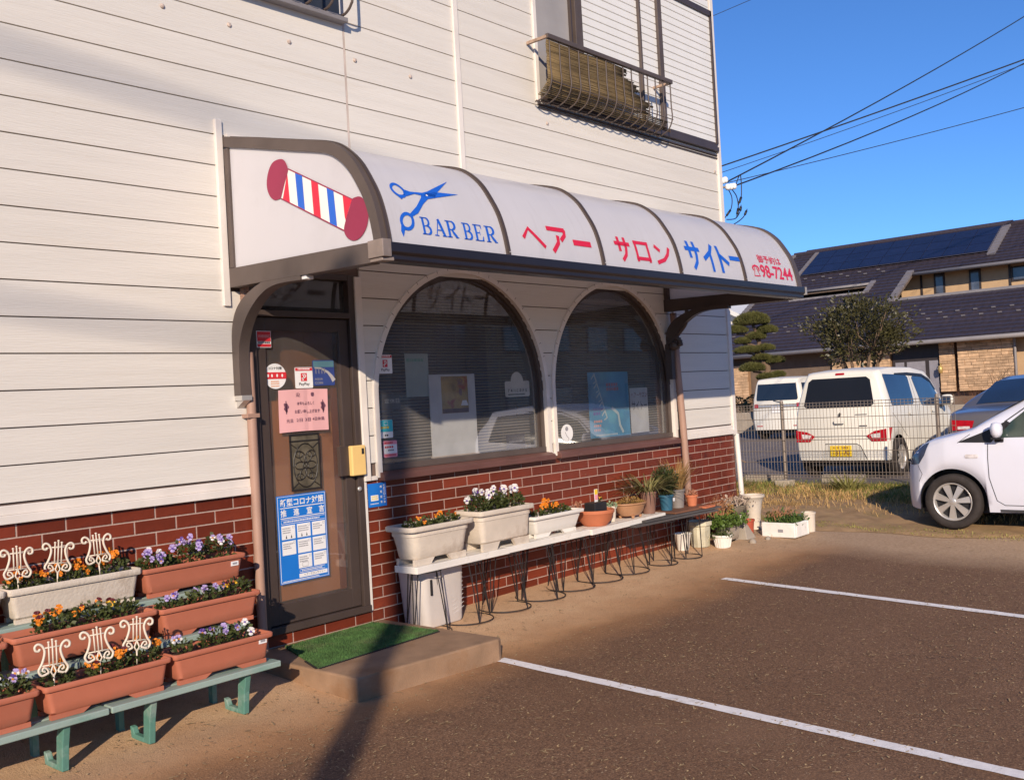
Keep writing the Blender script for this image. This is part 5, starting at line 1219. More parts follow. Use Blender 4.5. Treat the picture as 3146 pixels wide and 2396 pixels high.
q = random.Random(84); leaf_cloud(220, lambda: ((3.87+q.gauss(0, .05), -.44+q.gauss(0, .045), .085+abs(q.gauss(0, .03))), (q.uniform(-1, 1), q.uniform(-1, 1), .8)), (.02, .04), q, .45).build('seedlings', leafm, t)
t = trough('green_planter', 'grey planter overgrown with low green leaves near the corner', 4.02, 4.36, -.42, .20, gp(4.2, -.3), gp(4.2, -.3)+.19, concm, None, taper=.03, feet=.012)
q = random.Random(85)
leaf_cloud(1100, lambda: ((4.12+q.uniform(-.28, .24), -.33+q.uniform(-.17, .14), .16+abs(q.gauss(0, .045))), (q.uniform(-1, 1), q.uniform(-1, 1), .8)), (.025, .05), q, .5).build('leafy_plants', pm('bright_leaf', (.085, .14, .022), .55, .3, 20, transl=.2), t)
m = MB(); g = gp(4.42, -.40); m.add([(4.33, -.46, g), (4.52, -.46, g), (4.52, -.30, g), (4.33, -.30, g), (4.38, -.40, g+.17), (4.43, -.40, g+.17), (4.43, -.35, g+.17), (4.38, -.35, g+.17)], [(0, 1, 5, 4), (1, 2, 6, 5), (2, 3, 7, 6), (3, 0, 4, 7), (4, 5, 6, 7)])
tag(m.build('pier_block', concm, None, bevel=.008), 'tapered grey concrete block beside the red pot', 'block')
t = pot('red_pot', 'small brick red pot tucked behind the white foam box', 4.60, -.33, gp(4.6, -.33), std(.050, .072, .165), pm('brick_red_pot', (.38, .07, .035), .6, .1), 18, soil_r=.06, soil_z=.14)
# foam box
t = thing('foam_box', 'chipped white foam box full of low green plants by the corner', 'box', (4.80, -.64, gp(4.8, -.64)))
g = gp(4.8, -.64); foam = pm('chipped_foam', (.74, .71, .66), .8, .08, 6, .6, 14, dirt=(.42, .33, .24), dscale=5, dthr=.60, dsoft=.1)
m = MB(); m.box(4.64, 4.675, -.83, -.46, g, g+.150); m.box(4.675, 4.94, -.83, -.795, g, g+.150); m.box(4.94, 4.975, -.83, -.46, g, g+.145); m.box(4.675, 4.94, -.495, -.46, g, g+.15); m.build('foam_wall', foam, t, bevel=.010)
MB().box(4.675, 4.94, -.795, -.495, g+.01, g+.11).build('soil', soil, t)
MB().box(4.637, 4.64, -.70, -.645, g+.055, g+.085).build('embossed_mark', grey_p, t)
q = random.Random(86); leaf_cloud(1100, lambda: ((4.81+q.uniform(-.15, .15), -.65+q.uniform(-.17, .17), g+.10+abs(q.gauss(0, .05))), (q.uniform(-1, 1), q.uniform(-1, 1), .9)), (.025, .055), q, .42).build('leafy_plants', pm('mid_leaf', (.06, .105, .02), .55, .35, 20, transl=.2), t)
m = MB()
for k in range(60):
    x, y = 4.85+q.uniform(-.16, .14), -.58+q.uniform(-.12, .12); m.tube([(x, y, g+.12), (x+q.uniform(-.05, .05), y, g+.22), (x+q.uniform(-.13, .13), y+q.uniform(-.1, .1), g+.26+q.uniform(-.06, .06))], [.0035, .003, .001], 4)
m.build('withered_stems', pm('withered_orange', (.40, .19, .095), .8, .3, 20), t)
t = pot('tall_bucket', 'tall white weathered bucket at the end of the pot row', 5.16, -.74, gp(5.16, -.74), std(.062, .075, .205), oldwhite, 16, soil_r=.062, soil_z=.17)
t = pot('slate_pot', 'slate green pot between the foam box and the white bucket', 5.05, -.66, gp(5.05, -.66), std(.045, .07, .19), pm('slate_pot', (.10, .12, .11), .6, .1), 16, soil_r=.058, soil_z=.16)
t = pot('white_urn', 'tall cream urn with rolled rim behind the potted plants', 4.98, -.20, gp(4.98, -.2), [(0, 0), (.085, 0), (.085, .02), (.07, .05), (.075, .16), (.095, .29), (.115, .335), (.125, .342), (.125, .365), (.112, .368), (.095, .33), (.085, .25)], oldwhite, 24)
t = thing('bonsai_bowl', 'stone bonsai bowl with dry succulents on a white block', 'pot', (4.62, -.16, gp(4.6, -.16)))
MB().box(4.57, 4.71, -.22, -.10, gp(4.6, -.16), .21).build('block', oldwhite, t, bevel=.006)
MB().lathe([(0, .212), (.08, .212), (.13, .25), (.145, .295), (.155, .30), (.150, .31), (.135, .30)], (4.63, -.17, 0), 22, 1, .75, close=False).build('pot_body', pm('dark_stone_bowl', (.20, .165, .12), .7, .2, 12), t, auto=40)
q = random.Random(87); leaf_cloud(260, lambda: ((4.66+q.gauss(0, .10), -.17+q.gauss(0, .06), .31+abs(q.gauss(0, .035))), (q.uniform(-1, 1), q.uniform(-1, 1), .5)), (.02, .045), q, .6).build('dry_succulents', pm('mauve_succulent', (.36, .28, .22), .7, .3, 18), t)
leaf_cloud(60, lambda: ((4.48+q.uniform(-.04, .06), -.20+q.uniform(-.03, .03), .22+q.uniform(-.05, .12)), (q.uniform(-1, 1), q.uniform(-1, 1), -.6)), (.03, .05), q, .6).build('yellow_leaves', pm('yellowed_leaf', (.35, .21, .06), .7, .3, 18), t)
# more clutter in the corner: stones, a ribbed pot with dry stems, low weeds
q = random.Random(120)
for i, (x, y, r, lab) in enumerate(((4.25, -.56, .045, 'rounded grey stone before the overgrown grey planter'), (4.50, -.60, .035, 'small pale stone beside the tapered concrete block'), (5.32, -.62, .05, 'rough brown stone right of the white bucket'))):
    m = MB(); g = gp(x, y); n_ = 10
    for j in range(5):
        zz = [0, .35, .75, 1.0, 1.12][j]; rr = [1, 1.08, .85, .5, .1][j]
        for k in range(n_): a = 2*math.pi*k/n_; w_ = r*rr*(1+.18*math.sin(a*2+i)+.1*math.sin(3*a+2*i)); m.v.append((x+w_*math.cos(a), y+w_*.8*math.sin(a), g-.005+r*zz))
    for j in range(4):
        for k in range(n_): m.f.append((j*n_+k, j*n_+(k+1) % n_, (j+1)*n_+(k+1) % n_, (j+1)*n_+k)); m.mi.append(0)
    m.f.append(tuple(4*n_+k for k in range(n_))); m.mi.append(0)
    tag(m.build('stone', concm, None, smooth=True), lab, 'stone', 'loose stones by the pots')
t = pot('dry_stem_pot', 'grey pot of dry brown stems standing against the brick corner', 4.36, -.13, gp(4.36, -.13), std(.07, .095, .20), concm, 18, soil_r=.08, soil_z=.17)
m = MB()
for k in range(70):
    x, y = 4.36+q.gauss(0, .04), -.13+q.gauss(0, .03); m.tube([(x, y, .17), (x+q.gauss(0, .05), y+q.gauss(0, .03), .30), (x+q.gauss(0, .11), y+q.gauss(0, .06)-.03, .36+q.uniform(-.08, .10))], [.003, .0025, .001], 4)
m.build('dry_stems', pm('withered_orange', (.40, .19, .095), .8, .3, 20), t)
t = pot('mossy_pot', 'short mossy pot with green leaves between the stone and the red pot', 4.46, -.24, gp(4.46, -.24), std(.06, .085, .14), MATS['mossy_white'], 16, soil_r=.07, soil_z=.12)
leaf_cloud(320, lambda: ((4.46+q.gauss(0, .06), -.24+q.gauss(0, .05), .11+abs(q.gauss(0, .05))), (q.uniform(-1, 1), q.uniform(-1, 1), .8)), (.025, .05), q, .45).build('leafy_plants', pm('bright_leaf', (.085, .14, .022), .55, .3, 20, transl=.2), t)
# bare reddish shoots against the bricks
def twigs(m, p, d, L_, r, depth, q, spread=.6, n_=(2, 3)):
    p = Vector(p); d = Vector(d).normalized(); pts = [p]; rr = [r]
    for i in range(3):
        d = (d+Vector((q.uniform(-.18, .18), q.uniform(-.18, .18), q.uniform(-.06, .14)))).normalized(); p = p+d*L_/3; pts.append(p); rr.append(r*(1-.22*(i+1)))
    m.tube(pts, rr, 4 if depth < 2 else 5)
    if depth > 0:
        for _ in range(q.randint(*n_)):
            dd = (d+Vector((q.uniform(-1, 1), q.uniform(-1, 1), q.uniform(-.35, .7)))*spread).normalized(); k = q.choice((1, 2, 3)); twigs(m, pts[k], dd, L_*q.uniform(.55, .8), rr[k]*.7, depth-1, q, spread, n_)
for i, (x, y, lab) in enumerate(((4.12, -.12, 'bare reddish shoots growing against the brick corner'), (5.25, .10, 'single bare twig shrub beside the white corner pipe'))):
    q = random.Random(90+i); m = MB()
    for k in range(5): twigs(m, (x+q.uniform(-.12, .12), y+q.uniform(-.04, .04), gp(x, y)), (q.uniform(-.25, .25), q.uniform(-.1, .1), 1), .30, .005, 2, q, .5)
    t = thing('bare_shoots', lab, 'shrub', (x, y, gp(x, y))); m.build('stems', pm('reddish_twig', (.28, .12, .07), .8, .2), t)
# ------------------------------------------------------------------ mesh fence
FX = 8.25
fence = thing('mesh_fence', 'galvanised wire mesh fence with slim posts between the lots', 'fence', (FX, 1, .1))
posts = [5.2, 3.1, 1.02, -1.10]
for y in posts:
    m = MB(); m.tube([(FX, y, .06), (FX, y, 1.31)], .024, 10); m.lathe([(.026, 1.305), (.02, 1.325), (0, 1.33)], (FX, y, 0), 10); m.build('post', wirem, fence, auto=40)
for a, b in ((7.2, 5.2), (5.2, 3.1), (3.1, 1.02), (1.02, -1.32)):
    m = MB(); n_ = round((a-b)/.0475)
    for k in range(n_+1):
        y = a+(b-a)*k/n_; m.tube([(FX-.028, y, .245), (FX-.028, y, 1.285)], .0033, 4, cap=False)
    for z in (.25, .29, .33, .47, .62, .77, .92, 1.07, 1.20, 1.235, 1.275): m.tube([(FX-.031, a, z), (FX-.031, b, z)], .0042, 4, cap=False)
    m.build('mesh_panel', wirem, fence)
for y in posts[2:3]:
    m = MB(); m.box(FX-.115, FX+.10, y-.10, y+.115, .0, .215); m.build('concrete_foot', pm('pale_concrete', (.40, .34, .26), .9, .1, 8, .3, 60), fence, bevel=.012)
for y in (posts[0], posts[1], posts[3]):
    m = MB(); m.box(FX-.10, FX+.10, y-.10, y+.10, -.05, .10); m.build('concrete_foot', concm, fence)
for i, (x, y, l) in enumerate(((9.0, 1.75, .62), (9.05, .55, .62), (9.2, 3.3, .62))):
    m = MB(); m.prism([(x, .1), (x+.14, .1), (x+.12, .215), (x+.02, .215)][::-1], 'y', y-l/2, y+l/2)
    tag(m.build('wheel_stop', concm, None, bevel=.01), ['low concrete wheel stop behind the fence post', 'low concrete wheel stop behind the middle of the fence', 'low concrete wheel stop nearest the shop corner'][i], 'wheel stop', 'concrete wheel stops')

# ------------------------------------------------------------------ vehicles
def wheel_meshes(R_, rim_r, w, spokes, style):
    m = MB(); pr = [(rim_r, -w*.48), (R_*.93, -w*.5), (R_*.985, -w*.40), (R_, -w*.25), (R_, w*.25), (R_*.985, w*.40), (R_*.93, w*.5), (rim_r, w*.48), (rim_r, -w*.48)]
    m.lathe(pr, (0, 0, 0), 40, close=False); m.v = [(p[0], p[2], p[1]) for p in m.v]
    ty = m.mesh('wheel', rubber, True)
    m = MB()                                        # outer face towards +y
    m.lathe([(rim_r, w*.10), (rim_r*1.0, w*.46), (rim_r*.95, w*.47), (rim_r*.90, w*.38), (rim_r*.88, w*.12)], (0, 0, 0), 40, close=False); m.v = [(p[0], p[2], p[1]) for p in m.v]
    sp = MB()
    for k in range(spokes):
        a = 2*math.pi*k/spokes+.3; c, s = math.cos(a), math.sin(a)
        def P2(r, t, y): return (r*c-t*s, y, r*s+t*c)
        if style == 'cap':
            ri, ro, wi, wo = rim_r*.16, rim_r*.93, rim_r*.085, rim_r*.175
        else: ri, ro, wi, wo = rim_r*.12, rim_r*.93, rim_r*.10, rim_r*.11
        vs = [P2(ri, -wi, w*.44), P2(ri, wi, w*.44), P2(ro, wo, w*.36), P2(ro, -wo, w*.36), P2(ri, -wi*1.2, w*.30), P2(ri, wi*1.2, w*.30), P2(ro, wo*1.15, w*.22), P2(ro, -wo*1.15, w*.22)]
        sp.add(vs, [(0, 3, 2, 1), (0, 4, 7, 3), (1, 2, 6, 5)])
    h = MB(); h.lathe([(rim_r*.20, w*.2), (rim_r*.20, w*.42), (rim_r*.15, w*.455), (0, w*.46)], (0, 0, 0), 20, close=False); h.v = [(p[0], p[2], p[1]) for p in h.v]
    d = MB(); d.lathe([(0, w*.14), (rim_r*.9, w*.14)], (0, 0, 0), 24, close=False); d.v = [(p[0], p[2], p[1]) for p in d.v]
    return ty, m.mesh('rim', alloy, True), sp.mesh('spokes', alloy), h.mesh('hub', alloy, True), d.mesh('brake_shadow', darkp)
def put_wheel(t, wm, x, y, z, flip):
    o = inst(wm[0], 'wheel', t, (x, y, z), (0, 0, math.pi if flip else 0))
    for nm, me in zip(('rim', 'spokes', 'hub', 'brake_shadow'), wm[1:]): inst(me, nm, o)
class Car:
    """body lofted from cross-sections along x (0 = tail, L = nose); helper maps for panes, lamps and seams"""
    def __init__(s, L_, ztop, wid, roofw, belt, sill, wheels, RA, lean=lambda x, z: 0.):
        s.L, s.zt, s.w, s.rw, s.belt, s.sill, s.wheels, s.RA, s.lean = L_, ztop, wid, roofw, belt, sill, wheels, RA, lean
    def zb(s, x):
        z = interp(x, s.sill)
        for wx, wz in s.wheels:
            d = abs(x-wx)
            if d < s.RA: z = max(z, wz+math.sqrt(s.RA**2-d*d))
        return z
    def cross(s, x):
        zt = interp(x, s.zt); zb = min(s.zb(x), zt-.1); w = interp(x, s.w); rw = interp(x, s.rw); be = min(interp(x, s.belt), zt-.06)
        g = sstep((zt-be-.08)/.35)
        A = [(w-.035, zb), (w-.006, zb+(be-zb)*.22), (w, zb+(be-zb)*.55), (w-.018, be)]
        hood = [(w-.035, be+(zt-be)*.45), (w-.085, zt-.018), (w*.6, zt+.004), (0, zt+.018)]
        roof = [(w-.02-(w-.02-rw)*.45, be+(zt-be)*.48), (rw, zt-.065), (rw-.10, zt-.008), (0, zt+.012)]
        B = [(a[0]*(1-g)+b[0]*g, a[1]*(1-g)+b[1]*g) for a, b in zip(hood, roof)]
        pts = catmull([(a, b, 0) for a, b in A+B], 4)
        return [(p.x, p.y) for p in pts]
    def body(s, mat, t, name='body'):
        xs = sorted(set([0, .012, .035, .07, .12]+[s.L-.012, s.L-.035, s.L-.07, s.L-.12, s.L]+lin(.15, s.L-.15, int(s.L/.045))+[wx+sg*s.RA*math.sin(a) for wx, _ in s.wheels for sg in (-1, 1) for a in lin(0, 1.57, 10)]))
        xs = [x for x in xs if 0 <= x <= s.L]
        m = MB(); rows = []
        for x in xs:
            cs = s.cross(x); k = len(cs); m.v += [(x+s.lean(x, z), y, z) for y, z in cs]+[(x+s.lean(x, z), -y, z) for y, z in reversed(cs[:-1])]; rows.append(2*k-1)
        n_ = rows[0]
        for i in range(len(xs)-1):
            for k in range(n_-1): m.f.append((i*n_+k, (i+1)*n_+k, (i+1)*n_+k+1, i*n_+k+1)); m.mi.append(0)
        m.f.append(tuple(range(n_))); m.f.append(tuple((len(xs)-1)*n_+k for k in range(n_-1, -1, -1))); m.mi += [0, 0]
        return m.build(name, mat, t, local=True, auto=50)
    def hw(s, x, z):
        cs = s.cross(x)
        for (y0, z0), (y1, z1) in zip(cs[:-1], cs[1:]):
            if z0 <= z <= z1: return y0+(y1-y0)*(z-z0)/max(z1-z0, 1e-6)
        return cs[0][0] if z < cs[0][1] else cs[-1][0]
    def side(s, polys, mat, t, name, sgn, off=.005, cell=.07):
        m = MB()
        for p in polys:
            xs = [a for a, _ in p]; zs = [b for _, b in p]
            v3, f3 = conform(p, [tuple(range(len(p)))], lambda a, b: (a+s.lean(a, b), sgn*(s.hw(a, b)+off), b), [c for c in lin(0, s.L, int(s.L/cell)) if min(xs) < c < max(xs)], [c for c in lin(0, 2, int(2/cell)) if min(zs) < c < max(zs)])
            if sgn > 0: f3 = [f[::-1] for f in f3]
            m.add(v3, f3)
        return m.build(name, mat, t, local=True, smooth=True)
    def end(s, polys, mat, t, name, x, off):
        m = MB()
        for p in polys: m.add([(x+s.lean(x, b)+off, a, b) for a, b in p], [tuple(range(len(p)))])
        return m.build(name, mat, t, local=True)
    def wells(s, t):
        for wx, wz in s.wheels:
            w = interp(wx, s.w)
            for sg in (-1, 1):
                m = MB()
                A = lin(-.25, math.pi+.25, 18); r = s.RA-.002
                vs = [(wx+r*math.cos(a), sg*(w-.045), wz+r*math.sin(a)) for a in A]+[(wx+r*math.cos(a), sg*(w-.30), wz+r*math.sin(a)) for a in A]
                m.add(vs, [(i, i+1, 18+i+1, 18+i) for i in range(17)]+[tuple(range(18, 36))])
                m.build('wheel_well', darkp, t, local=True)
        m = MB(); m.box(.15, s.L-.2, -.55, .55, .17, .40); m.build('underbody', darkp, t, local=True)
def rect(a0, a1, b0, b1): return [(a0, b0), (a1, b0), (a1, b1), (a0, b1)]
def rrect(a0, a1, b0, b1, r, n_=4):
    out = []
    for cx, cz, t0 in ((a1-r, b1-r, 0), (a0+r, b1-r, 90), (a0+r, b0+r, 180), (a1-r, b0+r, 270)):
        out += [(cx+r*math.cos(math.radians(t0+90*k/(n_-1))), cz+r*math.sin(math.radians(t0+90*k/(n_-1)))) for k in range(n_)]
    return out

# --- white hatchback parked nose towards the verge (right foreground)
hb = thing('parked_car', 'white small hatchback with silver wheel cover, cut off by the right edge', 'car', (6.55, -4.70, -.045), None, math.pi/2)
C1 = Car(3.25, [(0, .95), (.06, 1.20), (.3, 1.44), (.9, 1.49), (1.5, 1.475), (1.95, 1.36), (2.25, 1.20), (2.50, 1.045), (2.72, .985), (2.90, .945), (3.02, .89), (3.11, .81), (3.18, .72), (3.23, .64), (3.25, .58)],
         [(0, .62), (.05, .67), (.2, .715), (.6, .738), (2.75, .738), (2.93, .715), (3.04, .675), (3.12, .61), (3.19, .52), (3.23, .43), (3.25, .36)],
         [(0, .5), (.3, .55), (1.5, .555), (2.1, .57), (2.5, .60), (2.8, .62), (3.2, .5), (3.4, .3)],
         [(0, .96), (1.2, .94), (2.0, .915), (2.5, .93), (2.8, .88), (3.2, .70), (3.4, .5)], [(0, .25), (.3, .22), (2.4, .20), (3.0, .20), (3.15, .21), (3.4, .24)], [(.36, .30), (2.70, .30)], .335)
C1.body(carv, hb); C1.wells(hb)
wmh = wheel_meshes(.28, .195, .16, 7, 'cap')
for x in (.36, 2.70):
    put_wheel(hb, wmh, x, .66, .30, False); put_wheel(hb, wmh, x, -.66, .30, True)
seam = pm('panel_gap', (.05, .05, .055), .7)
for sg in (1, -1):
    C1.side([[(2.30, .945), (1.30, .955), (1.30, 1.34), (1.62, 1.36), (1.92, 1.27), (2.10, 1.12)]], pm('greenish_car_glass', (.035, .055, .045), .08, .4, 2.5, spec=.7), hb, 'side_window', sg, .004)
    C1.side([[(1.24, .96), (.35, 1.0), (.45, 1.36), (1.24, 1.40)]], carglass, hb, 'side_window', sg, .004)
    C1.side([[(2.62, .905), (2.30, .90), (2.12, 1.085), (2.16, 1.11), (2.36, 1.01), (2.56, .93)]], darkp, hb, 'mirror_base', sg, .005)
    C1.side([p for p in stroke([(2.33, .89), (2.335, .75), (2.33, .55), (2.27, .32), (2.20, .275), (1.25, .27)], .007)], seam, hb, 'door_seam', sg, .003)
    C1.side(stroke([(2.18, 1.10), (1.93, 1.285), (1.62, 1.39), (1.0, 1.41)], .012), seam, hb, 'door_seam', sg, .003)
    C1.side(stroke([(2.62, .90), (2.50, .985)], .006), seam, hb, 'hood_seam', sg, .003)
    C1.side(stroke([(3.04, .50), (3.00, .58), (3.05, .67)], .005), seam, hb, 'bumper_seam', sg, .003)
    C1.side([rrect(2.42, 2.55, .745, .785, .018)], lampc, hb, 'side_repeater', sg, .007)
    C1.side([[(2.915, .905), (2.98, .885), (3.07, .81), (3.165, .70), (3.155, .665), (3.03, .685), (2.97, .77)]], pm('smoked_headlamp', (.05, .06, .10), .12, .3, 8, spec=.8), hb, 'headlamp', sg, .006, .035)
    m = MB(); y = sg*.80
    m.lathe([(0, -.075), (.05, -.07), (.085, -.03), (.09, .03), (.065, .07), (0, .08)], (2.22, y, 1.025), 14, .62, .95); m.build('wing_mirror', carv, hb, local=True, smooth=True)
    m = MB(); m.box(2.17, 2.27, y-.05, y+.03, .935, .955); m.box(2.18, 2.26, y-.10*sg-.02, y-.10*sg+.04, .905, .945); m.build('mirror_stalk', darkp, hb, local=True)
    C1.side([rect(.75, 2.25, .205, .232)], seam, hb, 'sill_trim', sg, .004)
C1.end([rrect(-.30, .30, .30, .42, .05)], darkp, hb, 'grille', 3.25, .004)
m = MB(); vs = []
for i in range(9):
    x = 2.50-.62*i/8
    for k in range(7):
        y = -.56+1.12*k/6; z = interp(x, C1.zt)+.020-.03*abs(y/.56)**3; vs.append((x, y, z))
m.add(vs, [(i*7+k, i*7+k+1, (i+1)*7+k+1, (i+1)*7+k) for i in range(8) for k in range(6)]); m.build('windscreen', carglass, hb, local=True, smooth=True)

# --- pearl white kei wagon behind the fence
van = thing('parked_wagon', 'pearl white boxy wagon with yellow number plate behind the mesh fence', 'car', (9.72, .82, .10), None, 0)
lean_v = lambda x, z: (.16*max(0, z-.85)*max(0, 1-x/1.2)+.03*max(0, .5-z)*max(0, 1-x/.5))
C2 = Car(3.40, [(0, 1.52), (.012, 1.565), (.035, 1.59), (.12, 1.615), (.6, 1.64), (1.5, 1.63), (2.1, 1.56), (2.35, 1.44), (2.65, 1.14), (2.8, 1.03), (3.2, .93), (3.36, .78), (3.4, .65)],
         [(0, .675), (.012, .695), (.035, .712), (.12, .73), (2.8, .735), (3.2, .69), (3.4, .52)], [(0, .54), (.12, .575), (1.5, .58), (2.3, .58), (2.9, .6), (3.4, .45)],
         [(0, 1.02), (1.5, .99), (2.4, .95), (3.4, .6)], [(0, .27), (.2, .26), (.6, .22), (2.6, .22), (3.4, .25)], [(.47, .285), (2.89, .285)], .335, lean_v)
C2.body(carw, van); C2.wells(van)
wmv = wheel_meshes(.28, .185, .16, 6, 'alloy')
for x in (.47, 2.89):
    put_wheel(van, wmv, x, .655, .285, False); put_wheel(van, wmv, x, -.655, .285, True)
for sg in (1, -1):
    C2.side([[(.20, 1.09), (.24, 1.06), (1.10, 1.045), (1.15, 1.08), (1.17, 1.46), (1.10, 1.50), (.15, 1.53), (.12, 1.50)]], carglass2, van, 'side_window', sg, .004)
    C2.side([[(1.44, 1.05), (1.50, 1.01), (2.34, .98), (2.42, 1.02), (2.24, 1.28), (2.02, 1.44), (1.40, 1.48), (1.33, 1.45)]], carglass2, van, 'side_window', sg, .004)
    C2.side(stroke([(.62, 1.525), (1.2, 1.515), (1.85, 1.48), (2.15, 1.385), (2.30, 1.24)], [.02, .045, .05, .05, .03]), darkp, van, 'rain_visor', sg, .012)
    C2.side(stroke([(1.25, 1.53), (1.27, 1.0), (1.22, .30)], .006)+stroke([(.20, .95), (.78, .56), (.80, .32)], .005)+stroke([(2.36, 1.0), (2.30, .4)], .006), seam, van, 'door_seam', sg, .003)
    for x in (.95, 1.95):
        C2.side([rrect(x-.09, x+.09, .885, .925, .015)], carw, van, 'door_handle', sg, .022)
    C2.side([[(.0, .545), (.0, .735), (.14, .745), (.06, .55)]], lampr, van, 'tail_lamp', sg, .005)
    m = MB(); m.lathe([(0, -.09), (.07, -.085), (.10, -.03), (.10, .05), (.07, .085), (0, .09)], (2.28, sg*.84, 1.06), 12, .55, .95); m.build('wing_mirror', carw, van, local=True, smooth=True)
    m = MB(); m.box(2.215, 2.222, sg*.84-.075, sg*.84+.075, 1.0, 1.125); m.build('mirror_glass', carglass2, van, local=True)
    m = MB(); m.box(2.24, 2.32, sg*.72-.05, sg*.72+.05, .955, .99); m.build('mirror_stalk', darkp, van, local=True)
E_ = lambda polys, mat, nm, off=-.005: C2.end(polys, mat, van, nm, 0, off)
E_([rrect(-.505, .535, 1.065, 1.495, .05)][:0]+[[(-.52, 1.10), (-.47, 1.062), (.52, 1.062), (.57, 1.10), (.50, 1.46), (.44, 1.505), (-.40, 1.505), (-.46, 1.46)]], carglass, 'rear_window', -.006)
E_([rrect(-.07, .07, 1.548, 1.578, .01)], lampr, 'high_brake_lamp', -.008)
E_(stroke([(.42, .632), (-.42, .632)], .006), seam, 'tailgate_seam', -.004)
E_([[(.70, .55), (.70, .73), (.52, .70), (.40, .632), (.48, .55)]], lampr, 'tail_lamp', -.009); E_([[(.60, .60), (.61, .67), (.46, .65), (.48, .60)]], lampc, 'lamp_lens', -.011)
E_([[(-.70, .55), (-.70, .73), (-.52, .70), (-.40, .632), (-.48, .55)]], lampr, 'tail_lamp', -.009); E_([[(-.60, .60), (-.61, .67), (-.46, .65), (-.48, .60)]], lampc, 'lamp_lens', -.011)
E_([rrect(-.085, .085, .822, .878, .02)], carw, 'tailgate_handle', -.022); E_([rect(-.07, .07, .815, .822)], seam, 'handle_shadow', -.023)
E_([[(.03, .95), (0, .985), (-.03, .965), (.012, .945), (-.03, .95), (0, .915), (.03, .935), (-.012, .955)]], pm('chrome_badge', (.16, .15, .15), .25, metal=.6), 'badge', -.008)
E_([rect(-.42, -.24, .945, .953)], MATS['chrome_badge'], 'badge', -.007); E_([rect(-.42, -.30, .775, .787)], MATS['chrome_badge'], 'badge', -.007)
E_([[(.30, .285), (.24, .50), (.20, .522), (-.24, .522), (-.30, .49), (-.38, .285)]], pm('plate_recess_paint', (.60, .58, .53), .35, .03, coat=.5), 'plate_recess', -.0045)
E_(stroke([(.24, .515), (-.24, .515), (-.30, .485), (-.39, .28)], .012), seam, 'recess_edge', -.006)
m = MB(); m.box(-.022, -.012, -.165, .165, .325, .49); m.build('number_plate', yellow_p, van, local=True, bevel=.003)
def vt(body, a0, a1, b0, b1, bold=.02):
    vs, fs = fit_text(body, -a1, b0, -a0, b1, bold); MB().add([(-.0235, -a, b) for a, b in vs], fs).build('plate_lettering', pm('plate_ink', (.20, .05, .02), .6), van, local=True)
vt('31-70', -.135, .085, .345, .425); vt('に', .10, .135, .36, .39); vt('袖ヶ浦', .03, .12, .445, .475, .01); vt('583', -.115, -.01, .443, .475)

# --- second white wagon far left of it
v2 = thing('parked_wagon', 'white wagon with silver trim parked farther back behind the fence post', 'car', (20.0, 6.95, .10), None, 0)
C3 = Car(3.40, [(0, 1.55), (.012, 1.59), (.035, 1.62), (.12, 1.645), (.6, 1.67), (1.7, 1.66), (2.3, 1.57), (2.6, 1.30), (2.85, 1.05), (3.2, .95), (3.36, .8), (3.4, .65)],
         [(0, .68), (.012, .70), (.035, .715), (.12, .73), (2.8, .735), (3.2, .69), (3.4, .52)], [(0, .58), (.12, .60), (2.3, .6), (2.9, .6), (3.4, .45)], [(0, 1.06), (2.4, 1.0), (3.4, .6)], [(0, .26), (.2, .26), (.6, .22), (2.6, .22), (3.4, .25)], [(.47, .285), (2.89, .285)], .335, lambda x, z: .08*max(0, z-.85)*max(0, 1-x/1.2))
C3.body(carw, v2); C3.wells(v2)
for x in (.47, 2.89):
    put_wheel(v2, wmv, x, .655, .285, False); put_wheel(v2, wmv, x, -.655, .285, True)
E3 = lambda polys, mat, nm, off=-.005: C3.end(polys, mat, v2, nm, 0, off)
E3([[(-.58, 1.06), (.58, 1.06), (.60, 1.10), (.55, 1.50), (-.55, 1.50), (-.60, 1.10)]], carglass, 'rear_window', -.006)
E3([rect(-.60, .60, .885, .945)], alloy, 'silver_trim', -.006); E3([rrect(.55, .66, .86, .97, .02)], lampr, 'tail_lamp', -.008); E3([rrect(-.66, -.55, .86, .97, .02)], lampr, 'tail_lamp', -.008)
E3([rect(-.165, .165, .72, .885)], white_p, 'number_plate', -.010); E3([rrect(-.62, -.44, .36, .385, .01)], lampr, 'reflector', -.008); E3([rrect(.44, .62, .36, .385, .01)], lampr, 'reflector', -.008); E3(stroke([(.10, 1.05), (-.18, .985)], .018), darkp, 'rear_wiper', -.012)
for sg in (1, -1):
    C3.side([[(.12, 1.09), (1.15, 1.07), (1.15, 1.48), (.15, 1.50)]], carglass2, v2, 'side_window', sg, .004); C3.side([[(1.25, 1.06), (2.4, 1.02), (2.15, 1.42), (1.25, 1.47)]], carglass2, v2, 'side_window', sg, .004)

# --- grey sedan between wagon and hatchback
gs = thing('parked_sedan', 'dark grey sedan showing its red tail lamp beyond the white hatchback', 'car', (9.50, -1.66, .10), None, 0)
C4 = Car(4.6, [(0, .88), (.012, .90), (.05, .93), (.3, .965), (.62, 1.0), (.95, 1.18), (1.35, 1.34), (1.8, 1.40), (2.5, 1.39), (3.0, 1.20), (3.4, .98), (4.2, .88), (4.5, .72), (4.6, .55)],
         [(0, .80), (.012, .825), (.05, .85), (.2, .875), (.6, .885), (3.9, .885), (4.3, .84), (4.6, .60)], [(0, .5), (.6, .62), (1.3, .60), (2.6, .60), (3.4, .68), (4.6, .4)], [(0, .90), (1, .95), (3, .93), (4.6, .6)], [(0, .30), (.5, .22), (4, .22), (4.6, .25)], [(.95, .32), (3.75, .32)], .36, lambda x, z: .10*max(0, .75-z)*max(0, 1-x/.5))
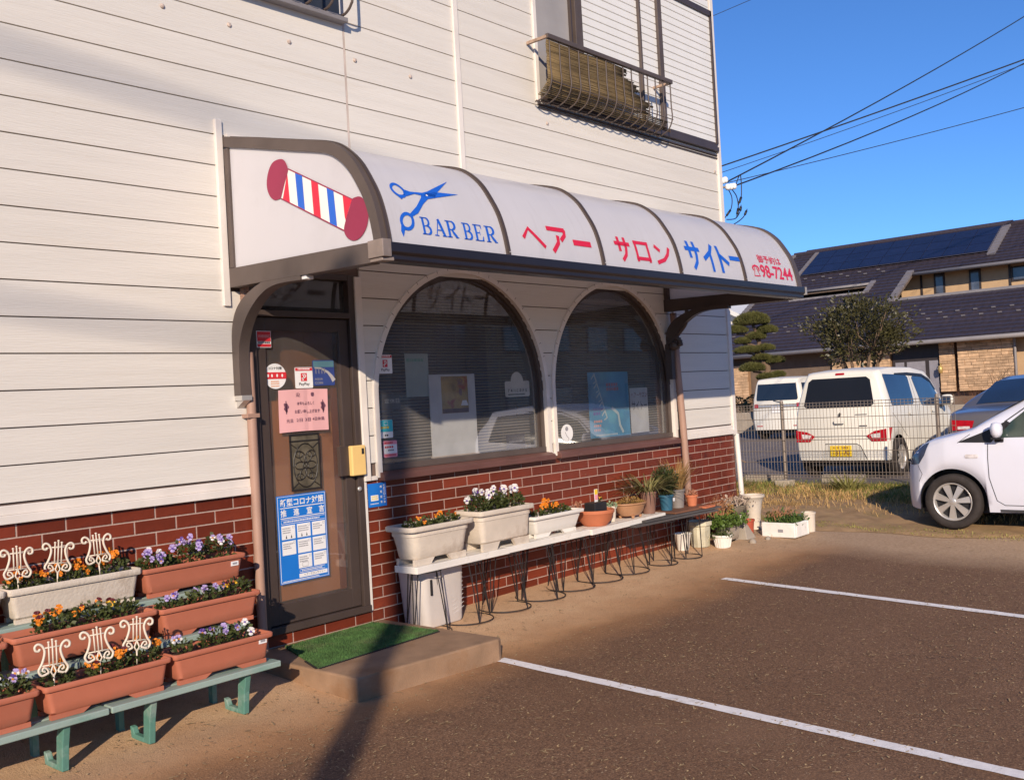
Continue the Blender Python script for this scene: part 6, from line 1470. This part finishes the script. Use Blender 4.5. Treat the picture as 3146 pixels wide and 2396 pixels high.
C4.body(carg, gs); C4.wells(gs)
wmg = wheel_meshes(.315, .22, .19, 5, 'alloy')
for x in (.95, 3.75):
    put_wheel(gs, wmg, x, .79, .32, False); put_wheel(gs, wmg, x, -.79, .32, True)
m = MB(); vs = []
for i in range(9):
    x = .66+.66*i/8
    for k in range(9):
        hwx = .66-.10*i/8; y = -hwx+2*hwx*k/8; vs.append((x, y, interp(x, C4.zt)+.024-.05*abs(y/hwx)**3*.5))
m.add(vs, [(i*9+k, (i+1)*9+k, (i+1)*9+k+1, i*9+k+1) for i in range(8) for k in range(8)]); m.build('rear_window', carglass2, gs, local=True, smooth=True)
for sg in (1, -1):
    C4.side([[(.0, .66), (.0, .83), (.10, .845), (.40, .80), (.36, .72), (.10, .665)]], lampr, gs, 'tail_lamp', sg, .005)
    C4.end([[(sg*.80, .69), (sg*.80, .835), (sg*.50, .82), (sg*.54, .70)]], lampr, gs, 'tail_lamp', 0, -.006); C4.end([rect(min(sg*.56, sg*.72), max(sg*.56, sg*.72), .705, .745)], lampc, gs, 'lamp_lens', 0, -.008)
    C4.side([[(1.20, 1.0), (2.9, .97), (2.6, 1.28), (1.7, 1.31), (1.4, 1.24)]], carglass2, gs, 'side_window', sg, .004)
C4.end([rect(-.165, .165, .62, .785)], white_p, gs, 'number_plate', 0, -.012)

# ------------------------------------------------------------------ neighbour's house
HX, HY = 31.8, 14.68                                     # left end of the eave line; s runs along -y, t runs along +x
HK, HZ = .55, 2.9
house = thing('tiled_house', 'brown house with large dark tiled roof and solar panels behind the parked cars', 'house', (HX+4, 8, .1))
def hp(s, t, dz=0.): return (HX+t, HY-s, HZ+HK*t+dz)
SA, SB, TR = -1.15, 16.0, 8.75
DORM = (5.5, 16.0, 3.15, 5.45); REC = (.65, 4.0, 4.1, 4.95)
nrm = Vector((-HK, 0, 1)).normalized()
dt = .262; t_ = 0
ci = 0
while t_ < TR-.05:
    t1 = min(t_+dt, TR)
    segs = [(SA, SB)]
    for (a, b, ta, tb) in (DORM, REC):
        if ta-.05 <= t_ < tb-.1:
            new = []
            for p, q_ in segs:
                if q_ <= a or p >= b: new.append((p, q_))
                else:
                    if p < a: new.append((p, a))
                    if q_ > b: new.append((b, q_))
            segs = new
    for p, q_ in segs:
        m = MB(); n_ = max(2, int((q_-p)/.29)); k2 = []
        for i in range(2*n_+1):                              # shallow wave of single tiles
            s = p+(q_-p)*i/(2*n_); w = .010 if i % 2 else -.006
            a = Vector(hp(s, t_))+nrm*(.045+w); b = Vector(hp(s, t1))+nrm*(.012+w*.6); c = Vector(hp(s, t_))+nrm*(.005)
            m.v += [tuple(a), tuple(b), tuple(c)]
        for i in range(2*n_): m.f += [(3*i, 3*i+3, 3*i+4, 3*i+1), (3*i+2, 3*i+5, 3*i+3, 3*i)]; m.mi += [0, 0]
        m.build('tile_course', rooft, house)
    t_ = t1; ci += 1
m = MB()                                                     # solid roof deck below the tiles, with openings
def deck(s0, s1, t0, t1): m.add([hp(s0, t0, -.02), hp(s1, t0, -.02), hp(s1, t1, -.02), hp(s0, t1, -.02), hp(s0, t0, -.16), hp(s1, t0, -.16), hp(s1, t1, -.16), hp(s0, t1, -.16)], [(0, 1, 2, 3), (4, 7, 6, 5), (0, 4, 5, 1), (1, 5, 6, 2), (2, 6, 7, 3), (3, 7, 4, 0)])
deck(SA, SB, 0, 3.15); deck(SA, .65, 3.15, 5.45); deck(.65, 4.0, 3.15, 4.1); deck(.65, 4.0, 4.95, 5.45); deck(4.0, 5.5, 3.15, 5.45); deck(SA, SB, 5.45, TR)
m.build('roof_deck', brownw, house)
m = MB(); m.add([hp(SA, TR, .02), hp(SB, TR, .02), (HX+TR+9, HY-SB, 2.9), (HX+TR+9, HY-SA, 2.9)], [(0, 1, 2, 3)]); m.build('back_roof', rooft, house)
m = MB(); m.tube([hp(SA, TR, .06), hp(SB, TR, .06)], .10, 8); m.tube([hp(-.5, TR-.02, .13), hp(8.6, TR-.02, .13)], .08, 6); m.build('ridge', rooft, house)
# verge and edge tiles
def edge(s0, t0, s1, t1, w, name, mat, n_=None):
    a, b = Vector(hp(s0, t0)), Vector(hp(s1, t1)); n_ = n_ or max(1, int((b-a).length/.26)); d = (b-a)/n_; u = d.normalized(); sd = u.cross(nrm).normalized()
    for i in range(n_):
        p = a+d*i; q_ = p+d*1.04; m = MB(); h0, h1 = .11, .085
        m.add([p-sd*w/2, p+sd*w/2, q_+sd*w/2, q_-sd*w/2, p-sd*w/2+nrm*h0, p+sd*w/2+nrm*h0, q_+sd*w/2+nrm*h1, q_-sd*w/2+nrm*h1], [(0, 3, 2, 1), (4, 5, 6, 7), (0, 1, 5, 4), (1, 2, 6, 5), (2, 3, 7, 6), (3, 0, 4, 7)]); m.build(name, mat, house)
edge(SA, .0, SA, TR, .22, 'verge_tile', rooft2); edge(.05, 6.3, .05, TR-.1, .16, 'verge_tile', rooft2); edge(8.38, 6.1, 8.38, TR-.1, .30, 'verge_tile', rooft2)
edge(5.42, 3.1, 5.42, 5.5, .26, 'verge_tile', rooft2); edge(4.05, 4.1, 4.05, 5.0, .20, 'verge_tile', rooft2)
m = MB(); m.tube([hp(SA-.05, -.10, -.04), hp(SB, -.10, -.04)], .085, 8); m.build('gutter', gutterm, house, smooth=True)
m = MB(); m.tube([hp(5.5, 5.35, -.02), hp(SB, 5.35, -.02)], .075, 8); m.build('gutter', gutterm, house, smooth=True)
m = MB(); m.tube([hp(.6, 4.90, .0), hp(4.0, 4.90, .0)], .06, 8); m.build('gutter', gutterm, house, smooth=True)
m = MB(); m.box(HX+3.12, HX+3.26, HY-SB, HY-5.5, HZ+HK*3.15, HZ+HK*3.15+.10); m.box(HX+4.06, HX+4.16, HY-4.0, HY-.65, HZ+HK*4.1-.02, HZ+HK*4.1+.08); m.build('flashing', gutterm, house)
# recessed upper walls
WINS = ((6.08, 6.50, 4.86, 5.82), (7.46, 7.90, 4.88, 5.80), (9.05, 10.1, 5.15, 5.72)); POSTS = (5.55, 8.98)
recess_shade = pm('painted_recess_shade', (.022, .018, .02), .8)  # near black puts the small recess's shade into the wall colour
zd = HZ+HK*3.2
m = MB(); m.box(HX+6.3, HX+6.45, HY-SB, HY-4.7, zd-.3, HZ+HK*6.2); m.build('upper_wall', beige, house)
m = MB(); m.box(HX+5.5, HX+5.6, HY-4.0, HY-.65, HZ+HK*4.0, HZ+HK*5.4); m.build('recess_wall', recess_shade, house)
winf = pm('dark_window_frame', (.035, .028, .028), .5); wing = pm('house_window_pane', (.07, .08, .11), .1, .4, 3, spec=.7)
for s0, s1, z0, z1 in WINS:
    w = MB(); w.box(HX+6.24, HX+6.31, HY-s1, HY-s0, z0, z1); w = w.build('window', winf, house)
    MB().box(HX+6.225, HX+6.24, HY-s1+.07, HY-s0-.07, z0+.06, z1-.05).build('pane', wing, w)
for s in POSTS: MB().box(HX+6.26, HX+6.31, HY-s-.04, HY-s+.04, zd-.1, zd+1.4).build('trim_post', winf, house)
m = MB(); m.box(HX+3.2, HX+6.4, HY-SB, HY-4.7, zd-.12, zd-.06); m.build('balcony_floor', brownw, house)
# solar panels
SPs, SPt = lin(.22, 8.20, 10), lin(6.35, 8.55, 4)
for i in range(9):
    for j in range(3):
        a, b, c, d_ = SPs[i]+.012, SPs[i+1]-.012, SPt[j]+.014, SPt[j+1]-.014
        m = MB(); lo, hi = .09, .125
        P4 = [Vector(hp(a, c)), Vector(hp(b, c)), Vector(hp(b, d_)), Vector(hp(a, d_))]
        m.add([p+nrm*lo for p in P4]+[p+nrm*hi for p in P4], [(4, 5, 6, 7), (0, 1, 5, 4), (1, 2, 6, 5), (2, 3, 7, 6), (3, 0, 4, 7)]); m.build('solar_panel', solarm, house)
m = MB(); P4 = [Vector(hp(.2, 6.33)), Vector(hp(8.22, 6.33)), Vector(hp(8.22, 8.57)), Vector(hp(.2, 8.57))]; m.add([p+nrm*.10 for p in P4], [(0, 1, 2, 3)]); m.build('panel_frame', pm('panel_frame_grey', (.10, .10, .13), .4), house)
# snow guards
rooft2d = pm('dull_snow_guard', (.13, .12, .13), .6)
for tt, ss in ((1.35, lin(-.6, 15.4, 27)), (1.75, lin(-.3, 15.1, 26)), (5.75, lin(.3, 4.2, 6)), (6.0, lin(.6, 3.9, 5))):
    for s in ss:
        p = Vector(hp(s, tt))+nrm*.05; m = MB(); m.box(p.x-.02, p.x+.02, p.y-.07, p.y+.07, p.z, p.z+.05); m.build('snow_guard', rooft2d, house)
# ground floor facade
m = MB(); m.box(HX+.9, HX+1.05, HY-SB, HY+.5, -.2, 3.2); m.build('ground_floor_wall', brownw, house)
m = MB(); m.box(HX+.02, HX+.95, HY-SB, HY+1.1, 2.80, 2.84); m.build('soffit', brownw, house)
def stone_panel(s0, s1, z0, z1, tx):
    b = MB(); b.box(HX+tx, HX+tx+.2, HY-s1, HY-s0, z0, z1); b = b.build('stone_panel', pm('stone_backing', (.30, .18, .10), .9), house)
    q = random.Random(int(s0*100)); z = z0
    while z < z1-.03:
        h = q.uniform(.06, .13); h = min(h, z1-z); s = s0
        while s < s1-.03:
            l = min(q.uniform(.18, .55), s1-s); m = MB(); dd = q.uniform(.01, .045); m.box(HX+tx-dd, HX+tx+.02, HY-s-l+.006, HY-s-.006, z+.006, z+h-.006); m.build('stone', stonem, b); s += l
        z += h
stone_panel(8.6, 10.45, 1.0, 2.75, .55); stone_panel(7.92, 8.45, 1.0, 2.75, .70); stone_panel(3.9, 6.15, 1.35, 2.6, .70); stone_panel(-1.2, .35, .9, 2.45, .60); stone_panel(10.9, 13.0, 1.0, 2.75, .65)
m = MB(); m.box(HX+.8, HX+.88, HY-10.9, HY-10.45, .1, 2.8); m.build('beige_pier', beige, house)
dr = MB(); dr.box(HX+.80, HX+.88, HY-7.88, HY-6.2, .1, 2.8); dr = dr.build('entrance_door', winf, house)
for a, b in ((6.30, 6.62), (6.72, 7.38), (7.52, 7.84)): MB().box(HX+.785, HX+.80, HY-b, HY-a, .4, 2.15).build('door_pane', pm('frosted_pane', (.24, .23, .26), .25, .1), dr)
m = MB(); m.tube([(HX+.5, HY-10.5, 2.75), (HX+.5, HY-10.5, .1)], .045, 8); m.build('downpipe', gutterm, house)
m = MB(); m.lathe([(0, -.14), (.06, -.12), (.09, 0), (.07, .13), (0, .16)], (HX+.5, HY-8.0, 1.80), 10); m.tube([(HX+.75, HY-8.0, 1.98), (HX+.55, HY-8.0, 2.02), (HX+.5, HY-8.0, 1.93)], .015, 5); m.build('wall_lantern', pm('brass_lantern', (.50, .36, .14), .4, metal=.4), house, smooth=True)
gm = MB(); gm.box(HX+1.0, HX+TR+8, HY+.75, HY+.9, -.2, 2.9); gm.add([(HX+1, HY+.8, 2.9), (HX+TR, HY+.8, HZ+HK*TR-.2), (HX+TR+8, HY+.8, 2.9)], [(0, 1, 2)]); gm.build('gable_wall', beige, house)
# white house glimpsed behind it on the left
wh = thing('white_house', 'white gabled house glimpsed behind the tiled roof at the shop corner', 'house', (47, 27, 0))
m = MB(); m.box(44, 52, 20.6, 32, -.2, 5.2); m.add([(44, 20.6, 5.2), (44, 32, 5.2), (44, 26.3, 8.2), (52, 20.6, 5.2), (52, 32, 5.2), (52, 26.3, 8.2)], [(0, 2, 1), (3, 4, 5)]); m.build('wall', pm('white_render', (.70, .66, .58), .8, .04), wh)
m = MB(); m.add([(43.5, 20.1, 5.0), (52.5, 20.1, 5.0), (52.5, 26.3, 8.35), (43.5, 26.3, 8.35), (43.5, 20.1, 5.25), (52.5, 20.1, 5.25), (52.5, 26.3, 8.6), (43.5, 26.3, 8.6)], [(0, 1, 2, 3), (4, 7, 6, 5), (0, 4, 5, 1), (3, 2, 6, 7), (0, 3, 7, 4)]); m.build('roof', white_metal, wh)
m = MB(); m.add([(43.5, 32.5, 5.0), (52.5, 32.5, 5.0), (52.5, 26.3, 8.35), (43.5, 26.3, 8.35)], [(0, 3, 2, 1)]); m.build('roof', white_metal, wh)
w = MB(); w.box(43.94, 44.02, 21.2, 22.2, 3.0, 4.2); w = w.build('window', white_metal, wh); MB().box(43.92, 43.945, 21.35, 22.05, 3.1, 4.1).build('pane', wing, w)
# garden wall between the lot and the house
m = MB(); m.box(24.0, 24.2, -10, 30, -.1, .75); gw = m.build('garden_wall', concm, None, bevel=.01); tag(gw, 'low grey concrete garden wall behind the parked wagons', 'wall')

# ------------------------------------------------------------------ trees and shrubs by the house
pine = thing('cloud_pine', 'cloud pruned pine with rounded needle pads beside the shop corner', 'tree', (22.75, 8.65, .1))
pads = [((22.55, 8.85, 3.50), .52, .26), ((22.20, 9.22, 3.23), .32, .16), ((22.80, 8.55, 3.20), .30, .16), ((22.60, 8.80, 3.02), .30, .14), ((22.32, 9.10, 2.90), .22, .11), ((22.74, 8.62, 2.66), .30, .12), ((22.40, 9.00, 2.62), .36, .13), ((22.70, 8.70, 2.38), .28, .12), ((22.95, 8.42, 2.28), .28, .13), ((22.52, 8.92, 2.08), .36, .17), ((22.78, 8.6, 1.80), .30, .12), ((23.0, 8.35, 1.85), .20, .1)]
m = MB(); m.tube(catmull([(22.75, 8.65, .1), (22.80, 8.60, .9), (22.70, 8.68, 1.6), (22.82, 8.58, 2.1), (22.60, 8.80, 2.5), (22.68, 8.74, 2.9), (22.55, 8.85, 3.4)], 6), [.13-.085*i/36 for i in range(37)], 8)
for c, r, h in pads[1:]:
    zt_ = c[2]-h*.5; tx_ = interp(zt_, [(.1, 22.75), (.9, 22.80), (1.6, 22.70), (2.1, 22.82), (2.5, 22.60), (2.9, 22.68), (3.4, 22.55)]); ty_ = interp(zt_, [(.1, 8.65), (.9, 8.60), (1.6, 8.68), (2.1, 8.58), (2.5, 8.80), (2.9, 8.74), (3.4, 8.85)])
    m.tube([(tx_, ty_, zt_-.12), ((tx_+c[0])/2, (ty_+c[1])/2, zt_-.02), (c[0], c[1], zt_)], [.04, .03, .02], 6)
m.build('trunk', barkm, pine, smooth=True)
q = random.Random(21); needlem = pm('pine_needle', (.085, .085, .022), .7, .35, 8, transl=.1)
for c, r, h in pads:
    m = MB()
    for _ in range(int(1500*(r/.36))):
        a = q.uniform(0, 6.283); u_ = q.uniform(-.35, 1); rr = math.sqrt(max(1-u_*u_, 0))*q.uniform(.75, 1.03)*(1+.08*math.sin(3*a+c[0]*9)); p = Vector((c[0]+r*rr*math.cos(a), c[1]+r*rr*math.sin(a), c[2]+h*u_*q.uniform(.8, 1.05)))
        d = Vector((rr*math.cos(a)*.8+q.uniform(-.5, .5), rr*math.sin(a)*.8+q.uniform(-.5, .5), .9)).normalized(); s = d.orthogonal().normalized()*.012; L_ = q.uniform(.05, .10)
        m.add([p-s, p+s, p+d*L_], [(0, 1, 2)]); s2 = d.cross(s); m.add([p-s2, p+s2, p+d*L_], [(0, 1, 2)])
    m.lathe([(0, -h*.4), (r*.75, -h*.25), (r*.85, h*.15), (r*.55, h*.65), (0, h*.8)], c, 12)
    m.build('needle_pad', needlem, pine)
rt = thing('round_tree', 'bushy evergreen tree with several stems above the white wagon', 'tree', (21.7, 5.3, .1))
q = random.Random(22); m = MB(); tips = []
for k in range(7):
    a = 2*math.pi*k/7+.3; b0 = Vector((21.7+.12*math.cos(a), 5.3+.12*math.sin(a), .1)); p1 = Vector((21.7+.30*math.cos(a), 5.3+.34*math.sin(a), 1.5)); p2 = Vector((21.7+.62*math.cos(a)*q.uniform(.7, 1.1), 5.3+.75*math.sin(a)*q.uniform(.7, 1.1), 2.5+q.uniform(-.1, .3)))
    m.tube(catmull([b0, p1, p2], 5), [.075-.005*i for i in range(11)], 7); tips.append(p2)
    for j in range(5):
        e = p2+Vector((q.uniform(-.6, .6), q.uniform(-.6, .6), q.uniform(.0, .75))); m.tube([p1.lerp(p2, q.uniform(.5, 1)), p1.lerp(e, .7), e], [.025, .018, .006], 5); tips.append(e)
m.build('trunk', barkm, rt, smooth=True)
def crown():
    if q.random() < .55:
        t0 = q.choice(tips); v = Vector((q.gauss(0, .17), q.gauss(0, .19), q.gauss(.08, .15)))
        p = t0+v
    else:
        v = Vector((q.gauss(0, 1), q.gauss(0, 1), q.gauss(0, 1))).normalized()*q.uniform(.62, 1.0); p = Vector((21.7+1.02*v.x, 5.28+1.12*v.y, 2.72+.92*v.z+.25*(1-abs(v.y))))
        p += Vector((.12*math.sin(7*v.y+3*v.z), .12*math.sin(6*v.z), .10*math.sin(9*v.y)))
    return p, (p-Vector((21.7, 5.3, 2.4))).normalized()
leafe = pm('evergreen_leaf', (.062, .057, .02), .45, .45, 5, transl=.12, spec=.5)
m = leaf_cloud(6500, crown, (.07, .14), q, .45, .3, .5); m.build('crown', leafe, rt)
def bare(name, label, x, y, z, n_, L_, r, depth, seed, col, spread=.7):
    t = thing(name, label, 'shrub', (x, y, z)); q = random.Random(seed); m = MB()
    for k in range(n_): twigs(m, (x+q.uniform(-.08, .08), y+q.uniform(-.08, .08), z), (q.uniform(-.5, .5), q.uniform(-.6, .6), 1), L_, r, depth, q, spread, (2, 4))
    m.build('branches', col, t)
    return t
redtw = pm('rust_twig', (.23, .11, .065), .85, .25, 8); browntw = pm('brown_twig', (.20, .13, .08), .85, .2, 8)
t = bare('bare_shrub', 'rust coloured leafless shrub left of the bushy evergreen', 22.5, 6.9, .1, 5, .85, .03, 4, 31, redtw)
bare('bare_shrub', 'low rust coloured shrub just above the wagon roof', 22.8, 6.55, .6, 6, .42, .012, 4, 32, redtw, .9)
bare('bare_tree', 'gnarled bare tree in front of the stone facade', 28.6, 3.75, .1, 2, .95, .08, 5, 33, browntw, .85)
bare('bare_shrub', 'twiggy brown shrub at the foot of the stone facade', 28.7, 4.6, .1, 9, .6, .014, 4, 34, redtw, .8)
bare('bare_shrub', 'twiggy brown shrub right of the gnarled bare tree', 28.7, 3.0, .1, 9, .6, .014, 4, 35, redtw, .8)
t = thing('clipped_hedge', 'low clipped shrubs along the garden wall by the shop corner', 'shrub', (24.6, 9.5, .5)); q = random.Random(23)
def hedge(): 
    c = q.choice([(24.8, 9.9, .95, .5), (24.9, 8.9, 1.0, .45), (24.7, 10.8, .9, .45)]); v = Vector((q.gauss(0, 1), q.gauss(0, 1), q.gauss(0, 1))).normalized(); return (c[0]+c[3]*v.x, c[1]+c[3]*v.y, c[2]+c[3]*.7*v.z), v
leaf_cloud(2500, hedge, (.06, .11), q, .4).build('foliage', pm('hedge_leaf', (.075, .085, .028), .6, .4, 6), t)

# ------------------------------------------------------------------ verge grass
def grass(name, label, n_, mat, seed, area, h, clump):
    q = random.Random(seed); m = MB(); cs = [(q.uniform(area[0], area[1]), q.uniform(area[2], area[3]), q.uniform(.15, .5)) for _ in range(clump)]
    for _ in range(n_):
        c = q.choice(cs); x = c[0]+q.gauss(0, c[2]*.6); y = c[1]+q.gauss(0, c[2])
        if not (area[0]-.1 < x < area[1]+.1): continue
        z = gz(x, y)+.01; a = q.uniform(0, 6.283); L_ = q.uniform(*h)*(.6+c[2]); d = Vector((math.cos(a)*q.uniform(.2, 1.1), math.sin(a)*q.uniform(.2, 1.1), 1)).normalized(); s = Vector((-math.sin(a), math.cos(a), 0))*q.uniform(.002, .0045); p = Vector((x, y, z)); p2 = p+d*L_*.55; p3 = p2+(d+Vector((math.cos(a)*.6, math.sin(a)*.6, -.45))).normalized()*L_*.5
        m.add([p-s, p+s, p2+s*.8, p2-s*.8, p3], [(0, 1, 2, 3), (3, 2, 4)])
    o = stuff(m.build(name, mat)); tag(o, label, 'grass'); return o
dryg = pm('dry_grass_blade', (.60, .39, .16), .85, .3, 3, transl=.25); greeng = pm('green_grass_blade', (.22, .23, .05), .8, .35, 3, transl=.25)
grass('dry_grass', 'dry straw coloured grass covering the verge before the fence', 16000, dryg, 41, (6.3, 8.4, -3.2, 4.5), (.05, .14), 120)
grass('green_grass', 'green weeds growing among the dry grass at the fence foot', 9000, greeng, 42, (7.2, 8.6, -2.6, 4.0), (.06, .17), 60)
grass('kerb_weeds', 'thin line of moss and weeds along the edge of the lot', 5000, pm('mossy_weed', (.27, .24, .07), .85, .3, 3), 43, (5.5, 5.75, -5.5, 1.5), (.015, .045), 90)
t = thing('weed_tuft', 'large leafy weed tuft at the foot of the fence', 'weed', (8.0, .05, .1)); q = random.Random(44)
blades(140, 8.0, .02, .09, (.18, .36), q, .022, .9, .9, .16, 5, 1.2).build('leaves', pm('weed_leaf', (.28, .26, .08), .7, .35, 6, transl=.2), t)
t = thing('weed_tuft', 'tuft of yellow green weeds beside the concrete fence foot', 'weed', (7.9, 1.6, .1)); q = random.Random(45)
blades(90, 7.9, 1.6, .09, (.14, .30), q, .016, .9, .9, .10, 5, 1.2).build('leaves', MATS['weed_leaf'], t)
t = thing('dry_stalks', 'tall dry stalks bending beside the fence post', 'weed', (7.7, 1.9, .08)); q = random.Random(46); m = MB()
for k in range(5): m.tube(catmull([(7.7+.05*k, 1.7+.12*k, .08), (7.7+.05*k, 1.65+.13*k, .35), (7.72, 1.5+.16*k, .55+.05*k), (7.75, 1.35+.2*k, .5+.03*k)], 4), .004, 4)
m.build('stems', drym, t)

# ------------------------------------------------------------------ overhead wires, insulators and the pole behind the viewer
cablem = pm('black_cable', (.02, .02, .022), .5)
def cable(label, a, b, sag, r, n_=24, name='overhead_wire'):
    a, b = Vector(a), Vector(b); pts = [a.lerp(b, i/n_)-Vector((0, 0, sag*4*(i/n_)*(1-i/n_))) for i in range(n_+1)]
    o = MB().tube(pts, r, 5).build(name, cablem); tag(o, label, 'wire', 'overhead wires'); return o
def ext(a, b, k0, k1): a, b = Vector(a), Vector(b); return a+(b-a)*k0, a+(b-a)*k1
A, B = ext((21.979, 9.417, 8.413), (28.138, 2.357, 11.056), -1.2, 1.6); cable('thick overhead wire rising from behind the shop to the upper right', A, B, .25, .022)
A, B = ext((21.979, 9.417, 8.37), (28.138, 2.357, 11.02), -1.2, 1.6); cable('thin wire running close below the thick overhead wire', A, B, .40, .010)
A, B = ext((22.014, 9.384, 8.001), (28.099, 2.424, 9.687), -1.2, 1.6); cable('lowest of the wires crossing the sky behind the shop corner', A, B, .35, .012)
A, B = ext((21.95, 9.378, 12.763), (22.636, 8.59, 13.147), -6, 10); cable('faint wire high in the sky at the top of the shop corner', A, B, .1, .009)
cable('wire from the white insulators climbing steeply to the upper right', (5.34, .10, 3.86), (26.0, -2.9, 13.6), .30, .009)
cable('wire from the white insulators sloping up to the right edge', (5.36, .04, 3.80), (26.0, -2.6, 12.1), .45, .009)
ins = thing('insulator_bracket', 'cluster of white insulators with hanging black cable ends at the shop corner', 'insulator', (5.1, .1, 3.5))
m = MB(); m.tube([(4.98, .16, 3.74), (5.30, .07, 3.80)], .014, 6); m.tube([(4.98, .16, 3.80), (5.28, .10, 3.86)], .012, 6); m.build('steel_arm', gutterm, ins)
for (x, y, z) in ((5.20, .10, 3.85), (5.25, .09, 3.865), (5.30, .085, 3.88), (5.28, .045, 3.79), (5.34, .04, 3.80), (5.39, .03, 3.81)):
    m = MB(); m.lathe([(0, -.035), (.022, -.032), (.034, -.01), (.030, 0), (.034, .012), (.020, .033), (0, .035)], (x, y, z), 12); m.build('insulator', white_p, ins, smooth=True)
for i, pts in enumerate(([(5.28, .05, 3.78), (5.33, .03, 3.68), (5.30, .03, 3.55), (5.20, .06, 3.44)], [(5.34, .03, 3.77), (5.42, .02, 3.70), (5.43, .01, 3.58), (5.36, .0, 3.46)], [(5.40, .02, 3.80), (5.50, .0, 3.95), (5.50, .0, 3.72), (5.42, .0, 3.60)], [(5.22, .05, 3.42), (5.36, .02, 3.44), (5.44, .0, 3.52), (5.46, -.01, 3.60)], [(5.30, .03, 3.36), (5.42, .0, 3.42), (5.50, -.02, 3.48), (5.56, -.03, 3.56)])):
    m = MB(); P3 = catmull(pts, 6); m.tube(P3, .006, 5); n_ = len(P3); m.tube([P3[n_-6], P3[n_-3]], .014, 6); m.build('cable_end', cablem, ins, smooth=True)
# utility pole and thick cable behind the viewer: seen only by the shadows they throw
pole = thing('utility_pole', 'grey concrete utility pole behind the viewer throwing a shadow across the lot', 'pole', (-8.9, -7.60, -.3))
m = MB(); m.tube([(-8.9, -7.60, -.3), (-8.9, -7.60, 6.3)], [.105, .09], 14); m.build('pole_shaft', concm, pole, smooth=True)
Lt = -SUN
def back(p, s): return Vector(p)-Lt*s
a, b = back((-3.3, 0, 3.64), 26), back((1.2, 0, 3.16), 26)
d = (b-a); cable('thick cable bundle behind the viewer throwing a soft shadow on the wall', a-d*.5, b+d*.25, .02, .031)
a, b = back((-3.3, 0, 2.30), 24), back((-1.5, 0, 2.06), 24); d = b-a
cable('second cable bundle behind the viewer shading the left wall', a-d*.5, b+d*.6, .02, .025)

# ------------------------------------------------------------------ houses across the street, mirrored in the shop windows
def street_house(label, x0, x1, y0, y1, h, wm_, rm_):
    t = thing('street_house', label, 'house', ((x0+x1)/2, (y0+y1)/2, -.4), 'houses across the street')
    MB().box(x0, x1, y0, y1, -.6, h).build('wall', wm_, t)
    ym = (y0+y1)/2; m = MB(); e = .6
    m.add([(x0-e, y0-e, h-.1), (x1+e, y0-e, h-.1), (x1+e, ym, h+2.2), (x0-e, ym, h+2.2), (x1+e, y1+e, h-.1), (x0-e, y1+e, h-.1)], [(0, 1, 2, 3), (3, 2, 4, 5), (0, 3, 5), (1, 4, 2)]); m.build('roof', rm_, t)
    for i in range(int((x1-x0)/3)):
        for z in (.8, 3.6):
            if z+1.4 > h: continue
            x = x0+1.2+3*i; w = MB().box(x, x+1.7, y1, y1+.05, z, z+1.3).build('window', winf, t); MB().box(x+.1, x+1.6, y1+.05, y1+.06, z+.1, z+1.2).build('pane', wing, w)
street_house('brown two storey house across the street, seen only mirrored in the windows', 8, 24, -30, -21, 6.0, brownw, rooft)
street_house('beige two storey house across the street, seen only mirrored in the windows', 26, 42, -33, -23, 6.2, beige, rooft)
street_house('grey two storey house farther along the street, seen only mirrored in the windows', 45, 66, -36, -24, 6.4, greymat, rooft)
